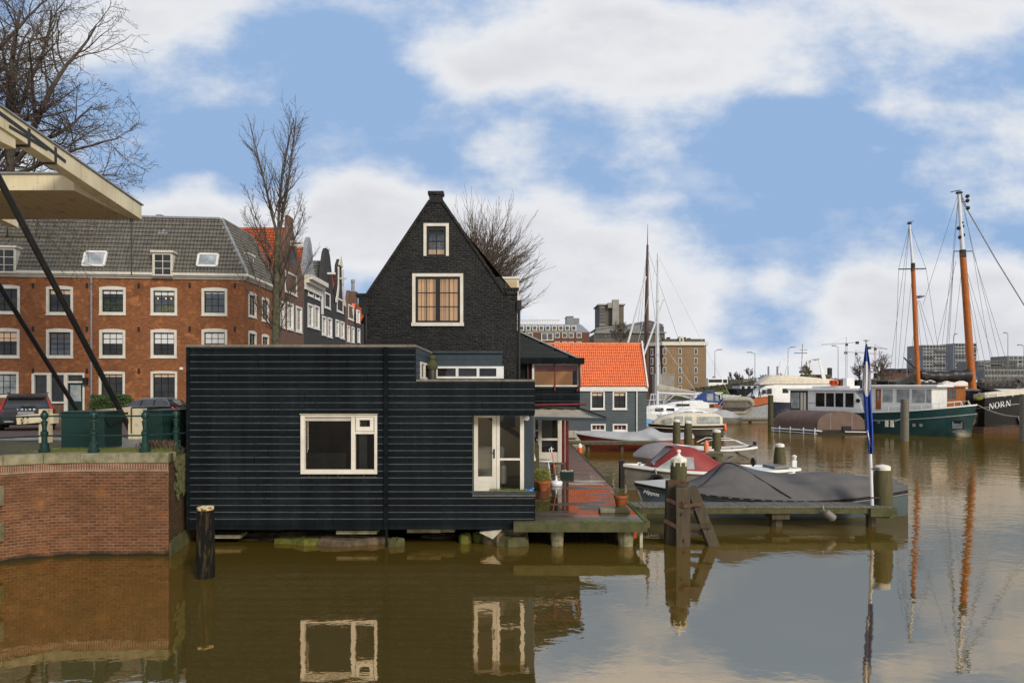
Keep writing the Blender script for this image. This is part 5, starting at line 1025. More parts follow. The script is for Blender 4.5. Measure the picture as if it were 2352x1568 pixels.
# grass at the quay edge
mb = MB(); rng = random.Random(12)
for i in range(2600):
    if rng.random() < .5: x, y = rng.uniform(-12.6, -9.3), rng.uniform(18.35, 18.75)
    else:
        cx, cy, s = rng.choice(((-11.9, 18.9, .5), (-10.55, 18.6, .14), (-9.7, 18.7, .2), (-12.6, 18.5, .4), (-11.0, 18.8, .3), (-10.2, 18.65, .3))); x, y = rng.gauss(cx, s), rng.gauss(cy, .1)
    if y < 18.3: continue
    h = rng.uniform(.03, .12); mb.add([(x - .008, y, 2.69), (x + .008, y, 2.69), (x + rng.uniform(-.04, .04), y, 2.70 + h)], [(0, 1, 2)])
tag(mb.build('quay_grass', M['grass'], None, loc=(-11, 18.6, 2.7)), 'green grass tufts growing along the quay edge under the cabinets', 'grass', kind='stuff')
mb = MB()
for i in range(500):
    x, y = rng.gauss(-9.75, .22), rng.gauss(18.9, .12); h = rng.uniform(.05, .32); a = rng.uniform(-.12, .12); mb.add([(x - .012, y, 2.69), (x + .012, y, 2.69), (x + a, y + rng.uniform(-.1, .1), 2.7 + h), (x + a * .6 - .02, y, 2.7 + h * .7)], [(0, 1, 2, 3)])
tag(mb.build('dry_weeds', M['dry_plant'], None, loc=(-9.7, 18.9, 2.7)), 'dry brown weeds at the foot of the narrow green cabinet', 'weeds', kind='stuff')
# hedge against the brick house
mb = MB(); rng = random.Random(3)
for i in range(5200):
    y = 45.2 + rng.random() * 1.2; x = lerp(X_(206, 45.5), X_(296, 45.5), rng.random()); t = (x - X_(206, 45.5)) / (X_(296, 45.5) - X_(206, 45.5)); hz = 2.3 + (1.55 + .1 * math.sin(x * 4)) * (1 if .06 < t < .94 else .7); z = 2.3 + (hz - 2.3) * rng.random() ** .55
    s = .06; d = Vector((rng.uniform(-1, 1), rng.uniform(-1, 1), rng.uniform(-1, 1))).normalized(); e_ = d.orthogonal().normalized(); c = Vector((x, y, z)); mb.add([c - d * s, c + e_ * s * .6, c + d * s, c - e_ * s * .6], [(0, 1, 2, 3)])
tag(mb.build('hedge', M['leaf'], None, loc=(X_(250, 45.6), 45.6, 2.3)), 'clipped green hedge in front of the orange brick house', 'hedge')
# ------------------------------------------------------------------ cars
def wheel(car, x, y, r=.34, w=.22, side=1):
    t = MB().lathe([(r * .62, -w / 2), (r * .95, -w / 2), (r, -w / 2 + .03), (r, w / 2 - .03), (r * .95, w / 2), (r * .62, w / 2)], (x, y, r), 24, 'y').build('wheel', M['rubber'], car, smooth=True)
    mb = MB(); mb.lathe([(r * .64, -w / 2 + .02), (r * .64, w / 2 - .02)], (x, y, r), 20, 'y')
    for k in range(5):
        a = 6.283 * k / 5; mb.beam((x, y + side * (w / 2 - .03), r), (x + math.cos(a) * r * .62, y + side * (w / 2 - .02), r + math.sin(a) * r * .62), .07, .03, (0, 1, 0))
    mb.build('rim', M['chrome'], t)
def loft(mb, secs):   # sections of equal point count, capped
    n = len(secs[0]); mb.grid(secs, True); mb.poly(list(reversed(secs[0]))); mb.poly(secs[-1])
def ring(x, w, zb, zt, tum=.0, r=.12):   # rounded cross section at x
    wt = w - tum; pts = [(-w + r * .5, zb), (w - r * .5, zb), (w, zb + r), (w, lerp(zb, zt, .55)), (wt, zt - r * .7), (wt - r, zt), (-wt + r, zt), (-wt, zt - r * .7), (-w, lerp(zb, zt, .55)), (-w, zb + r)]
    return [Vector((x, y, z)) for y, z in pts]
# station wagon, nose at -x
wg = thing('station_wagon', 'black estate car with chrome window trim parked in front of the brick house', 'car')
mb = MB(); loft(mb, [ring(-2.35, .62, .32, .62), ring(-2.25, .8, .24, .72), ring(-1.9, .87, .2, .80), ring(-1.0, .90, .2, .93), ring(-.2, .90, .2, .96), ring(1.3, .90, .2, 1.0), ring(2.0, .88, .24, 1.03), ring(2.28, .82, .3, .98), ring(2.36, .72, .38, .9)])
mb.build('body', M['car_black'], wg, smooth=True)
def gsec(x, zb, zt, w, tum): return [Vector((x, y, z)) for y, z in ((-w, zb), (w, zb), (w - tum, zt - .05), (w - tum - .1, zt), (-w + tum + .1, zt), (-w + tum, zt - .05))]
mb = MB(); loft(mb, [gsec(-1.15, .9, .97, .80, .0), gsec(-.35, .94, 1.36, .84, .17), gsec(.1, .95, 1.44, .85, .2), gsec(1.2, .98, 1.44, .85, .2), gsec(1.75, 1.0, 1.38, .83, .18), gsec(2.2, 1.0, 1.06, .78, .04)])
mb.build('cabin', M['car_black'], wg, smooth=True)
def sidewin(pts, y, tum): return [Vector((x, -(y - tum * max(0, (z - .96)) / .45) - .006, z)) for x, z in pts]
wins = [[(-.85, .98), (-.02, .99), (.05, 1.36), (-.1, 1.37), (-.38, 1.27)], [(.06, .99), (.82, 1.01), (.78, 1.38), (.13, 1.375)], [(.90, 1.01), (1.78, 1.03), (1.55, 1.33), (1.38, 1.37), (.88, 1.38)]]
for k, wnd in enumerate(wins): MB().poly(sidewin(wnd, .865, .2)).build('side_window', M['pane_car'], wg)
mb = MB(); ch = [(-.93, .965), (.9, .985), (1.86, 1.015), (1.62, 1.35), (1.4, 1.405), (.1, 1.41), (-.42, 1.31), (-.93, .965)]
rub(mb, [p + Vector((0, -.012, 0)) for p in sidewin(ch, .865, .2)], .02, .028); mb.build('chrome_trim', M['chrome'], wg)
mb = MB(); mb.poly([(2.235, -.62, 1.06), (2.235, .62, 1.06), (1.80, .55, 1.36), (1.80, -.55, 1.36)]); mb.build('rear_window', M['pane_car'], wg)
for s in (-1, 1): MB().prism([(1.98, s * .905, .98), (2.24, s * .86, .97), (2.36, s * .7, .88), (2.36, s * .7, .72), (2.2, s * .88, .76), (2.02, s * .905, .84)], (0, -s * .14, 0)).build('taillight', M['taillight'], wg)
for s in (-1, 1): MB().prism([(-2.28, s * .72, .66), (-1.95, s * .88, .76), (-2.0, s * .9, .66), (-2.3, s * .78, .58)], (0, -s * .1, 0)).build('headlight', M['pane_pale'], wg)
mb = MB(); mb.ball((-.82, -1.0, 1.02), .1, 8, 6, (1.1, .9, .8)); mb.build('mirror', M['car_black'], wg, smooth=True)
for s in (-1, 1):
    for x in (-1.45, 1.42): wheel(wg, x, s * .82, .33, .22, s)
    MB().tube([(-.1, s * .62, 1.44), (.1, s * .62, 1.48), (1.4, s * .62, 1.48), (1.6, s * .62, 1.42)], .02, 6).build('roof_rail', M['chrome'], wg)
wg.location = (X_(340, 42.0), 42.0, 2.285); wg.rotation_euler = (0, 0, R(-3))
# suv seen from behind, nose at +y
sv = thing('large_car', 'dark brown estate seen from behind with tall red rear lights on the quay road', 'car')
mb = MB(); loft(mb, [[Vector((p.y, p.x, p.z)) for p in r_] for r_ in (ring(-2.38, .86, .42, .86), ring(-2.28, .98, .34, .98), ring(-1.9, 1.04, .26, 1.02), ring(0, 1.05, .26, 1.02), ring(1.6, 1.03, .28, 1.0), ring(2.2, .9, .34, .85), ring(2.4, .7, .42, .72))])
mb.build('body', M['car_brown'], sv, smooth=True)
mb = MB(); loft(mb, [[Vector((p.y, p.x, p.z)) for p in r_] for r_ in (gsec(-2.27, .95, 1.02, .95, .02), gsec(-1.98, .98, 1.53, .93, .2), gsec(-1.6, .98, 1.62, .94, .22), gsec(.1, .98, 1.64, .95, .22), gsec(.7, .98, 1.5, .94, .2), gsec(1.35, .95, 1.0, .9, .02))]); mb.build('cabin', M['car_brown'], sv, smooth=True)
mb = MB(); mb.poly([(-.80, -2.262, 1.04), (.80, -2.262, 1.04), (.66, -2.015, 1.46), (-.66, -2.015, 1.46)]); mb.build('rear_window', M['pane_sky'], sv)
mb = MB(); mb.beam((-.2, -2.275, 1.075), (.35, -2.275, 1.075), .02, .03); mb.build('wiper', M['rubber'], sv)
mb = MB(); mb.box(-.70, .70, -2.17, -1.9, 1.50, 1.56); mb.box(-.68, .68, -2.16, -2.0, 1.455, 1.50); mb.build('spoiler', M['car_brown'], sv, bevel=.015)
for s in (-1, 1):
    MB().prism([(s * .72, -2.08, 1.46), (s * .80, -2.06, 1.46), (s * .88, -2.24, 1.14), (s * 1.02, -2.25, 1.02), (s * 1.05, -2.18, .84), (s * .76, -2.37, .80), (s * .78, -2.36, .88), (s * .86, -2.32, .97), (s * .82, -2.27, 1.10)], (0, .06, 0)).build('taillight', M['taillight'], sv)
    MB().tube([(s * .74, -1.7, 1.62), (s * .74, -1.5, 1.68), (s * .74, .1, 1.69), (s * .74, .3, 1.62)], .022, 6).build('roof_rail', M['lead'], sv)
    for y in (-1.45, 1.45):
        r = .37; t = MB().lathe([(r * .6, -.12), (r, -.1), (r, .1), (r * .6, .12)], (s * .93, y, r), 20, 'x').build('wheel', M['rubber'], sv, smooth=True); MB().lathe([(r * .6, -.1), (r * .6, .1), (0, .1)], (s * .93, y, r), 16, 'x').build('rim', M['chrome'], t)
mb = MB(); mb.box(-.92, .92, -2.43, -2.2, .34, .52); mb.box(-.55, .55, -2.45, -2.3, .42, .56); mb.build('bumper', M['rubber'], sv, bevel=.02)
mb = MB(); mb.box(-.85, .85, -2.415, -2.39, .60, .63); mb.box(-.78, -.45, -2.45, -2.40, .42, .47); mb.box(.45, .78, -2.45, -2.40, .42, .47); mb.build('bumper_trim', M['chrome'], sv)
mb = MB(); mb.box(-.30, .30, -2.40, -2.37, .74, .86); mb.build('plate', M['plate'], sv, bevel=.01)
cu = bpy.data.curves.new('car_lettering', 'FONT'); cu.body = 'VOLVO'; cu.size = .11; cu.space_character = 2.4; cu.align_x = 'CENTER'; cu.extrude = .006; cu.materials.append(M['chrome'])
to = to_mesh('rear_lettering', cu); to.parent = sv; to.location = (0, -2.335, .92); to.rotation_euler = (R(80), 0, 0)
sv.location = (X_(60, 30.0) - 1.28, 31.97, 2.50); sv.rotation_euler = (0, 0, R(33))
# ------------------------------------------------------------------ wet deck, jetties, piles
DZ = .733
dk = thing('wet_deck', 'wet wooden deck with puddles and a mossy front beam beside the houseboat', 'deck', (2, 18.8, .5))
MB().quad((.05, 18.8, DZ), (3.71, 18.8, DZ), (3.80, 57, DZ), (.05, 57, DZ)).build('planking', M['wet_deck'], dk)
mb = MB(); mb.box(.04, 3.72, 18.74, 18.9, .46, DZ - .003); mb.build('front_beam', M['timber_moss'], dk, bevel=.01)
mb = MB(); mb.beam((3.74, 18.75, DZ - .06), (3.83, 57, DZ - .06), .10, .16); mb.box(.1, 3.7, 20, 57, .50, DZ - .02); mb.build('edge_beam', M['timber_green'], dk)
mb = MB(); mb.beam((3.70, 18.9, DZ + .012), (3.72, 24.5, DZ + .012), .10, .02); rng = random.Random(2)
for i in range(60): x = rng.uniform(.9, 3.5); mb.lathe([(rng.uniform(.02, .09), 0), (rng.uniform(.01, .05), .012), (0, .014)], (x, rng.uniform(18.8, 18.98), DZ - .004), 7)
mb.build('moss', M['moss_bright'], dk)
for x, w in ((1.27, .34), (3.2, .42)): MB().lathe([(w / 2, -.9), (w / 2, .12), (w / 2 * 1.06, .15), (w / 2 * 1.1, .3), (w / 2 * 1.05, .46)], (x, 19.2, 0), 10).build('pile', M['stone'], dk)
MB().box(3.55, 3.63, 18.95, 19.03, -.3, .46).build('pile', M['stone_light'], dk)
mb = MB(); mb.box(.6, 3.6, 20.4, 20.7, -.5, .48); mb.build('rear_wall', M['timber_black'], dk)
def jetty(name, label, x0, x1, y0, y1, z, planks, piles, skew=0.0, m='timber_grey', mf='timber_moss'):
    t = thing(name, label, 'jetty', ((x0 + x1) / 2, y0, z)); mb = MB(); n = planks; rng = random.Random(n)
    for i in range(n):
        a, b = lerp(x0, x1, i / n), lerp(x0, x1, (i + 1) / n) - .012; dz = rng.uniform(-.006, .006); mb.box(a, b, y0 - .03, y1, z - .04 + dz, z + dz)
    mb.build('planking', M[m], t); mb = MB(); mb.box(x0, x1, y0, y0 + .1, z - .22, z - .045); mb.box(x0, x1, y1 - .12, y1 - .02, z - .22, z - .045); mb.build('beam', M[mf], t)
    for x, w in piles: MB().lathe([(w / 2, -1), (w / 2, z - .05)], (x, (y0 + y1) / 2 + .05, 0), 10).build('pile', M['timber_wet'], t)
    return t
j1 = jetty('plank_jetty', 'long narrow plank jetty in front of the boat with the dark grey cover', 3.84, 11.92, 21.4, 22.25, .70, 62, [(8.45, .40), (11.5, .30)])
mb = MB(); mb.box(8.2, 8.75, 21.5, 22.1, .28, .48); mb.build('cross_beam', M['timber_wet'], j1)
mb = MB(); mb.box(11.2, 12.02, 21.3, 22.3, .40, .66); mb.build('end_block', M['timber_moss'], j1)
j2 = jetty('plank_jetty', 'weathered plank jetty before the long red boat near the boathouse', 3.9, 9.95, 46.4, 47.1, .74, 30, [(5.2, .3), (7.5, .3), (9.7, .3)])
j3 = jetty('plank_jetty', 'slanting walkway jetty between the grey rowing boat and the red covered launch', X_(1560, 38.6), X_(1655, 38.6), 38.2, 39.4, .75, 16, [(10.4, .3), (11.6, .3)])
j4 = jetty('plank_jetty', 'low distant jetty with a pale rail behind the cabin cruiser', X_(1690, 86), X_(1782, 86), 85.5, 86.5, .35, 14, [(30, .4), (32.5, .4)])
j5 = jetty('plank_jetty', 'short jetty end beside the bow of the grey launch', X_(1375, 29.5), X_(1402, 29.5), 29.3, 30.0, .66, 6, [(3.95, .25)])
def pile(name, label, px, Y, ytop, w, capm='cap_white', taper=.82, m='timber_green', z0=-1.0, grp='mooring posts in the harbour', cap=.16, n=14):
    x = X_(px, Y); zt = Z_(ytop, Y); t = thing(name, label, 'post', (x, Y, 0), grp); r = w / 2
    ch = cap if capm else 0.0
    MB().lathe([(r, z0), (r, zt - .75), (r * lerp(1, taper, .6), zt - ch - .1), (r * taper, zt - ch)], (x, Y, 0), n, wob=lambda i, a: 1 + .03 * math.sin(3 * a + i)).build('shaft', M[m], t, smooth=True)
    if capm: MB().lathe([(r * taper * 1.05, zt - ch), (r * taper * 1.06, zt - .06), (r * taper * .9, zt - .02), (0, zt + .02)], (x, Y, 0), n).build('cap', M[capm], t, smooth=True)
    return t
pile('mooring_post', 'stout mossy post with a white cap at the end of the plank jetty', 2027, 21.85, 1067, .60, z0=.3, taper=.74)
pile('mooring_post', 'greenish post with a white cap behind the stern of the launch with the red cover', 1791, 33, 1018, .58, taper=.7)
pile('mooring_post', 'leaning tall post with a white cap beside the grey rowing boat', 1646, 40, 986, .54)
pile('mooring_post', 'grey post with a white cap in front of the cream canvas cruiser, right of two', 1580.5, 44, 966, .52)
pile('mooring_post', 'grey post in front of the cream canvas cruiser near the boathouse corner', 1554, 46, 963, .52)
pile('mooring_post', 'weathered grey square topped post against the green hull', 2078, 56, 917, .62, None, taper=.97, m='timber_grey')
pile('mooring_post', 'brown post between the orange bowed barge and the brown boat tent', 1770, 80, 907, .62, None, taper=.97, m='timber_green')
pile('mooring_post', 'grey post at the edge of the picture in front of the black hull', 2352, 56, 905, .62, None, taper=.97, m='timber_grey')
# black stake left
x, Y = X_(471.5, 15.97), 15.97
st = thing('black_stake', 'thick black tarred stake with a chipped white top standing in the canal', 'post', (x, Y, 0))
MB().lathe([(.198, -1), (.198, .3), (.192, 1.0), (.178, 1.58)], (x, Y, 0), 14, wob=lambda i, a: 1 + .05 * math.sin(2 * a + 1) + .03 * math.sin(5 * a)).build('shaft', M['timber_black'], st, smooth=True)
MB().lathe([(.180, 1.575), (.178, 1.64), (.166, 1.655), (0, 1.69)], (x, Y, 0), 14, wob=lambda i, a: 1 + .05 * math.sin(2 * a + 1) + .03 * math.sin(5 * a)).build('cap', M['cap_chipped'], st, smooth=2)
# dolphin
Y = 19.55; dp = thing('mooring_dolphin', 'braced timber mooring dolphin with a white capped centre pile in the water', 'mooring dolphin', (X_(1560, Y), Y, 0))
d_ = lambda px, py, Y_=Y: P(px, py, Y_)
mb = MB(); a = d_(1559, 1108); mb.lathe([(.235, -1), (.24, .6), (.235, 2.3)], (a.x, Y, 0), 14, wob=lambda i, t: 1 + .03 * math.sin(3 * t)); mb.build('pile', M['timber_green'], dp, smooth=True)
zt = Z_(1069, Y); MB().lathe([(.225, 2.18), (.24, 2.20), (.24, 2.36), (.225, 2.40), (.06, 2.49), (.035, 2.55), (.065, 2.60), (.05, 2.65), (0, 2.66)], (a.x, Y, 0), 8).build('cap', M['cap_white'], dp)
mb = MB(); mb.beam(d_(1567, 1262, 19.15) - Vector((0, 0, .6)), d_(1566, 1117, 19.15), .40, .3, (0, 1, 0)); mb.build('fender_pile', M['timber_wet'], dp, bevel=.015)
mb = MB(); mb.beam(d_(1535, 1275, 19.5), d_(1540, 1103, 19.5), .22, .3, (0, 1, 0)); mb.beam(d_(1533, 1275, 19.9), d_(1556, 1106, 19.8), .2, .3, (0, 1, 0)); mb.build('fender_pile', M['timber_wet'], dp, bevel=.015)
mb = MB(); mb.beam(d_(1652, 1290, 19.2), d_(1586, 1118, 19.4), .30, .34, (0, 1, 0)); mb.build('raking_brace', M['timber_wet'], dp, bevel=.015)
mb = MB(); mb.beam(d_(1531, 1160, 19.4), d_(1606, 1168, 19.25), .12, .15); mb.beam(d_(1572, 1207, 19.3), d_(1634, 1207, 19.1), .16, .13); mb.beam(d_(1570, 1222, 19.4), d_(1618, 1223, 19.3), .1, .12); mb.build('cross_beam', M['timber_wet'], dp, bevel=.01)
for a_, b_ in (((1536, 1104, 19.1), (1582, 1110, 18.95)), ((1531, 1146, 19.15), (1570, 1162, 18.95)), ((1570, 1162, 18.95), (1612, 1156, 19.1)), ((1526, 1194, 19.1), (1556, 1211, 18.95))): mb = MB(); mb.beam(d_(*a_), d_(*b_), .03, .10); mb.build('iron_band', M['rust_iron'], dp)
mb = MB()
for px, py in ((1567, 1179), (1572, 1240), (1568, 1154)): mb.lathe([(.035, -.06), (.035, 0), (0, .0)], d_(px, py, 18.99), 8, 'y')
mb.build('bolt', M['rust_iron'], dp)
# flagpole and flag
Yp = 21.6; fp = thing('flagpole', 'white flagpole with a flat gold top fixed to the mossy jetty post', 'flagpole', (X_(2002, Yp), Yp, .7)); b_, t_ = P(2003, 1160, Yp), P(1990, 783, Yp)
mb = MB(); mb.tube([b_, b_.lerp(t_, .5), t_], [.055, .048, .03], 10); mb.build('pole', M['mast_white'], fp, smooth=True)
mb = MB(); mb.lathe([(.015, 0), (.03, .02), (.09, .03), (.09, .05), (0, .06)], t_ - Vector((0, 0, .02)), 12); mb.build('finial', M['gold'], fp, smooth=True)
mb = MB(); p = P(2004, 1142, Yp); mb.box(p.x - .1, p.x + .25, Yp - .06, Yp + .1, p.z - .02, p.z + .02); p = P(2004, 1076, Yp); mb.box(p.x - .06, p.x + .2, Yp - .06, Yp + .1, p.z - .02, p.z + .02); mb.build('bracket', M['iron_dark'], fp)
edges = [(790, 1988, 1992), (805, 1986, 1994), (830, 1983, 1998), (860, 1981, 2000.5), (890, 1980, 2001), (910, 1983.5, 2001.5), (940, 1985, 2003), (975, 1988, 2005), (1000, 1990.5, 2006), (1015, 1992.5, 2006), (1030, 1994, 2005.5), (1046, 1995.5, 2004)]
mb = MB(); n = 14; rows = []
for k in range(len(edges) - 1):
    (ya, la, ra), (yb, lb, rb) = edges[k], edges[k + 1]
    for s in range(4):
        t = s / 4; y, l, r = lerp(ya, yb, t), lerp(la, lb, t), lerp(ra, rb, t); rows.append([P(lerp(l, r, j / n), y, Yp - .17 - .07 * math.sin(j / n * 9.5 + y * .012) - .03 * math.sin(j * 2.2)) for j in range(n + 1)])
for i in range(len(rows) - 1):
    y = HY - (rows[i][0].z - H) * F / rows[i][0].y
    for j in range(n):
        s = (j + .5) / n; w = (abs((y - 868) / 40) ** 2 + abs((s - .46) / .52) ** 2 < 1) or (985 < y < 1024 and .05 < s - (y - 985) / 90 < .28)
        mb.cur = 1 if w else 0; mb.quad(rows[i][j], rows[i][j + 1], rows[i + 1][j + 1], rows[i + 1][j])
tag(mb.build('flag', [M['flag_blue'], M['flag_white']], None, smooth=2, loc=t_), 'limp blue flag with a white field hanging down the flagpole', 'flag')
# ------------------------------------------------------------------ things on the deck
def pot(mb_name, label, px, py, r, h, m='terracotta', grp=None):
    Y = (H - DZ) * F / (py - HY); x = X_(px, Y); t = thing(mb_name, label, 'plant pot', (x, Y, DZ), grp)
    MB().lathe([(r * .6, DZ), (r * .66, DZ + .02), (r * .92, DZ + h * .75), (r * .95, DZ + h * .78), (r * 1.04, DZ + h * .8), (r * 1.05, DZ + h * .98), (r, DZ + h), (r * .9, DZ + h), (r * .88, DZ + h * .85), (0, DZ + h * .85)], (x, Y, 0), 20).build('pot', M[m], t, smooth=True)
    return t, Vector((x, Y, DZ + h))
def sprig(name, c, n, spread, hgt, m, par, w=.02, seed=1, blade=False):
    rng = random.Random(seed); mb = MB()
    for i in range(n):
        a, rr = rng.uniform(0, 6.283), rng.random() ** .5 * spread; b = c + Vector((math.cos(a) * rr, math.sin(a) * rr, rng.uniform(-.05, hgt) if not blade else -.05))
        d = Vector((rng.uniform(-1, 1), rng.uniform(-1, 1), rng.uniform(.1, 1.3))).normalized() * (w * 3 if not blade else hgt * rng.uniform(.5, 1)); e = d.orthogonal().normalized() * w * (.6 if not blade else .25); mb.add([b, b + d * .5 + e, b + d, b + d * .5 - e], [(0, 1, 2, 3)])
    return mb.build(name, M[m], par)
t, c = pot('plant_pot', 'large terracotta pot with a yellow green bush beside the houseboat corner', 1246, 1126, .25, .36); sprig('bush', c, 620, .30, .40, 'leaf_yellow', t, .024, 3)
t, c = pot('plant_pot', 'small terracotta pot half hidden behind the yellow green bush', 1258, 1118, .14, .27); sprig('foliage', c, 120, .16, .18, 'leaf_yellow', t, .02, 5)
t, c = pot('plant_pot', 'pot with tall dry purple stems behind the yellow green bush', 1240, 1112, .2, .3, 'hull_brown'); sprig('dry_stems', c, 150, .26, .75, 'dry_plant', t, .02, 7, True); sprig('dry_leaves', c + Vector((0, 0, .35)), 130, .26, .35, 'dry_plant', t, .016, 8)
t, c = pot('plant_pot', 'terracotta pot with a straggly plant on the deck corner by the plank jetty', 1426, 1166, .215, .40, grp=None); sprig('stems', c, 60, .16, .36, 'dry_plant', t, .02, 9, True); sprig('leaves', c + Vector((-.08, 0, .02)), 70, .18, .18, 'leaf', t, .018, 10); sprig('blossom', c + Vector((-.22, 0, .1)), 40, .13, .14, 'lamp_grey', t, .016, 11)
for i, (a, b, y0, y1, m, lab) in enumerate(((1378, 1412, 1163, 1177, 'stone', 'mossy concrete block left of the corner plant pot on the deck'), (1412, 1446, 1162, 1180, 'timber_moss', 'mossy concrete block under the corner plant pot'))):
    Yb = 20.2; mb = MB(); mb.box(X_(a, Yb), X_(b, Yb), Yb - .1, Yb + .35, DZ, DZ + .115 - .02 * i); tag(mb.build('concrete_block', M[m], None, loc=(X_(a, Yb), Yb, DZ), bevel=.012), lab, 'block', 'blocks on the deck corner')
# parasol foot with pole
Yb = (H - DZ) * F / (1113 - HY); x = X_(1277.5, Yb); ps = thing('parasol_stand', 'white parasol foot with a thin orange pole and clip on the wet deck', 'parasol stand', (x, Yb, DZ))
MB().lathe([(.23, DZ), (.24, DZ + .05), (.235, DZ + .11), (.2, DZ + .15), (.06, DZ + .17), (.045, DZ + .19), (.04, DZ + .32), (.05, DZ + .34), (.03, DZ + .35)], (x, Yb, 0), 20).build('foot', M['white_plastic'], ps, smooth=True)
MB().tube([(x, Yb, DZ + .3), (x - .17, Yb, DZ + 1.25)], .016, 8).build('pole', M['orange_plastic'], ps)
mb = MB(); q_ = Vector((x - .17, Yb, DZ + 1.22)); mb.tube([q_, q_ + Vector((-.02, 0, .22))], .025, 8); mb.tube([q_ + Vector((-.1, 0, .14)), q_ + Vector((.08, 0, .14))], .014, 6); mb.tube([q_ + Vector((-.1, 0, .14)), q_ + Vector((-.06, 0, -.1))], .012, 6); mb.build('clip', M['white_plastic'], ps)
# white garden table, wooden bench, planter box
Yt = 28.0; tb = thing('garden_table', 'round white plastic garden table behind the dry stems', 'table', (X_(1246, Yt), Yt, DZ)); x = X_(1247, Yt)
MB().lathe([(.36, DZ + .66), (.38, DZ + .69), (.36, DZ + .72), (0, DZ + .72)], (x, Yt, 0), 24).build('tabletop', M['white_plastic'], tb, smooth=True)
for a, b in ((-1, -1), (1, -1), (1, 1), (-1, 1)): MB().tube([(x + a * .2, Yt + b * .2, DZ + .68), (x + a * .3, Yt + b * .28, DZ)], [.03, .022], 8).build('leg', M['white_plastic'], tb)
Yt = 29.6; tb = thing('wooden_bench', 'low weathered wooden bench beside the red posts on the deck', 'bench', (X_(1280, Yt), Yt, DZ)); mb = MB()
for k in range(3): mb.box(X_(1254, Yt), X_(1300, Yt), Yt + .13 * k, Yt + .13 * k + .11, DZ + .36, DZ + .40)
mb.build('seat', M['timber_grey'], tb)
for px in (1268, 1293): MB().box(X_(px, Yt) - .06, X_(px, Yt) + .06, Yt + .02, Yt + .34, DZ, DZ + .36).build('leg', M['timber_wet'], tb)
Yt = 28.2; tb = thing('planter_box', 'small dark green planter box filled with stones at the red post', 'planter', (X_(1304, Yt), Yt, DZ)); MB().box(X_(1288, Yt), X_(1318, Yt), Yt, Yt + .4, DZ, DZ + .2).build('box', M['green_paint'], tb, bevel=.01)
mb = MB(); rng = random.Random(2)
for i in range(16): mb.ball((X_(rng.uniform(1291, 1315), Yt), Yt + rng.uniform(.06, .34), DZ + .2), rng.uniform(.03, .07), 7, 5)
mb.build('stones', M['stone_light'], tb)
fd = thing('fender', 'orange and white boat fender hanging from the jetty by the red boat', 'fender', (X_(1332, 46.2), 46.2, .4)); x = X_(1332, 46.2)
MB().lathe([(0, -.1), (.12, -.02), (.15, .15), (.15, .35)], (x, 46.2, .0), 12).build('lower_half', M['orange_plastic'], fd, smooth=True); MB().lathe([(.15, .35), (.14, .5), (.06, .62), (0, .63)], (x, 46.2, .0), 12).build('upper_half', M['trim_white'], fd, smooth=True)
fd = thing('fender', 'grey sausage fender hanging under the plank jetty', 'fender', (X_(1906, 21.2), 21.2, .4)); mb = MB(); mb.tube([P(1893, 1172, 21.25), P(1897, 1176, 21.2), P(1914, 1190, 21.2), P(1917, 1193, 21.2)], [.03, .12, .13, .05], 12); mb.build('body', M['hull_grey'], fd, smooth=True)
MB().tube([P(1893, 1172, 21.25), P(1890, 1160, 21.32)], .012, 5).build('line', M['rope'], fd)
# ------------------------------------------------------------------ boats.  built local: +x bow, z = 0 waterline
def hull(mb, L, B, zb, zm, zs, stern=.62, flare=.2, draft=.35, rake=.5, n=26, full=2.4, ur=0.0, sheer_low=.4, zlev=None):
    G = []; rows = []
    for i in range(n + 1):
        t = i / n; bt = (lerp(stern, 1, math.sin(min(t / .45, 1) * math.pi / 2)) if t < .45 else max(0.02, (1 - ((t - .45) / .55) ** full))) * B / 2
        z = (zs + (zm - zs) * math.sin(min(t / sheer_low, 1) * math.pi / 2)) if t < sheer_low else zm + (zb - zm) * ((t - sheer_low) / (1 - sheer_low)) ** 1.8
        sec = []
        for lv, fr in ((1, 1), (.66, 1 - flare * .22), (.33, 1 - flare * .5), (.0, 1 - flare), (-1, .45)):
            zz = z * lv if lv >= 0 else -draft; x = t * L - rake * (1 - max(lv, -.3)) * max(0, (t - .6) / .4) ** 2 * 1.0 + ur * (1 - max(lv, 0)) * max(0, .25 - t) * 4
            if lv < 0: x = t * (L - rake * 1.6)
            sec.append((x, bt * fr if t < .999 else .02, zz))
        G.append((sec[0][0], sec[0][1], z)); rows.append([Vector((x, -y, zz)) for x, y, zz in sec] + [Vector((x, y, zz)) for x, y, zz in reversed(sec)])
    mb.grid(rows); mb.poly(list(reversed(rows[0])))
    return G
def deck(mb, G, dz=-.04, inset=.02, a=0, b=None):
    b = len(G) - 1 if b is None else b; mb.grid([[Vector((x, -max(y - inset, .005), z + dz)), Vector((x, 0, z + dz + .05 * y)), Vector((x, max(y - inset, .005), z + dz))] for x, y, z in G[a:b + 1]])
def rail_on(mb, G, w=.06, h=.07, dz=0.0, out=.01):
    for s in (-1, 1): rub(mb, [Vector((x, s * (y + out), z + dz)) for x, y, z in G], w, h)
    x, y, z = G[0]; mb.beam((x, -y, z + dz), (x, y, z + dz), w, h)
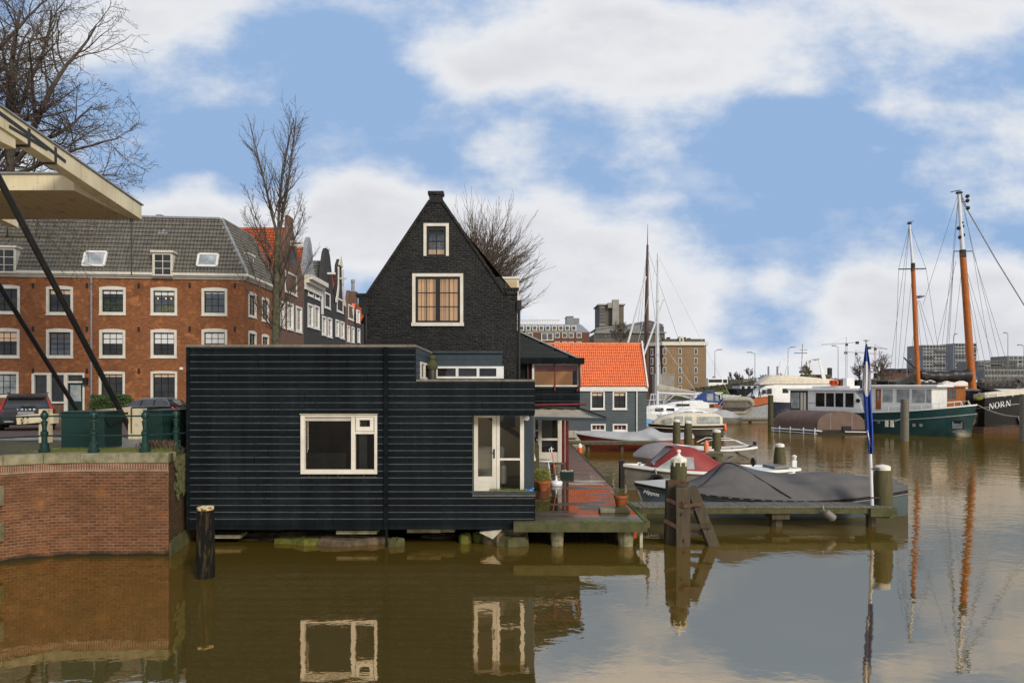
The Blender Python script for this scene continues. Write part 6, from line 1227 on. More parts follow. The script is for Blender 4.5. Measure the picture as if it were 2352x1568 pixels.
def cover(mb, G, ridge, a=0, b=None, m=16, over=.04, fold=.012, seed=1, drop=.05, p=1.0):
    b = len(G) - 1 if b is None else b; rows = []; N = b - a
    for i in range(a, b + 1):
        x, y, z = G[i]; rh = ridge((i - a) / N); r = [Vector((x, -(y + over), z - drop))]
        for j in range(m + 1):
            s = -1 + 2 * j / m; q_ = 1 - abs(s) ** p; r.append(Vector((x, s * (y + over), z + .02 + rh * q_ + fold * (math.sin(abs(s) * 11 + i / len(G) * 14 + seed) + .6 * math.sin(abs(s) * 19 - i / len(G) * 9)) * (1 - abs(s)) * abs(s) * 4)))
        r.append(Vector((x, y + over, z - drop))); rows.append(r)
    mb.grid(rows)
def pieces(pts):   # smooth curve through the points
    def f(t):
        for i in range(len(pts) - 1):
            (a, x), (b, y) = pts[i], pts[i + 1]
            if t <= b or i == len(pts) - 2:
                (a0, x0), (b1, y1) = pts[max(i - 1, 0)], pts[min(i + 2, len(pts) - 1)]; h = b - a; q_ = min(max((t - a) / h, 0), 1); m0 = (y - x0) / max(b - a0, 1e-6) * h; m1 = (y1 - x) / max(b1 - a, 1e-6) * h
                return (2 * q_ ** 3 - 3 * q_ ** 2 + 1) * x + (q_ ** 3 - 2 * q_ ** 2 + q_) * m0 + (3 * q_ ** 2 - 2 * q_ ** 3) * y + (q_ ** 3 - q_ ** 2) * m1
    return f
def place(t, x, y, deg, z=0.0): t.location = (x, y, z); t.rotation_euler = (0, 0, R(deg))
def text(par, body, size, loc, rot, m, ext=.004, shear=0.0, name='lettering', width=None):
    cu = bpy.data.curves.new(name, 'FONT'); cu.body = body; cu.size = size; cu.extrude = ext; cu.shear = shear; cu.align_x = 'CENTER'; cu.materials.append(M[m])
    o = to_mesh(name, cu); o.parent = par; o.location = loc; o.rotation_euler = rot; return o
# 1 dark grey covered sloop: bow at the left
sl_ = thing('covered_sloop', 'long blue-grey sloop under a dark grey cover moored behind the plank jetty', 'boat')
mb = MB(); G = hull(mb, 9.2, 2.7, 1.08, .66, .92, stern=.5, flare=.22, rake=.35, full=2.6, ur=-.1, n=52); mb.build('hull', M['hull_bluegrey'], sl_, smooth=True)
mb = MB(); rail_on(mb, G, .09, .10, -.05); mb.build('rub_rail', M['hull_black'], sl_); mb = MB(); rail_on(mb, G, .03, .03, -.125, .035); mb.build('rail_strip', M['chrome'], sl_)
mb = MB(); cover(mb, G, pieces([(0, .24), (.12, .44), (.28, .70), (.36, .74), (.48, .70), (.62, .80), (.70, .95), (.745, 1.02), (.79, .92), (.86, .52), (.93, .2), (1, .05)]), 0, 44, fold=.034, p=1.7, m=32); mb.build('cover', M['cloth_grey'], sl_, smooth=2)
mb = MB(); cover(mb, G, pieces([(0, .30), (.5, .16), (1, .03)]), 44, 52, fold=.01, p=1.3); mb.build('foredeck_cover', M['cloth_lightgrey'], sl_, smooth=2)
mb = MB(); f = pieces([(0, .24), (.12, .44), (.28, .70), (.36, .74), (.48, .70), (.62, .80), (.70, .95), (.745, 1.02), (.79, .92), (.86, .52), (.93, .2), (1, .05)])
for s in (-1, 1):
    for i0, i1 in ((34, 24), (34, 44)):
        pts = []
        for k in range(9):
            t = k / 8; i = lerp(i0, i1, t); ii = int(i); x, y, z = [lerp(G[ii][q_], G[min(ii + 1, 52)][q_], i - ii) for q_ in range(3)]; ss = t * .97; rh = f(i / 44); pts.append(Vector((x, s * (y + .04) * ss, z + .045 + rh * (1 - ss ** 1.7))))
        rub(mb, pts, .05, .02)
mb.build('cover_seam', M['hull_black'], sl_)
mb = MB()
for i in range(1, 44, 2):
    x, y, z = G[i]; mb.ball((x, y + .055, z - .04), .011, 6, 4); mb.tube([(x, y + .05, z - .02), (x + .12, y + .06, z - .02)], .008, 4)
mb.build('cover_stud', M['lead'], sl_)
mb = MB(); mb.box(-.42, -.02, -.03, .03, -.35, 1.0); mb.prism([(-.42, -.03, .0), (-.75, -.03, -.2), (-.42, -.03, -.35)], (0, .06, 0)); mb.build('rudder', M['hull_bluegrey'], sl_)
mb = MB(); mb.beam((9.22, 0, 1.12), (8.75, 0, -.2), .05, .09, (0, 1, 0)); mb.build('stem_post', M['hull_grey'], sl_)
tx = text(sl_, 'Hippos', .2, (8.72, .34, .70), (R(86), R(8), R(180 - 33)), 'letter', shear=.25)
place(sl_, 13.55, 24.1, 180)
# 2 launch with red cover
la = thing('red_covered_launch', 'grey launch with a red canvas cover and open white stern beside the covered sloop', 'boat')
mb = MB(); G = hull(mb, 8.6, 2.7, 1.12, .80, .80, stern=.42, flare=.18, rake=.25, full=2.6, ur=-.1); mb.build('hull', M['hull_grey'], la, smooth=True)
mb = MB(); rail_on(mb, G, .10, .11, -.03); mb.build('rub_rail', M['hull_white'], la); mb = MB(); rail_on(mb, G, .06, .05, -.10, .03); mb.build('rail_strip', M['hull_grey'], la)
mb = MB(); deck(mb, G); mb.build('deck', M['hull_white'], la, smooth=True)
mb = MB(); G2 = [(x, y * .88, z - .02) for x, y, z in G]; cover(mb, G2, pieces([(0, .06), (.35, .30), (.62, .82), (.70, .95), (.97, .98), (1, .95)]), 8, 19, fold=.02, p=3.2); mb.build('cover', M['cloth_red'], la, smooth=2)
mb = MB(); x, y, z = G2[19]; x2, y2, z2 = G2[22]
A = [Vector((x, s * y * f_, z + h)) for s, f_, h in ((-1, 1, 0), (-1, .85, .72), (-1, .5, .93), (1, .5, .93), (1, .85, .72), (1, 1, 0))]; B = [Vector((x2, s * y2 * f_, z2 + h)) for s, f_, h in ((-1, .95, 0), (-1, .7, .05), (-1, .3, .07), (1, .3, .07), (1, .7, .05), (1, .95, 0))]
mb.grid([A, B]); ws = mb.build('windscreen_cover', M['cloth_red'], la)
mb = MB()
for a_, b_ in ((0, 1), (2, 3), (4, 5)):
    n_ = (A[b_] - A[a_]).cross(B[a_] - A[a_]).normalized() * .015; n_ = n_ if n_.z > 0 else -n_; c = (A[a_] + A[b_] + B[a_] + B[b_]) / 4; mb.poly([c + (p - c) * .8 + n_ for p in (A[a_], A[b_], B[b_], B[a_])])
mb.build('clear_panel', M['pane_pale'], ws)
mb = MB(); x3, y3, z3_ = G2[17]
for s in (-1, 1): mb = MB(); mb.poly([Vector((x, s * (y + .02), z + .1)), Vector((x, s * (y * .9 + .03), z + .62)), Vector((x3, s * (y3 * .93 + .03), z3_ + .60)), Vector((x3, s * (y3 + .04), z3_ + .1))]); mb.build('side_panel', M['pane_pale'], la)
mb = MB(); mb.box(.4, 2.6, -.8, .8, .55, .78); mb.build('cockpit_sole', M['hull_white'], la, bevel=.05); mb = MB(); mb.box(.5, 1.3, -.5, .5, .78, .92); mb.build('engine_box', M['hull_grey'], la, bevel=.05)
mb = MB(); mb.box(-.18, .05, -.05, .05, .2, 1.12); mb.lathe([(.06, 1.12), (.12, 1.3), (.05, 1.36), (0, 1.37)], (-.08, 0, 0), 10); mb.build('rudder_head', M['trim_white'], la, smooth=True)
mb = MB(); mb.lathe([(.17, -.02), (.2, 0), (.17, .02)], (2.3, .35, 1.12), 18, 'x'); mb.build('steering_wheel', M['iron_dark'], la)
mb = MB(); mb.box(8.52, 8.72, -.1, .1, .05, 1.28); mb.build('stem_post', M['hull_black'], la)
mb = MB(); 
for x in (7.9, 7.2, 6.4): mb.ball((x, .35, 1.12), .06, 8, 5); mb.tube([(x - .1, .35, 1.2), (x + .1, .35, 1.2)], .02, 5)
mb.build('bollard', M['chrome'], la)
ty = MB(); ty.lathe([(.24, -.07), (.33, -.09), (.36, 0), (.33, .09), (.24, .07), (.22, 0), (.24, -.07)], (0, 0, 0), 24, 'y'); tyo = ty.build('tyre_fender', M['rubber'], la, smooth=True); tyo.location = (7.35, .98, .42); tyo.rotation_euler = (0, 0, R(-32)); MB().tube([(7.35, .86, 1.0), (7.35, .95, .74)], .025, 6).build('fender_rope', M['rope'], la)
place(la, 12.75, 31.0, 190.5); la.scale = (.945, 1, 1)
# 3 grey low cover behind it
gd = thing('covered_dinghy', 'small dinghy under a mauve grey cover behind the red cover', 'boat'); mb = MB(); G = hull(mb, 3.6, 1.7, .55, .45, .45, stern=.7); mb.build('hull', M['hull_grey'], gd, smooth=True)
mb = MB(); cover(mb, G, pieces([(0, .2), (.45, .78), (.8, .62), (1, .1)]), 0, 26, fold=.03, p=1.8); mb.build('cover', M['cloth_purplegrey'], gd, smooth=2); place(gd, X_(1602, 37.5), 37.5, 184, .15)
# 4 grey rowing boat, transom at right
rb = thing('rowing_boat', 'open grey rowing boat with ropes and a dark sternpost right of the tall post', 'boat'); mb = MB(); G = hull(mb, 5.0, 1.8, 1.05, .8, .95, stern=.72, flare=.25, rake=.5); mb.build('hull', M['hull_grey'], rb, smooth=True)
mb = MB(); rail_on(mb, G, .09, .12, -.05); mb.build('rub_rail', M['hull_white'], rb); mb = MB(); deck(mb, G, -.25, .06); mb.build('floor', M['timber_wet'], rb)
mb = MB()
for x in (1.0, 2.2, 3.4): mb.box(x, x + .25, -.8, .8, .62, .68)
mb.build('thwart', M['timber_grey'], rb); mb = MB(); mb.box(-.14, .02, -.09, .09, -.3, 1.2); mb.build('sternpost', M['hull_black'], rb)
mb = MB(); 
for s in (-1, 1): mb.tube([(.5, s * .7, 1.0), (1.2, s * .8, 1.32), (2.6, s * .85, 1.35), (3.2, s * .6, 1.1)], .025, 6)
mb.build('hoop', M['hull_white'], rb)
mb = MB()
for a_, b_ in (((-.1, -.3, 1.0), (1.5, -.85, .35)), ((.2, .3, 1.0), (1.7, .88, .3)), ((1.5, .86, .9), (.5, .8, .25))): mb.tube([a_, ((a_[0] + b_[0]) / 2, (a_[1] + b_[1]) / 2, (a_[2] + b_[2]) / 2 - .1), b_], .03, 5)
mb.build('mooring_rope', M['hull_black'], rb); place(rb, X_(1731, 40.6), 40.6, 176)
# 5 long red boat with light cover
rd = thing('covered_red_boat', 'long dark red boat under a light grey cover in front of the boathouse', 'boat'); mb = MB(); G = hull(mb, 8.4, 2.5, 1.22, .78, .95, stern=.6, flare=.3, rake=.9, full=2.2); mb.build('hull', M['hull_red'], rd, smooth=True)
mb = MB(); cover(mb, G, pieces([(0, .25), (.25, .35), (.34, .72), (.46, .45), (.62, .34), (.8, .30), (1, .03)]), 0, 26, fold=.015, p=1.2, drop=.12); mb.build('cover', M['cloth_lightgrey'], rd, smooth=2); place(rd, X_(1588, 49.0), 49.0, 180)
# 6 cabin cruiser with cream canvas
cc = thing('canvas_cruiser', 'black hulled cruiser with a cream canvas canopy and clear panels', 'boat'); mb = MB(); G = hull(mb, 6.4, 2.6, 1.25, 1.15, 1.2, stern=.85, flare=.2, rake=.5); mb.build('hull', M['hull_black'], cc, smooth=True)
mb = MB(); rail_on(mb, G, .1, .1, 0); rail_on(mb, G, .05, .05, -.32, .02); mb.build('rub_rail', M['cloth_cream'], cc)
S = [(.1, 1.02, 1.15, 1.85), (.5, 1.08, 1.15, 2.12), (2.6, 1.1, 1.15, 2.2), (4.3, 1.02, 1.15, 2.1), (5.1, .95, 1.15, 1.9), (5.9, .5, 1.2, 1.45)]
def sup(S_, tum=.18, cr=.16):   # superstructure loft from (x, halfwidth, zbase, ztop)
    m_ = MB(); secs = [[Vector((x, y, z)) for y, z in ((-w, zb), (w, zb), (w - tum * .4, lerp(zb, zt, .7)), (w - tum, zt - cr * .3), (w - tum - cr, zt), (-w + tum + cr, zt), (-w + tum, zt - cr * .3), (-w + tum * .4, lerp(zb, zt, .7)))] for x, w, zb, zt in S_]
    loft(m_, secs); return m_
sup(S).build('canopy', M['cloth_cream'], cc, smooth=True)
def sidepanels(par, rects, w, m, name='window', off=.02, tum=.12, both=True, fr=None):
    for s in ((-1, 1) if both else (1,)):
        for (xa, xb, za, zb, zm0, zm1) in rects:
            y = lambda z: s * (w - tum * (z - zm0) / (zm1 - zm0) + off); o = MB().poly([(xa, y(za), za), (xb, y(za), za), (xb, y(zb), zb), (xa, y(zb), zb)]).build(name, M[m], par)
            if fr: rub_ = MB(); rub(rub_, [(xa, y(za) + s * .01, za), (xb, y(za) + s * .01, za), (xb, y(zb) + s * .01, zb), (xa, y(zb) + s * .01, zb), (xa, y(za) + s * .01, za)], .05, .05); rub_.build('window_frame', M[fr], o)
sidepanels(cc, [(.35, 2.3, 1.3, 1.86, 1.2, 2.3), (2.75, 3.3, 1.33, 1.86, 1.2, 2.3), (3.5, 4.2, 1.33, 1.9, 1.2, 2.3), (4.4, 5.1, 1.3, 1.75, 1.2, 2.3)], 1.08, 'pane_pale', 'clear_panel', .06)
mb = MB(); mb.poly([(.02, -.8, 1.35), (.02, .8, 1.35), (.14, .7, 1.95), (.14, -.7, 1.95)]); mb.build('clear_panel', M['pane_pale'], cc)
mb = MB(); mb.tube([(-.1, -.7, .5), (-.1, .7, .5)], .03, 6); mb.tube([(-.15, .4, 1.0), (-.3, .5, .2)], .03, 6); mb.box(-.25, .05, -1.0, 1.0, .1, .2); mb.build('stern_ladder', M['chrome'], cc)
lb = MB(); lb.lathe([(.19, -.06), (.3, -.09), (.37, 0), (.3, .09), (.19, .06), (.17, 0), (.19, -.06)], (0, 0, 0), 20, 'y'); o = lb.build('lifebuoy', M['orange_plastic'], cc, smooth=True); o.location = (-.12, .95, .95); o.rotation_euler = (0, 0, R(70))
place(cc, X_(1656, 60), 60, 177)
# small buoy-red can on jetty
mb = MB(); mb.lathe([(.13, .75), (.14, 1.25), (.09, 1.35), (.04, 1.38), (.04, 1.45), (0, 1.46)], (X_(1611, 39.6) - 1.0 + 1.0, 38.6, 0), 12); tag(mb.build('gas_bottle', M['tile_orange'], None, smooth=True, loc=(X_(1611, 38.6), 38.6, .75)), 'red gas bottle standing on the slanting walkway jetty', 'gas bottle')
# 7 white sailing yacht, bow at left
sy = thing('sailing_yacht', 'white sailing yacht with a blue and grey spray hood and grey boom cover', 'sailing boat'); mb = MB(); G = hull(mb, 13.5, 3.6, 1.7, 1.35, 1.35, stern=.75, flare=.25, rake=1.2, full=1.9); mb.build('hull', M['hull_white'], sy, smooth=True)
mb = MB(); deck(mb, G); mb.build('deck', M['hull_white'], sy, smooth=True)
sup([(3.6, 1.2, 1.3, 2.2), (5.2, 1.25, 1.3, 2.15), (7.6, 1.05, 1.35, 1.95), (9.2, .6, 1.4, 1.55)], .2).build('cabin', M['hull_white'], sy, smooth=True)
sidepanels(sy, [(5.4, 7.4, 1.55, 1.78, 1.3, 2.2), (4.6, 4.95, 1.6, 1.85, 1.3, 2.2), (3.9, 4.2, 1.6, 1.85, 1.3, 2.2)], 1.16, 'pane_dark', 'window', .03)
sup([(2.2, 1.25, 1.9, 2.1), (3.0, 1.25, 1.9, 3.1), (3.9, 1.2, 2.0, 3.0), (5.0, .9, 2.05, 2.2)], .3).build('spray_hood', M['cloth_blue'], sy, smooth=True)
sidepanels(sy, [(3.15, 3.9, 2.1, 2.85, 1.9, 3.1), (2.5, 2.9, 2.1, 2.6, 1.9, 3.1)], 1.27, 'pane_pale', 'clear_panel', .06, .3)
sup([(.6, 1.0, 1.7, 2.2), (1.0, 1.0, 1.6, 2.4), (2.0, 1.0, 1.6, 2.2)], .3).build('cockpit_cover', M['cloth_blue'], sy, smooth=True)
xm = 9.4; mb = MB(); mb.tube([(xm, 0, 1.4), (xm, 0, 8), (xm - .05, 0, 17.6)], [.17, .16, .10], 10)
mb.build('mast', M['mast_white'], sy, smooth=True)
mb = MB()
for z, w in ((6.9, 1.0), (12.5, .9)): mb.tube([(xm, -w, z + .1), (xm, 0, z), (xm, w, z + .1)], .035, 6)
mb.build('spreader', M['mast_white'], sy)
mb = MB(); mb.tube([(xm - .1, 0, 2.95), (xm - 4.8, 0, 2.75)], .11, 8); mb.build('boom', M['mast_white'], sy, smooth=True); mb = MB(); rows = []
for i in range(15):
    t = i / 14; x = xm + .15 - 4.6 * t; r = lerp(.62, .16, t ** .8) if t > .03 else .45; rows.append([Vector((x, math.sin(a) * r * .45, 3.05 - .2 * t + r * (1 - math.cos(a)) * .75 + .02 * math.sin(i * 2 + a * 3))) for a in [6.283 * k / 12 for k in range(12)]])
mb.grid(rows, True); mb.build('boom_cover', M['cloth_beige'], sy, smooth=2)
mb = MB(); top = (xm - .05, 0, 17.4)
for p in ((13.3, 0, 1.75), (.2, 0, 1.5)): mb.tube([top, p], .02, 4)
for s in (-1, 1): mb.tube([top, (xm, s * .95, 12.6), (xm, s * 1.6, 1.5)], .018, 4); mb.tube([(xm, 0, 12.4), (xm, s * 1.02, 7), (xm - .4, s * 1.6, 1.5)], .018, 4)
mb.tube([(xm, 0, 9), (xm - 4.7, 0, 2.8)], .018, 4); mb.build('rigging', M['mast_white'], sy)
mb = MB()
for x in (13.0, 12.2, 11.2, 10.2, 8.6, 6.8, 2.0, .4):
    for s in (-1, 1):
        yy = [g[1] for g in G if g[0] <= x][-1] * .93; mb.tube([(x, s * yy, 1.4), (x, s * yy, 2.15)], .02, 4)
for s in (-1, 1):
    for h in (1.8, 2.13): mb.tube([(x, s * ([g[1] for g in G if g[0] <= x][-1] * .93), h) for x in (13.0, 12.2, 11.2, 10.2, 8.6, 6.8)], .012, 4)
mb.tube([(13.0, -.35, 2.13), (13.4, 0, 2.15), (13.0, .35, 2.13)], .02, 4); mb.build('guard_rail', M['chrome'], sy)
place(sy, X_(1510, 90) + xm * 1.12, 90, 180); sy.scale = (1.12, 1.0, 1.25)
rib = thing('inflatable_dinghy', 'grey inflatable dinghy hung on davits at the stern of the white yacht', 'dinghy'); mb = MB(); pts = []
for a in range(0, 181, 12): pts.append(Vector((.75 * math.sin(R(a)) * 1.0 + 1.2, .78 * math.cos(R(a)), .55 + .12 * math.sin(R(a)))))
mb.tube([(-1.2, .78, .45)] + pts + [(-1.2, -.78, .45)], [.2] + [.27] * len(pts) + [.2], 10); mb.build('tube', M['cloth_beige'], rib, smooth=True)
mb = MB(); mb.grid([[Vector((x, -.75, .45)), Vector((x, 0, .15)), Vector((x, .75, .45))] for x in (-1.15, 0, 1.2)] + [[Vector((1.95, -.1, .6)), Vector((1.95, 0, .5)), Vector((1.95, .1, .6))]]); mb.build('floor', M['hull_grey'], rib); rib.rotation_euler = (R(-62), 0, R(0)); rib.location = (X_(1685, 88), 87.6, 1.7); rib.scale = (1.25,) * 3
dv = MB()
for k in range(3): a = Vector((X_(1652 + 15 * k, 88.4), 88.4, 2.0)); dv.tube([a, a + Vector((1.1, 0, 1.4))], .08, 6); dv.tube([a + Vector((.4, 0, 0)), a + Vector((1.4, 0, 1.1))], .06, 6)
tag(dv.build('davit_frame', M['hull_white'], None, loc=(X_(1660, 88.4), 88.4, 1.5)), 'white slanted davit struts between the blue cockpit cover and the inflatable', 'davits')
# 8 skiff with blue tarp, small canopy boat
tp = thing('tarped_skiff', 'skiff under a light blue tarpaulin at the boathouse corner', 'boat'); mb = MB(); G = hull(mb, 4.2, 1.7, 1.0, .8, .85, stern=.8); mb.build('hull', M['hull_grey'], tp, smooth=True); mb = MB(); cover(mb, G, pieces([(0, .25), (.4, .6), (.8, .45), (1, .1)]), 0, 26, fold=.05, p=1.5, drop=.35); mb.build('tarpaulin', M['tarp_blue'], tp, smooth=2); place(tp, X_(1517, 66), 66, 180)
cb = thing('canopy_boat', 'small boat under a grey ridge canopy beside the inflatable dinghy', 'boat'); mb = MB(); G = hull(mb, 4.0, 1.8, 1.0, .75, .8, stern=.8); mb.build('hull', M['hull_grey'], cb, smooth=True); mb = MB(); cover(mb, G, pieces([(0, .05), (.5, .85), (1, .05)]), 0, 26, fold=.0, p=1.1, drop=.1); mb.build('canopy', M['cloth_lightgrey'], cb); mb = MB(); mb.tube([(2.0, 0, .7), (2.0, 0, 2.3)], .05, 6); mb.build('ridge_pole', M['timber_wet'], cb); place(cb, X_(1700, 84), 84, 178)
gs = thing('storage_box', 'plain dark grey floating box at the corner of the boathouse', 'box', (X_(1497, 60), 60, 0)); mb = MB(); mb.box(X_(1484, 60), X_(1512, 60), 60, 62, -.2, Z_(984, 60)); mb.box(X_(1483, 60), X_(1513, 60), 59.95, 62.05, Z_(984, 60), Z_(981.5, 60)); mb.build('body', M['lamp_grey'], gs, bevel=.03)
# small white cruisers between the yacht and the barge
wc = thing('white_cruiser', 'small white cruiser with a low cabin behind the cream canvas cruiser', 'boat', group='small white cruisers in the marina'); mb = MB(); G = hull(mb, 6.5, 2.4, 1.3, 1.0, 1.0, stern=.8); mb.build('hull', M['hull_white'], wc, smooth=True); mb = MB(); deck(mb, G); mb.build('deck', M['hull_white'], wc)
sup([(.8, .9, .95, 1.6), (2.4, .95, .95, 2.0), (3.8, .9, 1.0, 1.9), (5.0, .5, 1.1, 1.3)], .2).build('cabin', M['hull_white'], wc, smooth=True); sidepanels(wc, [(1.4, 2.3, 1.3, 1.62, .95, 2.0), (2.6, 3.5, 1.3, 1.65, .95, 2.0)], .92, 'pane_dark', 'window', .05); mb = MB()
for s in (-1, 1): mb.tube([Vector((x, s * y * .9, z + .55)) for x, y, z in G[12:]], .025, 4); [mb.tube([Vector((x, s * y * .9, z)), Vector((x, s * y * .9, z + .55))], .02, 4) for x, y, z in G[12::4]]
mb.build('guard_rail', M['chrome'], wc); place(wc, X_(1640, 78), 78, 176)
for px, Y, dg, l_ in ((1735, 108, 170, 'small white cruiser moored left of the motor yacht, beyond the barge'), (1572, 84, 186, 'small white cruiser nosing out beside the blue tarpaulin skiff'), (1690, 112, 12, 'small white cruiser beyond the davit struts of the yacht')): dup(wc, (X_(px, Y), Y, 0), R(dg), l_, 1.15)
# 9 brown barge with orange bow
bg_ = thing('orange_bowed_barge', 'brown barge with an orange painted bow and white wheelhouse', 'barge'); mb = MB(); G = hull(mb, 24, 4.6, 3.1, 1.7, 2.2, stern=.7, flare=.16, rake=.8, full=3.6, draft=.6); mb.build('hull', M['hull_brown'], bg_, smooth=True)
mb = MB(); Gb = [(x + .05, y + .05, z + .02) for x, y, z in G[17:]]; mb.grid([[Vector((x, -y, z - 1.05)), Vector((x, -y * 1.02, z - .5)), Vector((x, -y, z))] for x, y, z in Gb] ); mb.grid([[Vector((x, y, z - 1.05)), Vector((x, y * 1.02, z - .5)), Vector((x, y, z))] for x, y, z in Gb]); mb.build('bow_band', M['bow_orange'], bg_, smooth=True)
mb = MB(); Gc = [(x + .06, y + .04, z) for x, y, z in G[18:]]
for s in (-1, 1): mb.grid([[Vector((x, s * y * .86, -.1)), Vector((x, s * y * .95, z * .5)), Vector((x, s * y, z - 1.15))] for x, y, z in Gc])
mb.build('bow_plating', M['lead'], bg_, smooth=True)
mb = MB(); deck(mb, G, -.3); mb.build('deck', M['timber_wet'], bg_); mb = MB(); mb.box(13.2, 17.0, -1.6, 1.6, 1.6, 3.5); mb.box(13.1, 17.2, -1.75, 1.75, 3.5, 3.65); mb.build('wheelhouse', M['hull_white'], bg_, bevel=.05)
for x in (13.6, 14.9, 16.1): MB().box(x, x + .75, -1.63, -1.6, 2.5, 3.3).build('window', M['pane_dark'], bg_)
mb = MB(); mb.box(3, 13, -1.5, 1.5, 1.5, 2.4); mb.build('hatch', M['timber_wet'], bg_); mb = MB()
for x, z in ((20.5, 3.5), (21.4, 3.8), (22.4, 3.6)): mb.tube([(x, -.5, 2.4), (x + .3, .0, z + .5), (x + .6, .4, 2.6)], .07, 6)
mb.box(20.2, 22, -.5, .5, 2.2, 3.1); mb.build('windlass', M['iron_dark'], bg_); place(bg_, X_(1766, 99) - 24, 101, -5)
# 10 wooden mast of a vessel behind the boathouse
tm = thing('wooden_masted_ship', 'old ship behind the boathouse with a tall brown wooden mast and pale gangway frame', 'ship'); mb = MB(); G = hull(mb, 16, 4.2, 2.2, 1.5, 1.8); mb.build('hull', M['hull_brown'], tm, smooth=True)
xm = 8.0; mb = MB(); mb.tube([(xm, 0, 1), (xm, 0, 12), (xm + .12, 0, 21.0)], [.30, .27, .13], 10); mb.tube([(xm + .12, 0, 21), (xm + .15, 0, 23.6)], [.06, .02], 6); mb.build('mast', M['mast_brown'], tm, smooth=True)
mb = MB(); t_ = (xm + .1, 0, 20.5)
for p in ((xm - 2.6, -2, 2), (xm + 2.5, 1.5, 2), (xm - 1.2, 2, 2), (xm + 6.5, 0, 2)): mb.tube([t_, p], .018, 4)
mb.build('rigging', M['rig'], tm)
mb = MB(); mb.tube([(xm - 3.1, -1, 6.5), (xm - .2, -.5, 17.0)], .13, 6); mb.tube([(xm - .9, -1.4, 6.5), (xm + 2.0, -.6, 14.2)], .12, 6); mb.build('sprit', M['mast_white'], tm)
place(tm, X_(1485, 108) - 8 * 1.28, 108, 0); tm.scale = (1.28,) * 3
gw = MB(); Yq = 95; 
for a_, b_ in (((1489, 938), (1496, 905)), ((1503, 938), (1501, 905)), ((1494, 905), (1510, 905)), ((1492, 918), (1520, 918)), ((1520, 938), (1530, 906)), ((1526, 925), (1552, 905)), ((1535, 905), (1590, 912)), ((1553, 905), (1600, 920)), ((1600, 920), (1630, 920)), ((1512, 930), (1590, 927)), ((1592, 906), (1596, 926))): gw.tube([P(*a_, Yq), P(*b_, Yq)], .07, 5)
tag(gw.build('gangway_frame', M['mast_white'], None, loc=P(1500, 938, Yq)), 'white tubular frames and rails in front of the brown barge near the yacht mast', 'rails')
# 11 brown boat tent
bt = thing('boat_tent', 'boat under a rounded brown tarpaulin tent with white fender rails', 'boat'); c0, c1 = Vector((X_(1932, 64.0), 64.0, 0)), Vector((X_(1829, 68.0), 68.0, 0)); wv = Vector((1, .10, 0)).normalized(); mb = MB(); rows = []; NA = 20; hw = 2.35
for i in range(33):
    t = i / 32; c = c0.lerp(c1, t); sag = .035 * abs(math.sin(t * math.pi * 7)) ; r = []
    r.append(c - wv * (hw + .02) + Vector((0, 0, .42)))
    for j in range(NA + 1):
        a = math.pi * j / NA; r.append(c - wv * hw * math.cos(a) * (1 - sag * .3) + Vector((0, 0, .85 + (1.32 - sag * (.6 + .5 * math.sin(a * 3 + t * 9)) * 1.2) * math.sin(a) ** .85)))
    r.append(c + wv * (hw + .02) + Vector((0, 0, .42))); rows.append(r)
mb.grid(rows); fr = rows[0]; mb.poly([p + Vector((0, -.005, 0)) for p in fr]); mb.poly(list(reversed(rows[-1]))); mb.build('tent', M['cloth_brown'], bt, smooth=True)
mb = MB(); mb.prism([c0 - wv * 2.3, c0 + wv * 2.3, c1 + wv * 2.3, c1 - wv * 2.3], (0, 0, .45)); mb.build('hull', M['hull_black'], bt)
mb = MB(); dn_ = Vector((0, -.12, 0))
mb.tube([c0 - wv * 2.6 + Vector((.6, -.2, .32)), c0 - wv * 2.55 + Vector((0, 0, .36)), c1 - wv * 2.6 + Vector((0, 0, .36))], .07, 6); mb.tube([c0 - wv * 2.6 + Vector((.2, 0, .08)), c1 - wv * 2.6 + Vector((0, 0, .12))], .05, 6)
for t in (0, .25, .55, .8): mb.tube([c0.lerp(c1, t) - wv * 2.6 + Vector((0, 0, -.1)), c0.lerp(c1, t) - wv * 2.6 + Vector((0, 0, .6))], .05, 6)
mb.tube([c0 + wv * .3 + Vector((0, -.15, .25)), c0 + wv * 2.5 + Vector((0, -.1, .2))], .05, 6); mb.build('fender_rail', M['mast_white'], bt)
mb = MB()
for k in (-.45, .45): mb.beam(c0 + wv * hw * k + Vector((0, -.02, .5)), c0 + wv * hw * k + Vector((0, -.02, 2.0)), .06, .02)
mb.build('tent_seam', M['cloth_purplegrey'], bt)
mb = MB(); mb.box(c0.x + .1, c0.x + .9, c0.y - .12, c0.y + .1, .3, .75); mb.build('door_flap', M['hull_black'], bt)
# 12 big white motor yacht behind
my = thing('motor_yacht', 'white motor yacht with a beige flybridge, radar arch and navy hull', 'motor yacht'); mb = MB(); G = hull(mb, 15, 4.4, 2.6, 2.0, 2.0, stern=.85, flare=.2, rake=1.4, full=2.2); mb.build('hull', M['hull_navy'], my, smooth=True); mb = MB(); rail_on(mb, G, .12, .5, .12); deck(mb, G); mb.build('bulwark', M['hull_white'], my)
sup([(.8, 1.8, 2, 4.3), (8.0, 1.8, 2, 4.3), (9.6, 1.65, 2, 4.15), (11.2, 1.3, 2, 2.9), (12.2, .9, 2.1, 2.3)], .25).build('cabin', M['hull_white'], my, smooth=True)
sidepanels(my, [(1.4, 2.6, 2.9, 3.75, 2, 4.3), (2.9, 4.4, 2.9, 3.75, 2, 4.3), (6.8, 7.6, 3.1, 3.7, 2, 4.3), (9.0, 9.6, 3.0, 3.7, 2, 4.3), (9.8, 10.3, 3.0, 3.55, 2, 4.3)], 1.74, 'pane_dark', 'window', .05)
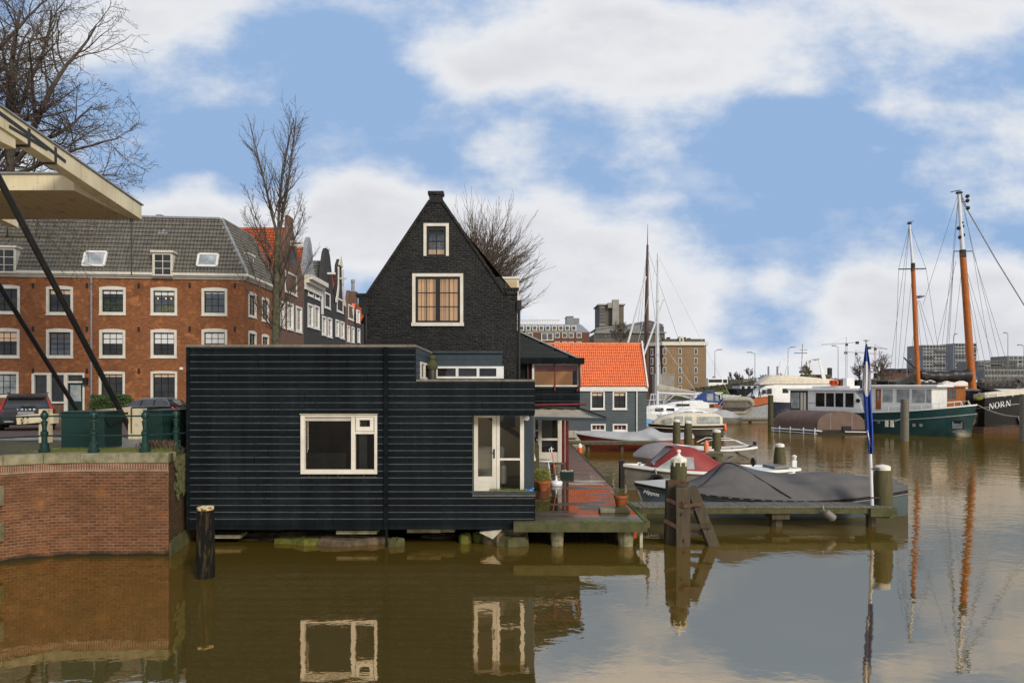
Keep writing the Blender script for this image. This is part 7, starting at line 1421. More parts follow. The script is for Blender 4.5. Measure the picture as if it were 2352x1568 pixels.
sup([(.3, 1.7, 4.3, 4.9), (6.8, 1.75, 4.3, 5.5), (8.8, 1.6, 4.3, 5.5), (10.4, 1.3, 4.2, 4.4)], .2).build('flybridge', M['cloth_cream'], my, smooth=True)
mb = MB()
for s in (-1, 1): mb.beam((2.0, s * 1.6, 4.8), (2.6, s * 1.5, 7.6), .5, .12, (0, 1, 0), .3, .1); mb.beam((7.2, s * 1.5, 5.4), (6.6, s * 1.4, 7.5), .12, .1)
mb.beam((2.4, -1.55, 7.6), (2.4, 1.55, 7.6), .3, .14); mb.beam((2.4, 0, 7.5), (6.7, 0, 7.6), .1, .1); mb.build('radar_arch', M['hull_white'], my)
mb = MB(); mb.tube([(4.4, 0, 5.0), (4.2, 0, 9.7)], .05, 6); mb.tube([(3.6, 0, 8.5), (5.3, 0, 8.5)], .07, 6); mb.tube([(3.6, 0, 8.9), (4.6, 0, 8.9)], .04, 6); mb.build('antenna', M['lamp_grey'], my)
for x in (7.6, 8.8): MB().tube([(x, 0, 5.3), (x, 0, 6.7)], .12, 6).build('searchlight', M['lamp_grey'], my)
mb = MB(); mb.tube([(.8, -.8, 5.3), (3.8, -.8, 5.3), (4.3, 0, 5.4), (3.8, .8, 5.3), (.8, .8, 5.3)], .28, 8); mb.tube([(3.0, 0, 6.0), (4.6, 0, 5.95)], .18, 8); mb.build('tender', M['timber_green'], my, smooth=True); mb = MB(); mb.box(.3, .8, -.25, .25, 5.2, 6.5); mb.build('outboard', M['black_metal'], my, bevel=.08)
place(my, X_(1915, 104), 104, 180); my.scale = (1.13,) * 3
# 13 green hulled ship
gr = thing('green_hulled_ship', 'dark green hulled converted ship with a long white deckhouse and wheelhouse', 'ship')
Lg = 16.6; ga = R(-49); gd_ = Vector((math.cos(ga), math.sin(ga))); gn_ = Vector((-gd_.y, gd_.x)); gs_ = Vector((X_(2243, 61.0), 61.0)) - gd_ * Lg
def gpx(px, y=-2.05):      # distance along the ship where its side at y meets a photo column
    k = (px - CX) / F; b = gs_ + gn_ * y; return (k * b.y - b.x) / (gd_.x - k * gd_.y)
def gz_(px, py, y=-2.05): return Z_(py, (gs_ + gn_ * y + gd_ * gpx(px, y)).y)
mb = MB(); G = hull(mb, Lg, 5.0, 2.85, 2.0, 1.9, stern=.8, flare=.06, rake=.4, full=6, draft=.8, n=36); mb.build('hull', M['hull_green'], gr, smooth=True)
mb = MB(); rail_on(mb, G, .09, .12, -.02); mb.build('gunwale', M['trim_white'], gr); mb = MB()
for s in (-1, 1): rub(mb, [Vector((x, s * (y - .02), z - .82)) for x, y, z in G[6:]], .08, .08)
mb.build('rubbing_strake', M['lead'], gr); mb = MB(); deck(mb, G, -.5); mb.build('deck', M['timber_grey'], gr)
a, b, c, e = gpx(1815), gpx(1855), gpx(1962), gpx(1984)
mb = MB(); mb.box(b, c, -2.05, 2.05, 1.7, 4.05); mb.box(a - .3, c + .4, -2.2, 2.2, 4.05, 4.28); mb.prism([(c, -2.05, 1.7), (e, -2.0, 1.7), (e - .3, -1.95, 3.2), (c, -2.05, 4.05)], (0, 4.0, 0)); mb.build('deckhouse', M['hull_white'], gr, bevel=.05)
for p0, p1 in ((1874, 1894), (1897.5, 1915.5), (1919, 1937), (1942, 1961)):
    x0, x1 = gpx(p0), gpx(p1)
    for s in (-1, 1): MB().box(x0, x1, s * 2.05 - .02, s * 2.05 + .02, 2.45, 3.82).build('window', M['pane_dark'], gr)
mb = MB(); mb.box(a, b, -2.05, 2.05, 1.2, 4.05); mb.build('stern_cabin', M['timber_wet'], gr); mb = MB(); mb.box(gpx(1817), gpx(1836), -2.08, -2.05, 2.2, 3.85); mb.build('stern_window', M['pane_pale'], gr)
for p0, p1 in ((1839, 1844), (1846, 1851)): MB().box(gpx(p0), gpx(p1), -2.08, -2.05, 1.9, 3.85).build('stern_door', M['trim'], gr)
x0, x1 = gpx(1989), gpx(2141); mb = MB(); mb.box(x0, x1, -2.0, 2.0, 2.0, 4.40); mb.box(x0 - .3, gpx(2155), -2.25, 2.25, 4.40, 4.64); mb.build('wheelhouse', M['hull_white'], gr, bevel=.06)
for p0, p1 in ((2027.5, 2050), (2059, 2088.5), (2094.5, 2124), (2127.5, 2139)):
    u0, u1 = gpx(p0), gpx(p1)
    for s in (-1, 1): MB().box(u0, u1, s * 2.0 - .025, s * 2.0 + .025, 3.0, 4.22).build('window', M['pane_pale'], gr)
u0, u1 = gpx(2011), gpx(2023); mb = MB(); mb.box(u0, u1, -2.03, -1.97, 2.3, 4.25); d_o = mb.build('door', M['varnish'], gr); MB().box(lerp(u0, u1, .3), lerp(u0, u1, .7), -2.045, -2.03, 3.1, 4.05).build('pane', M['pane_pale'], d_o)
mb = MB(); mb.box(gpx(1856), gpx(1944), -1.2, 1.2, 4.28, 4.55); mb.box(gpx(1924), gpx(1934), -.9, .9, 4.5, 5.35); mb.build('roof_hatch', M['hull_white'], gr, bevel=.05)
for px in (1911, 1919): MB().lathe([(.17, -.06), (.26, -.09), (.31, 0), (.26, .09), (.17, .06), (.15, 0), (.17, -.06)], (gpx(px, -1.3), -1.3, 4.85), 16, 'y').build('lifebuoy', M['orange_plastic'], gr, smooth=True)
for p0, p1 in ((2033.5, 2041), (2045.5, 2053)): MB().box(gpx(p0, -2.45), gpx(p1, -2.45), -2.54, -2.40, gz_(2040, 980, -2.45), gz_(2040, 965, -2.45)).build('port_light', M['cap_white'], gr)
for px, py in ((2018, 969), (2100, 976), (2116, 976)): MB().lathe([(.16, -.07), (.16, 0), (0, .01)], (gpx(px, -2.47), -2.47, gz_(px, py, -2.47)), 12, 'y').build('porthole', M['chrome'], gr, smooth=True)
mb = MB(); mb.box(gpx(1858), gpx(1866), -2.06, -2.045, 2.75, 2.83); mb.box(gpx(1866.5), gpx(1873), -2.06, -2.045, 2.75, 2.81); mb.build('name_lettering', M['lamp_grey'], gr)
MB().lathe([(.2, -.03), (.2, .02), (0, .02)], (gpx(1971), -2.06, 3.1), 14, 'y').build('porthole', M['pane_dark'], gr)
u0, u1 = gpx(2188, -2.4), gpx(2211, -2.4); z0, z1 = gz_(2200, 984, -2.4), gz_(2200, 966.5, -2.4); yq = -2.52
mb = MB(); mb.box(u0 - .08, u1 + .08, yq + .04, -2.0, z0 - .06, z1 + .06); an = mb.build('anchor_pocket', M['black_metal'], gr); mb = MB(); um = (u0 + u1) / 2; mb.prism([(u0, yq, z0), (u1, yq, z0), (u1, yq, z1), (um + .25, yq, z1 - .22), (um - .25, yq, z1 - .22), (u0, yq, z1)], (0, .05, 0)); mb.box(u0, u1, yq, yq + .06, z0 - .3, z0 - .24); mb.build('anchor', M['lead'], an)
mb = MB()
for s in (-1, 1):
    pr_l = [Vector((x, s * (y - .1), z + .45)) for x, y, z in G[22:35]]; mb.tube(pr_l, .035, 5)
    for p in pr_l[::3]: mb.tube([p, p - Vector((0, 0, .5))], .03, 5)
    mb.tube([pr_l[-1], pr_l[-1] + Vector((.2, 0, -.45))], .035, 5); mb.tube([Vector((x, s * (y - .12), z + .35)) for x, y, z in G[5:20]], .025, 5)
mb.build('guard_rail', M['trim_white'], gr); mb = MB(); u0 = gpx(2092, -2.5); mb.tube([(u0, -2.5, 2.5), (u0 - .3, -2.8, 1.7), (u0 - 1.2, -2.9, 1.25)], .04, 5); mb.build('mooring_line', M['rope'], gr)
gr.location = (gs_.x, gs_.y, 0); gr.rotation_euler = (0, 0, ga)
# 14 ketch behind: two orange masts
kt = thing('ketch', 'sailing ketch with two raked orange masts, furled dark sails and a varnished wheelhouse', 'sailing ship'); YK = 68.0
mb = MB(); G = hull(mb, 17, 4.4, 2.6, 2.0, 2.1, stern=.7, rake=1.0); mb.xf(Matrix.Translation((X_(2020, YK), YK, 0))); mb.build('hull', M['hull_black'], kt, smooth=True)
k = lambda px, py, dy=0.0: P(px, py, YK + dy)
def mast(pb, pm, pt, r): 
    mb = MB(); mb.tube([pb, pm], [r, r * .8], 12); m_ = mb.build('mast', M['mast_orange'], kt, smooth=True); mb = MB(); mb.tube([pm, pt], [r * .62, r * .35], 10); mb.build('topmast', M['mast_white'], m_, smooth=True); return m_
m1 = mast(k(2109, 892), k(2097, 616), k(2089, 513), .24); m2 = mast(k(2235, 912), k(2211, 580), k(2202, 440), .36)
mb = MB(); mb.tube([k(2064, 618), k(2127, 617)], .06, 6); mb.tube([k(2097, 616) - Vector((0, 0, .3)), k(2097, 616) + Vector((0, 0, .5))], .2, 8); mb.build('crosstree', M['iron_dark'], m1); mb = MB(); mb.tube([k(2191, 577), k(2234, 577)], .05, 6); mb.tube([k(2212, 592), k(2211, 574)], .30, 10); mb.build('crosstree', M['iron_dark'], m2)
mb = MB(); mb.tube([k(2098, 686), k(2112, 684)], .05, 6); mb.lathe([(.05, 0), (.4, .12), (.4, .2), (0, .24)], k(2114, 684), 12); mb.build('radar', M['lead'], m1)
mb = MB(); mb.lathe([(0, -.1), (.25, 0), (.1, .15), (0, .2)], k(2089, 514), 8); mb.tube([k(2084, 511), k(2098, 508)], .03, 4); mb.build('masthead', M['black_metal'], m1)
mb = MB(); mb.tube([k(2184, 441), k(2206, 437)], .05, 5); mb.lathe([(.3, -.08), (.3, .08), (0, .1)], k(2203, 443), 8)
mb.build('masthead', M['black_metal'], m2)
for (px, py) in ((2222, 451), (2222, 461), (2223, 478), (2208, 512), (2210, 520), (2202, 524), (2212, 540), (2205, 545)): MB().ball(k(px, py), .2, 8, 5).build('block', M['black_metal'], m2)
mb = MB(); mb.tube([k(2207, 446), k(2222, 478)], .03, 4); mb.tube([k(2208, 464), k(2222, 463)], .03, 4); mb.build('halyard', M['black_metal'], m2)
mb = MB(); rng = random.Random(6)
for a, b in (((2089, 516), (2040, 885)), ((2089, 516), (2060, 880)), ((2097, 618), (2068, 890)), ((2127, 617), (2165, 870)), ((2064, 618), (2055, 885)), ((2089, 516), (2127, 617)), ((2089, 516), (2064, 618)), ((2109, 690), (2150, 880)), ((2108, 690), (2085, 880)), ((2112, 690), (2172, 880)), ((2202, 442), (2189, 577)), ((2202, 442), (2170, 880)), ((2191, 577), (2166, 890)), ((2234, 577), (2285, 885)), ((2209, 446), (2234, 577)), ((2212, 590), (2180, 880)), ((2212, 590), (2258, 890)), ((2212, 590), (2272, 880)), ((2202, 442), (2120, 700)), ((2204, 442), (2310, 885)), ((2213, 595), (2300, 890)), ((2192, 577), (2176, 860)), ((2196, 600), (2130, 890)), ((2212, 600), (2246, 890)), ((2212, 600), (2238, 860)), ((2090, 520), (2120, 850)), ((2190, 577), (2152, 890)), ((2234, 577), (2330, 890))): mb.tube([k(*a), k(*b)], .018, 4)
mb.build('rigging', M['rig'], kt)
mb = MB(); mb.tube([k(2206, 450), k(2215, 470), k(2290, 600), k(2380, 745)], .055, 6); mb.build('furled_headsail', M['lead'], kt)
mb = MB(); rows = []
for i in range(17):
    t = i / 16; c = k(lerp(2114, 2228, t), lerp(860, 866, t) + 3 * math.sin(t * 5)); r = .42 + .1 * math.sin(i * 1.3) + .18 * t; rows.append([c + Vector((0, math.sin(a) * r * .6, math.cos(a) * r)) for a in [6.283 * q_ / 10 for q_ in range(10)]])
mb.grid(rows, True); mb.build('furled_sail', M['black_metal'], kt, smooth=2)
mb = MB(); mb.prism([k(2100, 858), k(2060, 882), k(2072, 884), k(2104, 876)], (0, .4, 0)); mb.tube([k(2076, 821), k(2104, 848)], .07, 6); mb.build('mizzen_sail', M['black_metal'], kt)
mb = MB(); x0, x1 = X_(2150, YK), X_(2196, YK); mb.box(x0, x1, YK - 1.4, YK + 1.4, 1.8, Z_(889, YK)); mb.box(x0 - .1, x1 + .15, YK - 1.6, YK + 1.6, Z_(889, YK), Z_(886, YK)); wh = mb.build('wheelhouse', M['varnish'], kt)
for a in (2153, 2166, 2178, 2188): MB().box(X_(a, YK - 1.4), X_(a + 8, YK - 1.4), YK - 1.43, YK - 1.4, Z_(915, YK), Z_(893, YK)).build('window', M['pane_sky'], wh)
# 15 black ship with serif name
nr = thing('black_hulled_ship', 'black hulled ship with a white bulwark and NORN painted in white capitals', 'ship'); YN = 65.0
n_ = lambda px, py, Y=YN: P(px, py, Y)
mb = MB(); rows = []
top = [(2236, 917), (2262, 913), (2300, 909), (2352, 904), (2420, 900), (2500, 903)]
for i, (px, py) in enumerate(top):
    Yq = YN + (1.5 if i == 0 else .3 if i == 1 else 0); a = n_(px, py, Yq); w = 4.4 if i else 2.6; rows.append([a, Vector((a.x, Yq + .05, 1.0)), Vector((a.x + .2, Yq + .15, .0)), Vector((a.x + .3, Yq + .6, -.6)), Vector((a.x + .3, Yq + w - .6, -.6)), Vector((a.x + .2, Yq + w - .15, 0)), Vector((a.x, Yq + w, a.z))])
mb.grid(rows); mb.poly(list(reversed(rows[0]))); mb.build('hull', M['hull_black'], nr, smooth=True)
mb = MB(); mb.grid([[n_(px, py, YN - .03 + (1.5 if i == 0 else .3 if i == 1 else 0)) + Vector((0, 0, -.04)), n_(px, py, YN - .06 + (1.5 if i == 0 else .3 if i == 1 else 0)) + Vector((0, 0, .48)), n_(px, py, YN + .25 + (1.5 if i == 0 else .3 if i == 1 else 0)) + Vector((0, 0, .5))] for i, (px, py) in enumerate(top)]); mb.build('bulwark', M['trim'], nr)
mb = MB(); mb.grid([[Vector((n_(px, py).x - .03 + .2, YN + (1.62 if i == 0 else .42 if i == 1 else .12), -.2)), Vector((n_(px, py).x - .03 + .18, YN + (1.55 if i == 0 else .36 if i == 1 else .06), .62))] for i, (px, py) in enumerate(top)]); mb.build('waterline_band', M['rust_iron'], nr)
mb = MB(); rub(mb, [n_(px, py + 22, YN + (1.5 if i == 0 else .3 if i == 1 else 0) - .02) for i, (px, py) in enumerate(top)], .08, .07); mb.build('rubbing_strake', M['lead'], nr)
mb = MB(); mb.box(X_(2242, 67), X_(2345, 67), 66.5, 68.5, 2.8, Z_(897, 67)); mb.build('deckhouse', M['hull_black'], nr); mb = MB(); mb.box(X_(2240, 67) - .1, X_(2346, 67), 66.3, 68.7, Z_(897, 67), Z_(893, 67)); mb.build('deckhouse_roof', M['trim_white'], nr)
for a in (2247, 2258, 2288, 2310): MB().box(X_(a, 66.5), X_(a + 7, 66.5), 66.45, 66.5, Z_(911, 66.5), Z_(900, 66.5)).build('window', M['cap_white'], nr)
mb = MB(); mb.tube([n_(2266, 912), n_(2272, 905), n_(2345, 897), n_(2352, 902), n_(2400, 898)], .05, 6); mb.tube([n_(2270, 909), n_(2400, 901)], .035, 5)
for px in (2290, 2308, 2326, 2343): mb.tube([n_(px, 911), n_(px, 902)], .04, 5)
mb.build('guard_rail', M['trim_white'], nr); mb = MB(); rows = []
for i in range(15):
    t = i / 14; c = n_(lerp(2246, 2372, t), 889 + 16 * math.sin(t * 2.3) * (1 if t < .72 else 1 - (t - .72) * 4), YN + 1.0); r = .16 + .1 * math.sin(t * 3.1); rows.append([c + Vector((0, math.sin(a) * r, math.cos(a) * r)) for a in [6.283 * q_ / 8 for q_ in range(8)]])
mb.grid(rows, True); mb.build('furled_sail', M['timber_black'], nr, smooth=True)
mb = MB(); pts = []
for i in range(13): t = i / 12; pts.append(n_(lerp(2243, 2352, t), 928 + 34 * (1 - (1 - t) ** 2) - 6 * t, lerp(YN - .1, YN - 7, t)))
mb.tube(pts, .05, 5); mb.build('mooring_line', M['rope'], nr); mb = MB(); mb.tube([n_(2342, 958, YN - .15), n_(2347, 975, YN - .15)], .14, 8); mb.build('fender', M['trim_white'], nr)
mb = MB(); mb.ball(n_(2245, 915, YN + .5), .3, 8, 5, (1.2, .8, .6)); mb.ball(n_(2252, 913, YN + .5), .25, 8, 5); mb.build('coiled_line', M['leaf_yellow'], nr)
# the name in hand-built serif capitals
lm = MB(); o0 = n_(2271, 940, YN - .05); ex_ = (n_(2320, 932, YN - .05) - o0); wtot = ex_.length; ex_ = ex_.normalized(); ez_ = Vector((0, 0, 1)); hl = .56
def lq(ox, pts): lm.prism([o0 + ex_ * (ox + x * hl) + ez_ * (y * hl) for x, y in pts], (0, -.02, 0))
def letN(ox):
    lq(ox, [(.10, 0), (.17, 0), (.17, 1), (.10, 1)]); lq(ox, [(.74, 0), (.80, 0), (.80, 1), (.74, 1)]); lq(ox, [(.08, 1), (.26, 1), (.82, 0), (.66, 0)])
    for x in (.02, .66): lq(ox, [(x, 0 if x < .5 else .95), (x + .23, 0 if x < .5 else .95), (x + .23, .05 if x < .5 else 1), (x, .05 if x < .5 else 1)])
def letO(ox):
    k_ = 20
    for i in range(k_):
        a, b = 6.283 * i / k_, 6.283 * (i + 1) / k_; f_ = lambda t, q_: (.45 + math.cos(t) * (.43 - q_ * .13 * abs(math.cos(t)) - .05 * q_), .5 + math.sin(t) * (.52 - .06 * q_)); lq(ox, [f_(a, 0), f_(b, 0), f_(b, 1), f_(a, 1)])
def letR(ox):
    lq(ox, [(.12, 0), (.25, 0), (.25, 1), (.12, 1)]); lq(ox, [(.02, 0), (.36, 0), (.36, .05), (.02, .05)]); lq(ox, [(.02, .95), (.4, .95), (.4, 1), (.02, 1)]); lq(ox, [(.25, .46), (.4, .46), (.4, .51), (.25, .51)]); lq(ox, [(.36, .48), (.5, .48), (.82, 0), (.64, 0)]); lq(ox, [(.64, 0), (.9, 0), (.9, .05), (.64, .05)])
    k_ = 10
    for i in range(k_):
        a, b = -1.57 + 3.14 * i / k_, -1.57 + 3.14 * (i + 1) / k_; f_ = lambda t, q_: (.4 + math.cos(t) * (.27 - .12 * q_), .73 + math.sin(t) * (.27 - .06 * q_)); lq(ox, [f_(a, 0), f_(b, 0), f_(b, 1), f_(a, 1)])
letN(0); letO(.54); letR(1.08); letN(1.62)
lm.build('name_lettering', M['trim_white'], nr)
# ------------------------------------------------------------------ far buildings
def facade(par, pl, us, zs, w, h, m='pane_far', fr='trim', fw=None):
    for u_ in us:
        for z in zs:
            fw_ = fw or w * .14; mb = MB(); pbox(mb, pl, u_ - w / 2 - fw_, u_ + w / 2 + fw_, z - h / 2 - fw_, z + h / 2 + fw_, -.12, .05); f_ = mb.build('window', M[fr], par); mb = MB(); mb.quad(pl(u_ - w / 2, z - h / 2, -.14), pl(u_ + w / 2, z - h / 2, -.14), pl(u_ + w / 2, z + h / 2, -.14), pl(u_ - w / 2, z + h / 2, -.14)); mb.box(*( (pl(u_ - w / 2, z, 0).x, pl(u_ + w / 2, z, 0).x, pl(u_, z, 0).y - .16, pl(u_, z, 0).y - .13, z - h * .03, z + h * .03)) ); mb.build('pane', M[m], f_)
# red brick apartments with mansard left
Y = 190.0; a = thing('apartment_block', 'wide red brick apartment block with a grey mansard roof of white dormers', 'apartment block', (X_(1270, Y), Y, 1.6)); x_ = lambda px: X_(px, Y); z_ = lambda py: Z_(py, Y)
mb = MB(); mb.box(x_(1100), x_(1354), Y, Y + 18, 1.5, z_(763)); mb.build('wall', M['brick_maroon'], a)
mb = MB(); A = [(x_(1100), Y, z_(763)), (x_(1355), Y, z_(763)), (x_(1338), Y + 5, z_(741)), (x_(1100), Y + 5, z_(741))]; mb.poly(A); mb.poly([A[1], (x_(1355), Y + 18, z_(763)), (x_(1338), Y + 14, z_(741)), A[2]]); mb.quad(A[3], A[2], (x_(1338), Y + 14, z_(741)), (x_(1100), Y + 14, z_(741))); mb.build('roof', M['lead'], a)
for px in range(1152, 1300, 15):
    mb = MB(); mb.box(x_(px + 40 - 14), x_(px + 40 - 3), Y + .4, Y + 5, z_(759), z_(747)); d_ = mb.build('dormer', M['trim'], a); mb = MB(); mb.box(x_(px + 28), x_(px + 35), Y + .3, Y + .4, z_(757), z_(749)); mb.build('pane', M['pane_far'], d_)
mb = MB(); mb.box(x_(1307), x_(1323), Y + 8, Y + 14, z_(745), z_(721)); mb.box(x_(1318), x_(1338), Y + 9, Y + 15, z_(752), z_(723)); mb.box(x_(1306), x_(1324), Y + 7.8, Y + 14.2, z_(721), z_(719)); mb.build('stair_tower', M['metal_clad'], a)
mb = MB()
for px in range(1140, 1290, 6): mb.box(x_(px), x_(px + 1.2), Y + 6, Y + 6.2, z_(741), z_(730))
mb.box(x_(1100), x_(1289), Y + 5.8, Y + 6.4, z_(731), z_(728.5)); mb.build('roof_screen', M['trim'], a)
pf = front(Y); facade(a, pf, [x_(p_) for p_ in (1203, 1218, 1280, 1297, 1312, 1330)], [z_(770), z_(790)], 1.1, 1.1); mb = MB(); pbox(mb, pf, x_(1243), x_(1271), z_(782), z_(765), -.3, .1); g_ = mb.build('glazed_bay', M['trim'], a); mb = MB(); pbox(mb, pf, x_(1245), x_(1256), z_(780), z_(766), -.35, -.29); pbox(mb, pf, x_(1258), x_(1269), z_(780), z_(766), -.35, -.29); mb.build('pane', M['pane_far'], g_)
# brown tower complex
Y = 240.0; a = thing('tower_building', 'brown tower block with a pale lift shaft and stepped glass wings', 'tower block', (X_(1410, Y), Y, 1.6))
mb = MB(); mb.box(x_(1379), x_(1437), Y + 4, Y + 16, 1.5, z_(698)); mb.build('tower', M['tower_brown'], a); mb = MB(); mb.box(x_(1376), x_(1440), Y + 3.4, Y + 16.6, z_(698), z_(695)); mb.box(x_(1399), x_(1412), Y + 2.5, Y + 5, z_(705), z_(693)); mb.build('tower_roof', M['concrete_panel'], a)
mb = MB(); mb.box(x_(1409), x_(1424), Y + 2.2, Y + 4.2, z_(745), z_(686)); mb.build('lift_shaft', M['concrete_panel'], a)
mb = MB(); mb.box(x_(1380), x_(1393), Y + 3.8, Y + 4.02, z_(745), z_(701)); mb.build('glazing', M['metal_clad'], a)
facade(a, front(Y + 3.8), [x_(1383.5), x_(1390)], [z_(706), z_(713), z_(721), z_(729), z_(737)], .7, .8, fr='tower_brown')
mb = MB(); mb.box(x_(1366), x_(1530), Y + 2, Y + 24, 1.5, z_(766)); mb.build('wall', M['tower_brown'], a); mb = MB(); mb.poly([(x_(1366), Y + 2, z_(766)), (x_(1530), Y + 2, z_(766)), (x_(1524), Y + 2, z_(744)), (x_(1494), Y + 2, z_(735)), (x_(1440), Y + 2, z_(745)), (x_(1372), Y + 2, z_(753))]); mb.prism([(x_(1370), Y + 1.6, z_(752)), (x_(1440), Y + 1.6, z_(744)), (x_(1494), Y + 1.6, z_(734)), (x_(1526), Y + 1.6, z_(744)), (x_(1526), Y + 1.6, z_(746)), (x_(1494), Y + 1.6, z_(737)), (x_(1440), Y + 1.6, z_(747)), (x_(1370), Y + 1.6, z_(755))], (0, 20, 0)); mb.build('sloping_roof', M['metal_clad'], a)
mb = MB()
for k in range(11): mb.box(x_(1474 + 5 * k), x_(1477.5 + 5 * k), Y + 1.85, Y + 2, z_(760), z_(748 if k > 7 else 743))
mb.build('glazing', M['pane_far'], a); mb = MB()
for k in range(8): mb.box(x_(1370 + 9 * k), x_(1376 + 9 * k), Y + 1.85, Y + 2, z_(775), z_(760))
mb.build('window_band', M['pane_far'], a); mb = MB(); mb.box(x_(1362), x_(1533), Y + 1.3, Y + 2, z_(764), z_(761.5)); mb.build('balcony', M['concrete_panel'], a)
# tan brick block
Y = 225.0; a = thing('warehouse_block', 'tall tan brick apartment block with white windows, cornice and roof dormer', 'apartment block', (X_(1570, Y), Y, 1.6)); x0, x1 = x_(1520), x_(1622)
mb = MB(); mb.box(x0 + .5, x1, Y, Y + 14, 1.5, z_(793)); mb.build('wall', M['brick_tan'], a); mb = MB(); mb.quad((x0 + .5, Y, 1.5), (x_(1440), Y + 14, 1.5), (x_(1440), Y + 14, z_(793)), (x0 + .5, Y, z_(793))); mb.build('side_wall', M['brick_maroon'], a)
mb = MB(); mb.box(x0, x_(1625.5), Y - .7, Y + 14, z_(793), z_(785)); mb.quad((x0 + .3, Y - .7, z_(793)), (x_(1438), Y + 13, z_(793)), (x_(1438), Y + 13, z_(785)), (x0 + .3, Y - .7, z_(785))); mb.build('cornice', M['trim'], a, bevel=0)
mb = MB(); mb.box(x0 + .6, x1 - .3, Y + .4, Y + 13, z_(785), z_(778)); mb.build('roof', M['roof_felt'], a); mb = MB(); mb.box(x_(1560), x_(1570), Y - .3, Y + 3, z_(785), z_(775)); mb.prism([(x_(1559.5), Y - .35, z_(776)), (x_(1570.5), Y - .35, z_(776)), (x_(1567), Y - .35, z_(771.5)), (x_(1563), Y - .35, z_(771.5))], (0, 3, 0)); d_ = mb.build('dormer', M['trim'], a); mb = MB(); mb.box(x_(1563), x_(1567), Y - .45, Y - .35, z_(784), z_(777)); mb.build('pane', M['pane_far'], d_)
mb = MB()
for px, h_ in ((1528, 4), (1540, 6), (1577, 6), (1588, 4)): mb.box(x_(px), x_(px + 6), Y + 4, Y + 6, z_(778), z_(778 - h_))
mb.build('chimney', M['brick_maroon'], a)
pf = front(Y); fl = [z_(807), z_(828.5), z_(850), z_(872)]
facade(a, pf, [x_(1526), x_(1562), x_(1596 + 2), ], fl, .85, 1.75, fr='trim_white'); facade(a, pf, [x_(1527), x_(1562)], [z_(890)], .8, 1.0, fr='trim_white'); mb = MB()
for px in (1547.5, 1577):
    for zz in fl: pbox(mb, pf, x_(px) - .75, x_(px) + .75, zz - 1.2, zz + 1.3, -.04, .1)
brick('brick_tan_panel', (.34, .22, .12), (.28, .17, .09), (.3, .22, .14), bw=.5, rh=.15, st=.3); mb.build('blind_panel', M['brick_tan_panel'], a)
psd = Plane((x0 + .5, Y, 0), ((x_(1440) - x0 - .5) / 16.2, 14 / 16.2, 0), (14 / 16.2, -(x_(1440) - x0 - .5) / 16.2, 0))
for u_ in (1.3, 3.6, 6.2, 9, 12):
    for zz in fl[:3]: mb = MB(); pbox(mb, psd, u_, u_ + .9, zz - 1.2, zz + 1.2, -.1, .1); f_ = mb.build('window', M['trim_white'], a); mb = MB(); pbox(mb, psd, u_ + .22, u_ + .72, zz - .9, zz + .9, -.12, .05); mb.build('pane', M['pane_dark'], f_)
mb = MB(); Yc = 180; mb.box(X_(1505, Yc), X_(1549, Yc), Yc, Yc + 4, .5, Z_(860, Yc)); mb.box(X_(1504, Yc), X_(1550, Yc), Yc - .1, Yc + 4.1, Z_(860, Yc), Z_(858, Yc)); tag(mb.build('concrete_shed', M['concrete_panel'], None, loc=(X_(1527, Yc), Yc, 1)), 'plain pale concrete shed at the foot of the tan brick block', 'shed')
# towers at right, with window grid
def tower(name, label, px0, px1, py, Y, rows, cols, m, dep=25):
    a = thing(name, label, 'tower block', (X_((px0 + px1) / 2, Y), Y, 1.6)); x0, x1, zt = X_(px0, Y), X_(px1, Y), Z_(py, Y); MB().box(x0, x1, Y, Y + dep, 1.5, zt).build('wall', M[m], a); zb = 4.0
    for r in range(rows):
        mb = MB()
        for c in range(cols):
            a0, a1 = lerp(x0, x1, (c + .18) / cols), lerp(x0, x1, (c + .82) / cols); z0 = lerp(zb, zt, (r + .2) / rows); z1 = lerp(zb, zt, (r + .78) / rows); mb.box(a0, a1, Y - .3, Y + .2, z0, z1)
        mb.build('window_band', M['pane_far' if r % 3 else 'pane_dark'], a)
        if r % 2: mb = MB(); bx0 = x0 if r % 4 == 1 else lerp(x0, x1, .55); mb.box(bx0 - 1.0, bx0 + (x1 - x0) * .45 + 1.0, Y - 1.6, Y, lerp(zb, zt, (r + .08) / rows), lerp(zb, zt, (r + .2) / rows)); mb.build('balcony', M['concrete_panel'], a)
    return a
tower('high_rise', 'left of two grey high-rise blocks behind the orange masts', 2120, 2172, 792, 620, 13, 7, 'tower_grey')
tower('high_rise', 'right of two grey high-rise blocks, partly behind the taller mast', 2194, 2243, 788, 640, 13, 7, 'tower_grey')
tower('low_block', 'low brown block between the two grey high-rise blocks', 2170, 2196, 852, 560, 3, 5, 'tower_brown')
tower('office_block', 'white gridded office block right of the high-rise blocks', 2247, 2275, 829, 520, 6, 4, 'concrete_panel')
tower('office_block', 'long brown office block with dark top floor at the right edge', 2270, 2336, 827, 540, 6, 9, 'tower_brown')
tower('office_block', 'beige office block in front of the long brown one, near the right edge', 2262, 2352, 848, 420, 3, 12, 'concrete_panel')
tower('office_block', 'grey flat block cut by the right edge of the picture', 2318, 2420, 817, 640, 8, 10, 'tower_grey')
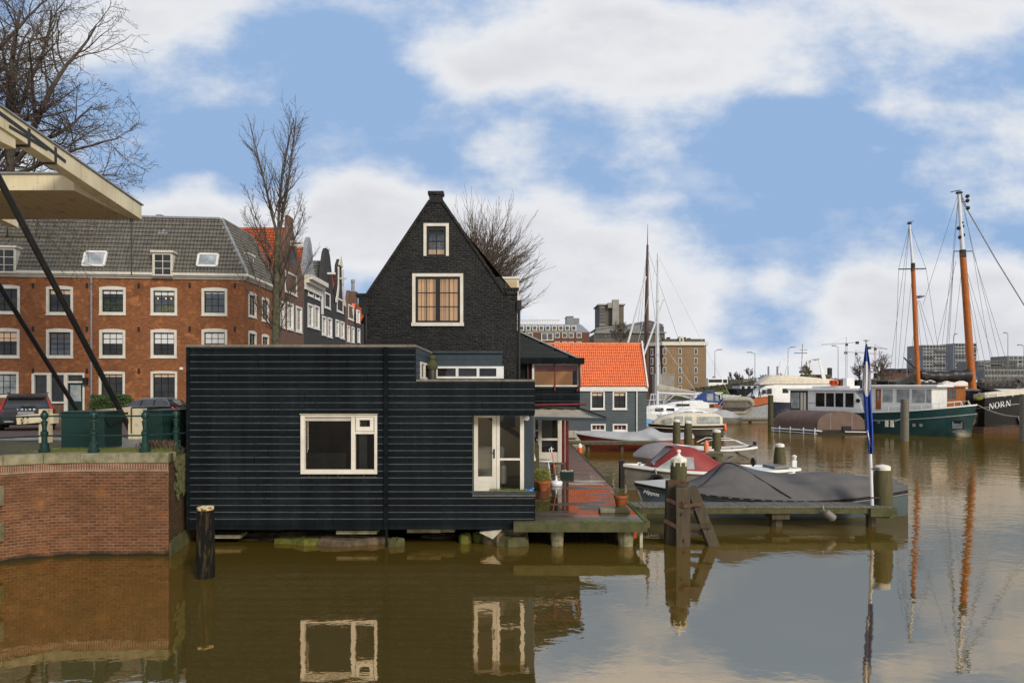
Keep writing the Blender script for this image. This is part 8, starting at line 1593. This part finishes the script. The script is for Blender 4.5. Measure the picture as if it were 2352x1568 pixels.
# terrace of gabled houses
Y = 420; a = thing('gabled_terrace', 'distant dark terrace of three gabled brick houses behind the masts', 'terrace', (X_(2060, Y), Y, 1.6)); mb = MB(); mb.box(X_(2030, Y), X_(2103, Y), Y, Y + 12, 1.5, Z_(856, Y)); mb.build('wall', M['brick_maroon'], a)
for px in (2052, 2078, 2093): mb = MB(); mb.prism([(X_(px - 12, Y), Y - .2, Z_(856, Y)), (X_(px + 12, Y), Y - .2, Z_(856, Y)), (X_(px + 5, Y), Y - .2, Z_(846, Y)), (X_(px - 5, Y), Y - .2, Z_(846, Y))], (0, 12, 0)); mb.build('gable', M['brick_dark'], a)
# ------------------------------------------------------------------ bank, hedge, bus, sheds
mb = MB(); rng = random.Random(21)
def clump(mb, c, r, n, s, flat=.6):
    for i in range(n):
        d = Vector((rng.gauss(0, 1), rng.gauss(0, 1), rng.gauss(0, 1))).normalized() * rng.random() ** .4; p = c + Vector((d.x * r, d.y * r, d.z * r * flat)); q_ = Vector((rng.uniform(-1, 1), rng.uniform(-.4, .4), rng.uniform(-1, 1))).normalized(); e = q_.orthogonal().normalized(); mb.add([p - q_ * s, p + e * s * .5, p + q_ * s, p - e * s * .5], [(0, 1, 2, 3)])
for i in range(90):
    t = i / 90; px = lerp(1600, 1780, t); clump(mb, P(px, lerp(902, 886, min(t * 1.4, 1)), 170), 2.4, 60, .6, .45)
tag(mb.build('bank_hedge', M['hedge_far'], None, loc=P(1690, 890, 170)), 'long dark brown hedge along the far bank right of the tan block', 'hedge')
mb = MB(); mb.prism([P(1560, 905, 172), P(1640, 893, 172), P(1760, 884, 172), P(1800, 884, 172), P(1800, 905, 172)], (0, 12, 0)); tag(mb.build('embankment', M['land']), 'bank', 'bank', kind='structure')
mb = MB()
for i in range(260): clump(mb, P(lerp(1640, 2360, i / 260), rng.uniform(877, 886), rng.uniform(300, 700)), rng.uniform(3, 7), 26, 1.4, .6)
tag(mb.build('treeline', M['far_foliage'], None, loc=P(2000, 880, 400)), 'hazy strip of brown winter trees along the far horizon', 'trees', kind='stuff')
Y = 200; b_ = thing('bus', 'white bus with a dark window band on the far bank', 'bus', P(1640, 888, Y)); mb = MB(); mb.box(X_(1626, Y), X_(1672, Y), Y, Y + 2.5, Z_(888, Y), Z_(868, Y)); mb.build('body', M['hull_white'], b_, bevel=.2); mb = MB(); mb.box(X_(1628, Y), X_(1658, Y), Y - .05, Y, Z_(878, Y), Z_(871, Y)); mb.box(X_(1661, Y), X_(1670, Y), Y - .05, Y, Z_(879, Y), Z_(871, Y)); mb.build('window', M['pane_dark'], b_)
for px in (1634, 1662): MB().lathe([(.5, 0), (.5, .2), (0, .2)], (X_(px, Y), Y - .15, Z_(889, Y)), 12, 'y').build('wheel', M['rubber'], b_)
for i, (p0, p1, t0_, b0_, m_, lab) in enumerate(((1672, 1706, 872, 888, 'tower_brown', 'brown slatted shed on the far bank right of the bus'), (1707, 1722, 870, 886, 'lamp_grey', 'small grey shed with a dark door on the far bank'), (1722, 1760, 880, 889, 'concrete_panel', 'low pale building behind the embankment'), (1768, 1800, 870, 886, 'brick_maroon', 'reddish roofed house behind the second lamp'), (1985, 2040, 872, 890, 'timber_green', 'long low green shed under the bare trees'), (1930, 1990, 873, 888, 'brick_maroon', 'low brown shed behind the motor yacht'))):
    Y = 205 + 6 * i; s_ = thing('far_shed', lab, 'shed', P((p0 + p1) / 2, b0_, Y), 'sheds on the far bank'); mb = MB(); mb.box(X_(p0, Y), X_(p1, Y), Y, Y + 5, 1, Z_(t0_ + 2, Y)); mb.build('wall', M[m_], s_); mb = MB(); mb.prism([(X_(p0 - .6, Y), Y - .3, Z_(t0_ + 2, Y)), (X_(p1 + .6, Y), Y - .3, Z_(t0_ + 2, Y)), (X_(p1, Y), Y - .3, Z_(t0_, Y)), (X_(p0, Y), Y - .3, Z_(t0_, Y))], (0, 5.6, 0)); mb.build('roof', M['roof_felt'], s_); mb = MB()
    for k in range(4): a0 = lerp(p0, p1, (k + .3) / 4); mb.box(X_(a0, Y), X_(a0 + (p1 - p0) * .1, Y), Y - .06, Y, Z_(b0_ - 4, Y), Z_(t0_ + 5, Y))
    mb.build('opening', M['pane_dark'], s_)
# street lamps
for i, (px, py, side, arm, by, lab) in enumerate(((1642, 806, 1, 16, 868, 'tall grey street lamp right of the tan brick block, arm pointing right'), (1734, 812, -1, 18, 870, 'tall grey street lamp second from the tan block, arm pointing left'), (1810, 800, 1, 16, 866, 'tall grey street lamp behind the motor yacht antenna'), (1925, 797, -1, 14, 868, 'tall grey street lamp between the motor yacht and the cranes'), (2190, 770, 1, 8, 868, 'street lamp rising between the two orange masts'), (2315, 767, -1, 9, 866, 'street lamp right of the two orange masts'), (2083, 828, 1, 10, 880, 'small street lamp left of the shorter orange mast'), (2352, 795, -1, 14, 870, 'street lamp at the right edge of the picture'))):
    Y = 255.0 if i < 6 else 240; l_ = thing('street_lamp', lab, 'street lamp', P(px, by, Y), 'tall lamps along the far road'); MB().tube([P(px, by + 6, Y), P(px, py, Y)], [.15, .09], 6).build('pole', M['lamp_grey'], l_); mb = MB(); mb.tube([P(px, py, Y), P(px + side * arm * .45, py - 2.5, Y)], .11, 5); mb.box(*sorted((X_(px + side * arm * .4, Y), X_(px + side * arm, Y))), Y - .4, Y + .4, Z_(py - 2.2, Y), Z_(py - 4.2, Y)); mb.build('lamp_head', M['lamp_grey'], l_)
# cranes
def crane(label, px, by, ty, jl, jr, jy, Y, m, jyr=None):
    c_ = thing('tower_crane', label, 'crane', P(px, by, Y), 'tower cranes on the horizon'); mb = MB(); w = .9
    for s in (-1, 1): mb.tube([P(px, by, Y) + Vector((s * w, 0, 0)), P(px, jy, Y) + Vector((s * w, 0, 0))], .24, 4)
    n = 14
    for k in range(n): z0, z1 = lerp(by, jy, k / n), lerp(by, jy, (k + 1) / n); s = 1 if k % 2 else -1; mb.tube([P(px, z0, Y) + Vector((s * w, 0, 0)), P(px, z1, Y) + Vector((-s * w, 0, 0))], .16, 4)
    mb.build('mast', M[m], c_); mb = MB(); jyr = jyr or jy
    for dy in (0, 2.2): mb.tube([P(jl, jy + 3.5 + dy * .6, Y), P(px, jy + dy, Y)], .2, 4)
    n = 12
    for k in range(n): mb.tube([P(lerp(jl, px, k / n), lerp(jy + 3.5, jy, k / n) + 1.2, Y), P(lerp(jl, px, (k + .5) / n), lerp(jy + 3.5, jy, k / n), Y)], .13, 4)
    mb.tube([P(px, jy + 1, Y), P(jr, jyr, Y)], .4, 4); mb.build('jib', M[m], c_); mb = MB(); mb.box(X_(jr - 5, Y), X_(jr + 1, Y), Y - 1, Y + 1, Z_(jyr + 5, Y), Z_(jyr - 1, Y)); mb.box(X_(px - 1.5, Y), X_(px + 2.5, Y), Y - 1.2, Y + 1.2, Z_(jy + 7, Y), Z_(jy + 2, Y)); mb.build('counterweight', M['iron_dark'], c_); mb = MB(); mb.tube([P(px, jy, Y), P(px, ty, Y)], .3, 5); mb.tube([P(px, ty, Y), P(lerp(jl, px, .4), jy + 2, Y)], .1, 4); mb.build('peak', M[m], c_)
crane('tallest white tower crane with a jib pointing left', 1944, 872, 774, 1886, 1971, 787, 760, 'crane_white', 785)
crane('smaller pale tower crane half behind the flag', 1966, 872, 803, 2010, 1945, 808, 780, 'crane_white')
crane('orange tower crane right of the flag', 2010, 870, 790, 2038, 1999, 797, 770, 'crane_orange')
# moored craft in the middle distance
def houseboat_far(label, p0, p1, pt, pb, Y, m, roof='roof_felt', wn_=4, stern=None):
    h_ = thing('moored_barge', label, 'barge', P((p0 + p1) / 2, pb, Y), 'moored craft in the middle distance'); x0, x1 = X_(p0, Y), X_(p1, Y); zt, zb = Z_(pt, Y), max(.0, Z_(pb, Y)); mb = MB(); mb.box(x0, x1, Y, Y + 4, lerp(zb, zt, .35), zt); mb.build('cabin', M[m], h_, bevel=.08); mb = MB(); mb.box(x0 - .2, x1 + .2, Y - .2, Y + 4.2, zt, zt + .15); mb.build('roof', M[roof], h_)
    mb = MB(); mb.prism([(x0 - .8, Y - .4, zb + .9), (x1 + 1.2, Y - .4, zb + 1.0), (x1 + .4, Y - .4, zb - .3), (x0 - .4, Y - .4, zb - .3)], (0, 4.8, 0)); mb.build('hull', M['hull_black'], h_)
    for k in range(wn_): a0 = lerp(x0, x1, (k + .25) / wn_); MB().box(a0, a0 + (x1 - x0) / wn_ * .5, Y - .06, Y, lerp(zb, zt, .6), lerp(zb, zt, .88)).build('window', M['pane_dark'], h_)
houseboat_far('moored white barge house left of the motor yacht', 1700, 1755, 884, 905, 112, 'hull_white')
houseboat_far('low moored cream barge behind the blue spray hood', 1600, 1650, 898, 915, 118, 'cloth_beige', wn_=3)
houseboat_far('moored pale barge below the two high-rise blocks', 2112, 2178, 874, 890, 120, 'hull_white', 'hull_white')
houseboat_far('dark moored barge right of the taller mast', 2262, 2320, 880, 897, 125, 'tower_brown')
houseboat_far('dark moored barge under the orange crane', 2040, 2100, 877, 893, 124, 'timber_black')
gb = thing('green_dinghy', 'bright green upturned dinghy on the bank behind the boom cover', 'dinghy'); mb = MB(); G = hull(mb, 5.5, 1.6, .9, .7, .8); mb.build('hull', M['moss_bright'], gb, smooth=True); place(gb, X_(1555 + 65, 120), 120, 4, Z_(905, 120))
sb = thing('blue_tarp_boat', 'boat under a blue tarpaulin behind the furled dark sail', 'boat'); mb = MB(); G = hull(mb, 6, 2, 1.2, 1.0, 1.0); mb.build('hull', M['hull_white'], sb, smooth=True); mb = MB(); cover(mb, G, pieces([(0, .5), (.5, 1.2), (1, .3)]), 0, 26, p=2); mb.build('tarpaulin', M['flag_blue'], sb, smooth=2); place(sb, X_(2160, 110), 110, 0, Z_(888, 110))
# ------------------------------------------------------------------ bare trees
def limb(mb, p, d, L, r, lev, rng, cfg):
    segs = max(2, int(cfg['seg'][lev])); pts = [Vector(p)]; dirs = Vector(d).normalized(); step = L / segs
    for i in range(segs):
        dirs = (dirs + Vector((rng.gauss(0, 1), rng.gauss(0, 1), rng.gauss(0, 1))) * cfg['wig'][lev] + Vector(cfg['up'][lev])).normalized(); pts.append(pts[-1] + dirs * step)
    rs = [max(cfg['rmin'], r * (1 - .72 * i / segs)) for i in range(segs + 1)]; mb.tube(pts, rs, (8, 6, 4, 3, 3)[min(lev, 4)], cap=False)
    if lev + 1 >= len(cfg['n']) + 1: return
    if lev >= len(cfg['n']): return
    n = cfg['n'][lev]; n = n if isinstance(n, int) else rng.randint(*n)
    for k in range(n):
        t = lerp(cfg['start'][lev], 1.0, (k + rng.random()) / n); i = min(int(t * segs), segs - 1); q_ = pts[i].lerp(pts[i + 1], t * segs - i); dd = (pts[i + 1] - pts[i]).normalized()
        a = rng.uniform(0, 6.283); o = dd.orthogonal().normalized(); o2 = dd.cross(o); side = o * math.cos(a) + o2 * math.sin(a); ang = R(rng.uniform(*cfg['ang'][lev])); nd_ = dd * math.cos(ang) + side * math.sin(ang)
        limb(mb, q_, nd_, L * rng.uniform(*cfg['len'][lev]) * (1 - .35 * t * cfg.get('tl', 1)), max(cfg['rmin'], rs[i] * cfg['rf']), lev + 1, rng, cfg)
def tree(name, label, base, trunk_pts, rads, limbs, cfg, seed, tm='bark', bm='twig'):
    t = thing(name, label, 'tree', base); mb = MB(); mb.tube(trunk_pts, rads, 12); mb.build('trunk', M[tm], t, smooth=True); rng = random.Random(seed); mb = MB()
    for (p, d, L, r) in limbs: limb(mb, p, d, L, r, 0, rng, cfg)
    mb.build('crown', M[bm], t); return t
# big tree at the upper left, behind the bridge
Y = 33.0; b0 = Vector((X_(-75, Y), Y, 2.45)); s_ = lambda px, py, dy=0: P(px, py, Y + dy)
cfg = dict(seg=(9, 7, 5, 4), wig=(.10, .17, .2, .24), up=((0, 0, .02), (0, 0, .01), (0, 0, -.005), (0, 0, 0)), rmin=.0075, n=(10, 7, 5), start=(.12, .12, .1), ang=((28, 62), (25, 60), (25, 65)), len=((.42, .68), (.42, .7), (.35, .65)), rf=.5)
tr = [b0, s_(-72, 700), s_(-58, 480), s_(-50, 400)]
L_ = []
for (px, py, tx, ty, dy, r) in ((-60, 470, 62, 300, 1, .17), (-50, 420, 30, 330, -.5, .16), (-55, 450, 20, 260, 1, .15), (24, 400, 60, 300, 1, .1), (60, 330, 168, 30, 0, .14), (24, 410, -20, 40, 0, .2), (10, 330, 70, 20, 1.5, .13), (30, 400, 265, 352, -1.2, .11), (40, 370, 215, 150, -2, .12), (60, 330, 225, 250, 1, .11), (20, 420, 200, 400, -2, .09), (-10, 300, 40, -60, 2, .16), (-30, 350, -140, 60, 0, .18), (40, 350, 130, 100, 2, .11), (20, 300, 10, 100, -2, .12), (30, 420, 60, 510, -5, .07), (-40, 200, 60, 120, 3, .12), (-60, 260, 90, 220, -3, .11), (-20, 130, 110, 10, 1, .11)):
    a, b = s_(px, py), s_(tx, ty, dy); L_.append((a, b - a, (b - a).length, r))
tree('large_bare_tree', 'large bare winter tree with dense fine twigs behind the drawbridge', b0, tr, [.36, .32, .26, .22], L_, cfg, 11)
mb = MB(); rng = random.Random(3); c2 = dict(cfg, n=(5, 4), seg=(8, 5, 4)); a = P(-60, 545, 27); limb(mb, a, P(95, 548, 27) - a + Vector((0, 0, .4)), 3.6, .06, 0, rng, c2); 
o = mb.build('low_branch', M['bark_moss'], bpy.data.objects['large_bare_tree'])
# tall slim tree before the canal houses
Y = 40.0; b0 = P(632, 888, Y); b0.z = 2.3; s_ = lambda px, py, dy=0: P(px, py, Y + dy)
cfg = dict(seg=(10, 7, 5), wig=(.035, .075, .13), up=((0, 0, .03), (0, 0, .10), (0, 0, .06)), rmin=.0065, n=(15, 8), start=(.08, .1), ang=((22, 48), (22, 50)), len=((.16, .36), (.28, .55)), rf=.46)
tr = [b0, s_(634, 780), s_(636, 660), s_(637, 560), s_(640, 530)]; L_ = []
for (px, py, tx, ty, dy, r) in ((637, 548, 600, 275, .4, .09), (639, 548, 625, 255, -.3, .085), (640, 545, 672, 290, .3, .10), (640, 545, 690, 268, -.4, .08), (638, 560, 655, 300, .8, .06), (628, 500, 590, 330, -.5, .05)):
    a, b = s_(px, py), s_(tx, ty, dy); L_.append((a, b - a, (b - a).length, r))
for (px, py, tx, ty, dy, r) in ((636, 640, 572, 480, .5, .06), (636, 620, 560, 490, -.5, .05), (636, 690, 600, 520, 1, .055), (637, 660, 705, 490, 0, .06), (637, 620, 712, 510, .6, .05), (636, 700, 690, 560, -.6, .05), (635, 740, 560, 560, 0, .05), (636, 735, 690, 600, .5, .045), (635, 760, 590, 690, -.4, .045), (636, 600, 555, 445, .2, .045), (636, 780, 668, 690, .2, .04), (635, 770, 540, 640, .7, .045), (637, 590, 690, 450, -.2, .045), (636, 650, 585, 560, -1, .05), (635, 720, 730, 590, 0, .04)):
    a, b = s_(px, py), s_(tx, ty, dy); L_.append((a, b - a, (b - a).length, r))
tree('slim_bare_tree', 'tall slim bare tree with upright leaders in front of the canal houses', b0, tr, [.28, .25, .21, .16, .12], L_, cfg, 5, 'bark_moss')
# pollard behind the gable house
Y = 62.0; b0 = P(1120, 888, Y); b0.z = 2.0; s_ = lambda px, py, dy=0: P(px, py, Y + dy); rng = random.Random(9); L_ = []
for i in range(430):
    ang = rng.uniform(-42, 84); hx, hy = rng.gauss(1105, 22), rng.uniform(600, 740); L = rng.uniform(3.2, 7.0) * (1 - .38 * max(0, ang) / 90) * (1 - .25 * max(0, -ang) / 40); a = s_(hx, hy, rng.uniform(-1.5, 1.5)); L_.append((a, Vector((math.sin(R(ang)), rng.uniform(-.35, .35), math.cos(R(ang)))), L, rng.uniform(.018, .036)))
for a_ in (-30, -10, 12, 30, 48, 64): L_.append((s_(1118, 760), Vector((math.sin(R(a_)), 0, math.cos(R(a_)))), 4.5, .13))
cfg = dict(seg=(7, 4), wig=(.05, .07), up=((0, 0, .035), (0, 0, .05)), rmin=.011, n=(8,), start=(.2,), ang=((10, 26),), len=((.22, .42),), rf=.6)
tree('pollarded_tree', 'bushy pollarded bare tree rising behind the black gable', b0, [b0, s_(1119, 800), s_(1116, 740)], [.4, .36, .3], L_, cfg, 4, 'bark', 'twig_brown')
# far bare trees
def far_tree(label, px, by, ty, w, Y, seed, dens=9):
    b0 = P(px, by, Y); h = (by - ty) / F * Y; ww = w / F * Y; rng = random.Random(seed); L_ = []
    for i in range(dens):
        a = rng.uniform(-58, 58); L_.append((b0 + Vector((0, 0, h * rng.uniform(.22, .55))), Vector((math.sin(R(a)) * ww / h * 1.15, rng.uniform(-.3, .3), math.cos(R(a)))), h * .6 * (1 - abs(a) / 170), h * .014))
    cfg = dict(seg=(5, 4, 3), wig=(.1, .14, .2), up=((0, 0, .05), (0, 0, .03), (0, 0, 0)), rmin=.045 * Y / 240, n=(8, 6), start=(.2, .2), ang=((25, 55), (25, 60)), len=((.35, .6), (.4, .6)), rf=.6)
    tree('bare_tree', label, b0, [b0, b0 + Vector((0, 0, h * .5)), b0 + Vector((0, 0, h * .8))], [h * .03, h * .022, h * .01], L_, cfg, seed, 'bark', 'twig_brown')['group'] = 'bare trees on the far bank'
far_tree('bare tree with a broad crown right of the flag', 2024, 884, 818, 50, 200, 31, 12)
far_tree('bare tree just left of the flag', 1975, 884, 826, 42, 205, 32, 10)
far_tree('small bare tree behind the radar arch of the motor yacht', 1852, 882, 838, 40, 210, 33)
far_tree('low bare tree left of the second lamp', 1720, 874, 846, 26, 230, 34, 7)
far_tree('bare tree in front of the brown tower wings', 1425, 800, 745, 90, 215, 35, 16)
for i, (px, ty) in enumerate(((1680, 858), (1690, 856), (1700, 858), (1755, 862), (1790, 860))): far_tree(['thin sapling right of the bus, first of three', 'thin sapling right of the bus, middle of three', 'thin sapling right of the bus, last of three', 'thin sapling beside the second street lamp', 'thin sapling left of the motor yacht roof'][i], px, 880, ty, 14, 225 + i, 40 + i, 5)
for o in bpy.data.objects:
    if o.type == 'EMPTY': o.empty_display_size = .1
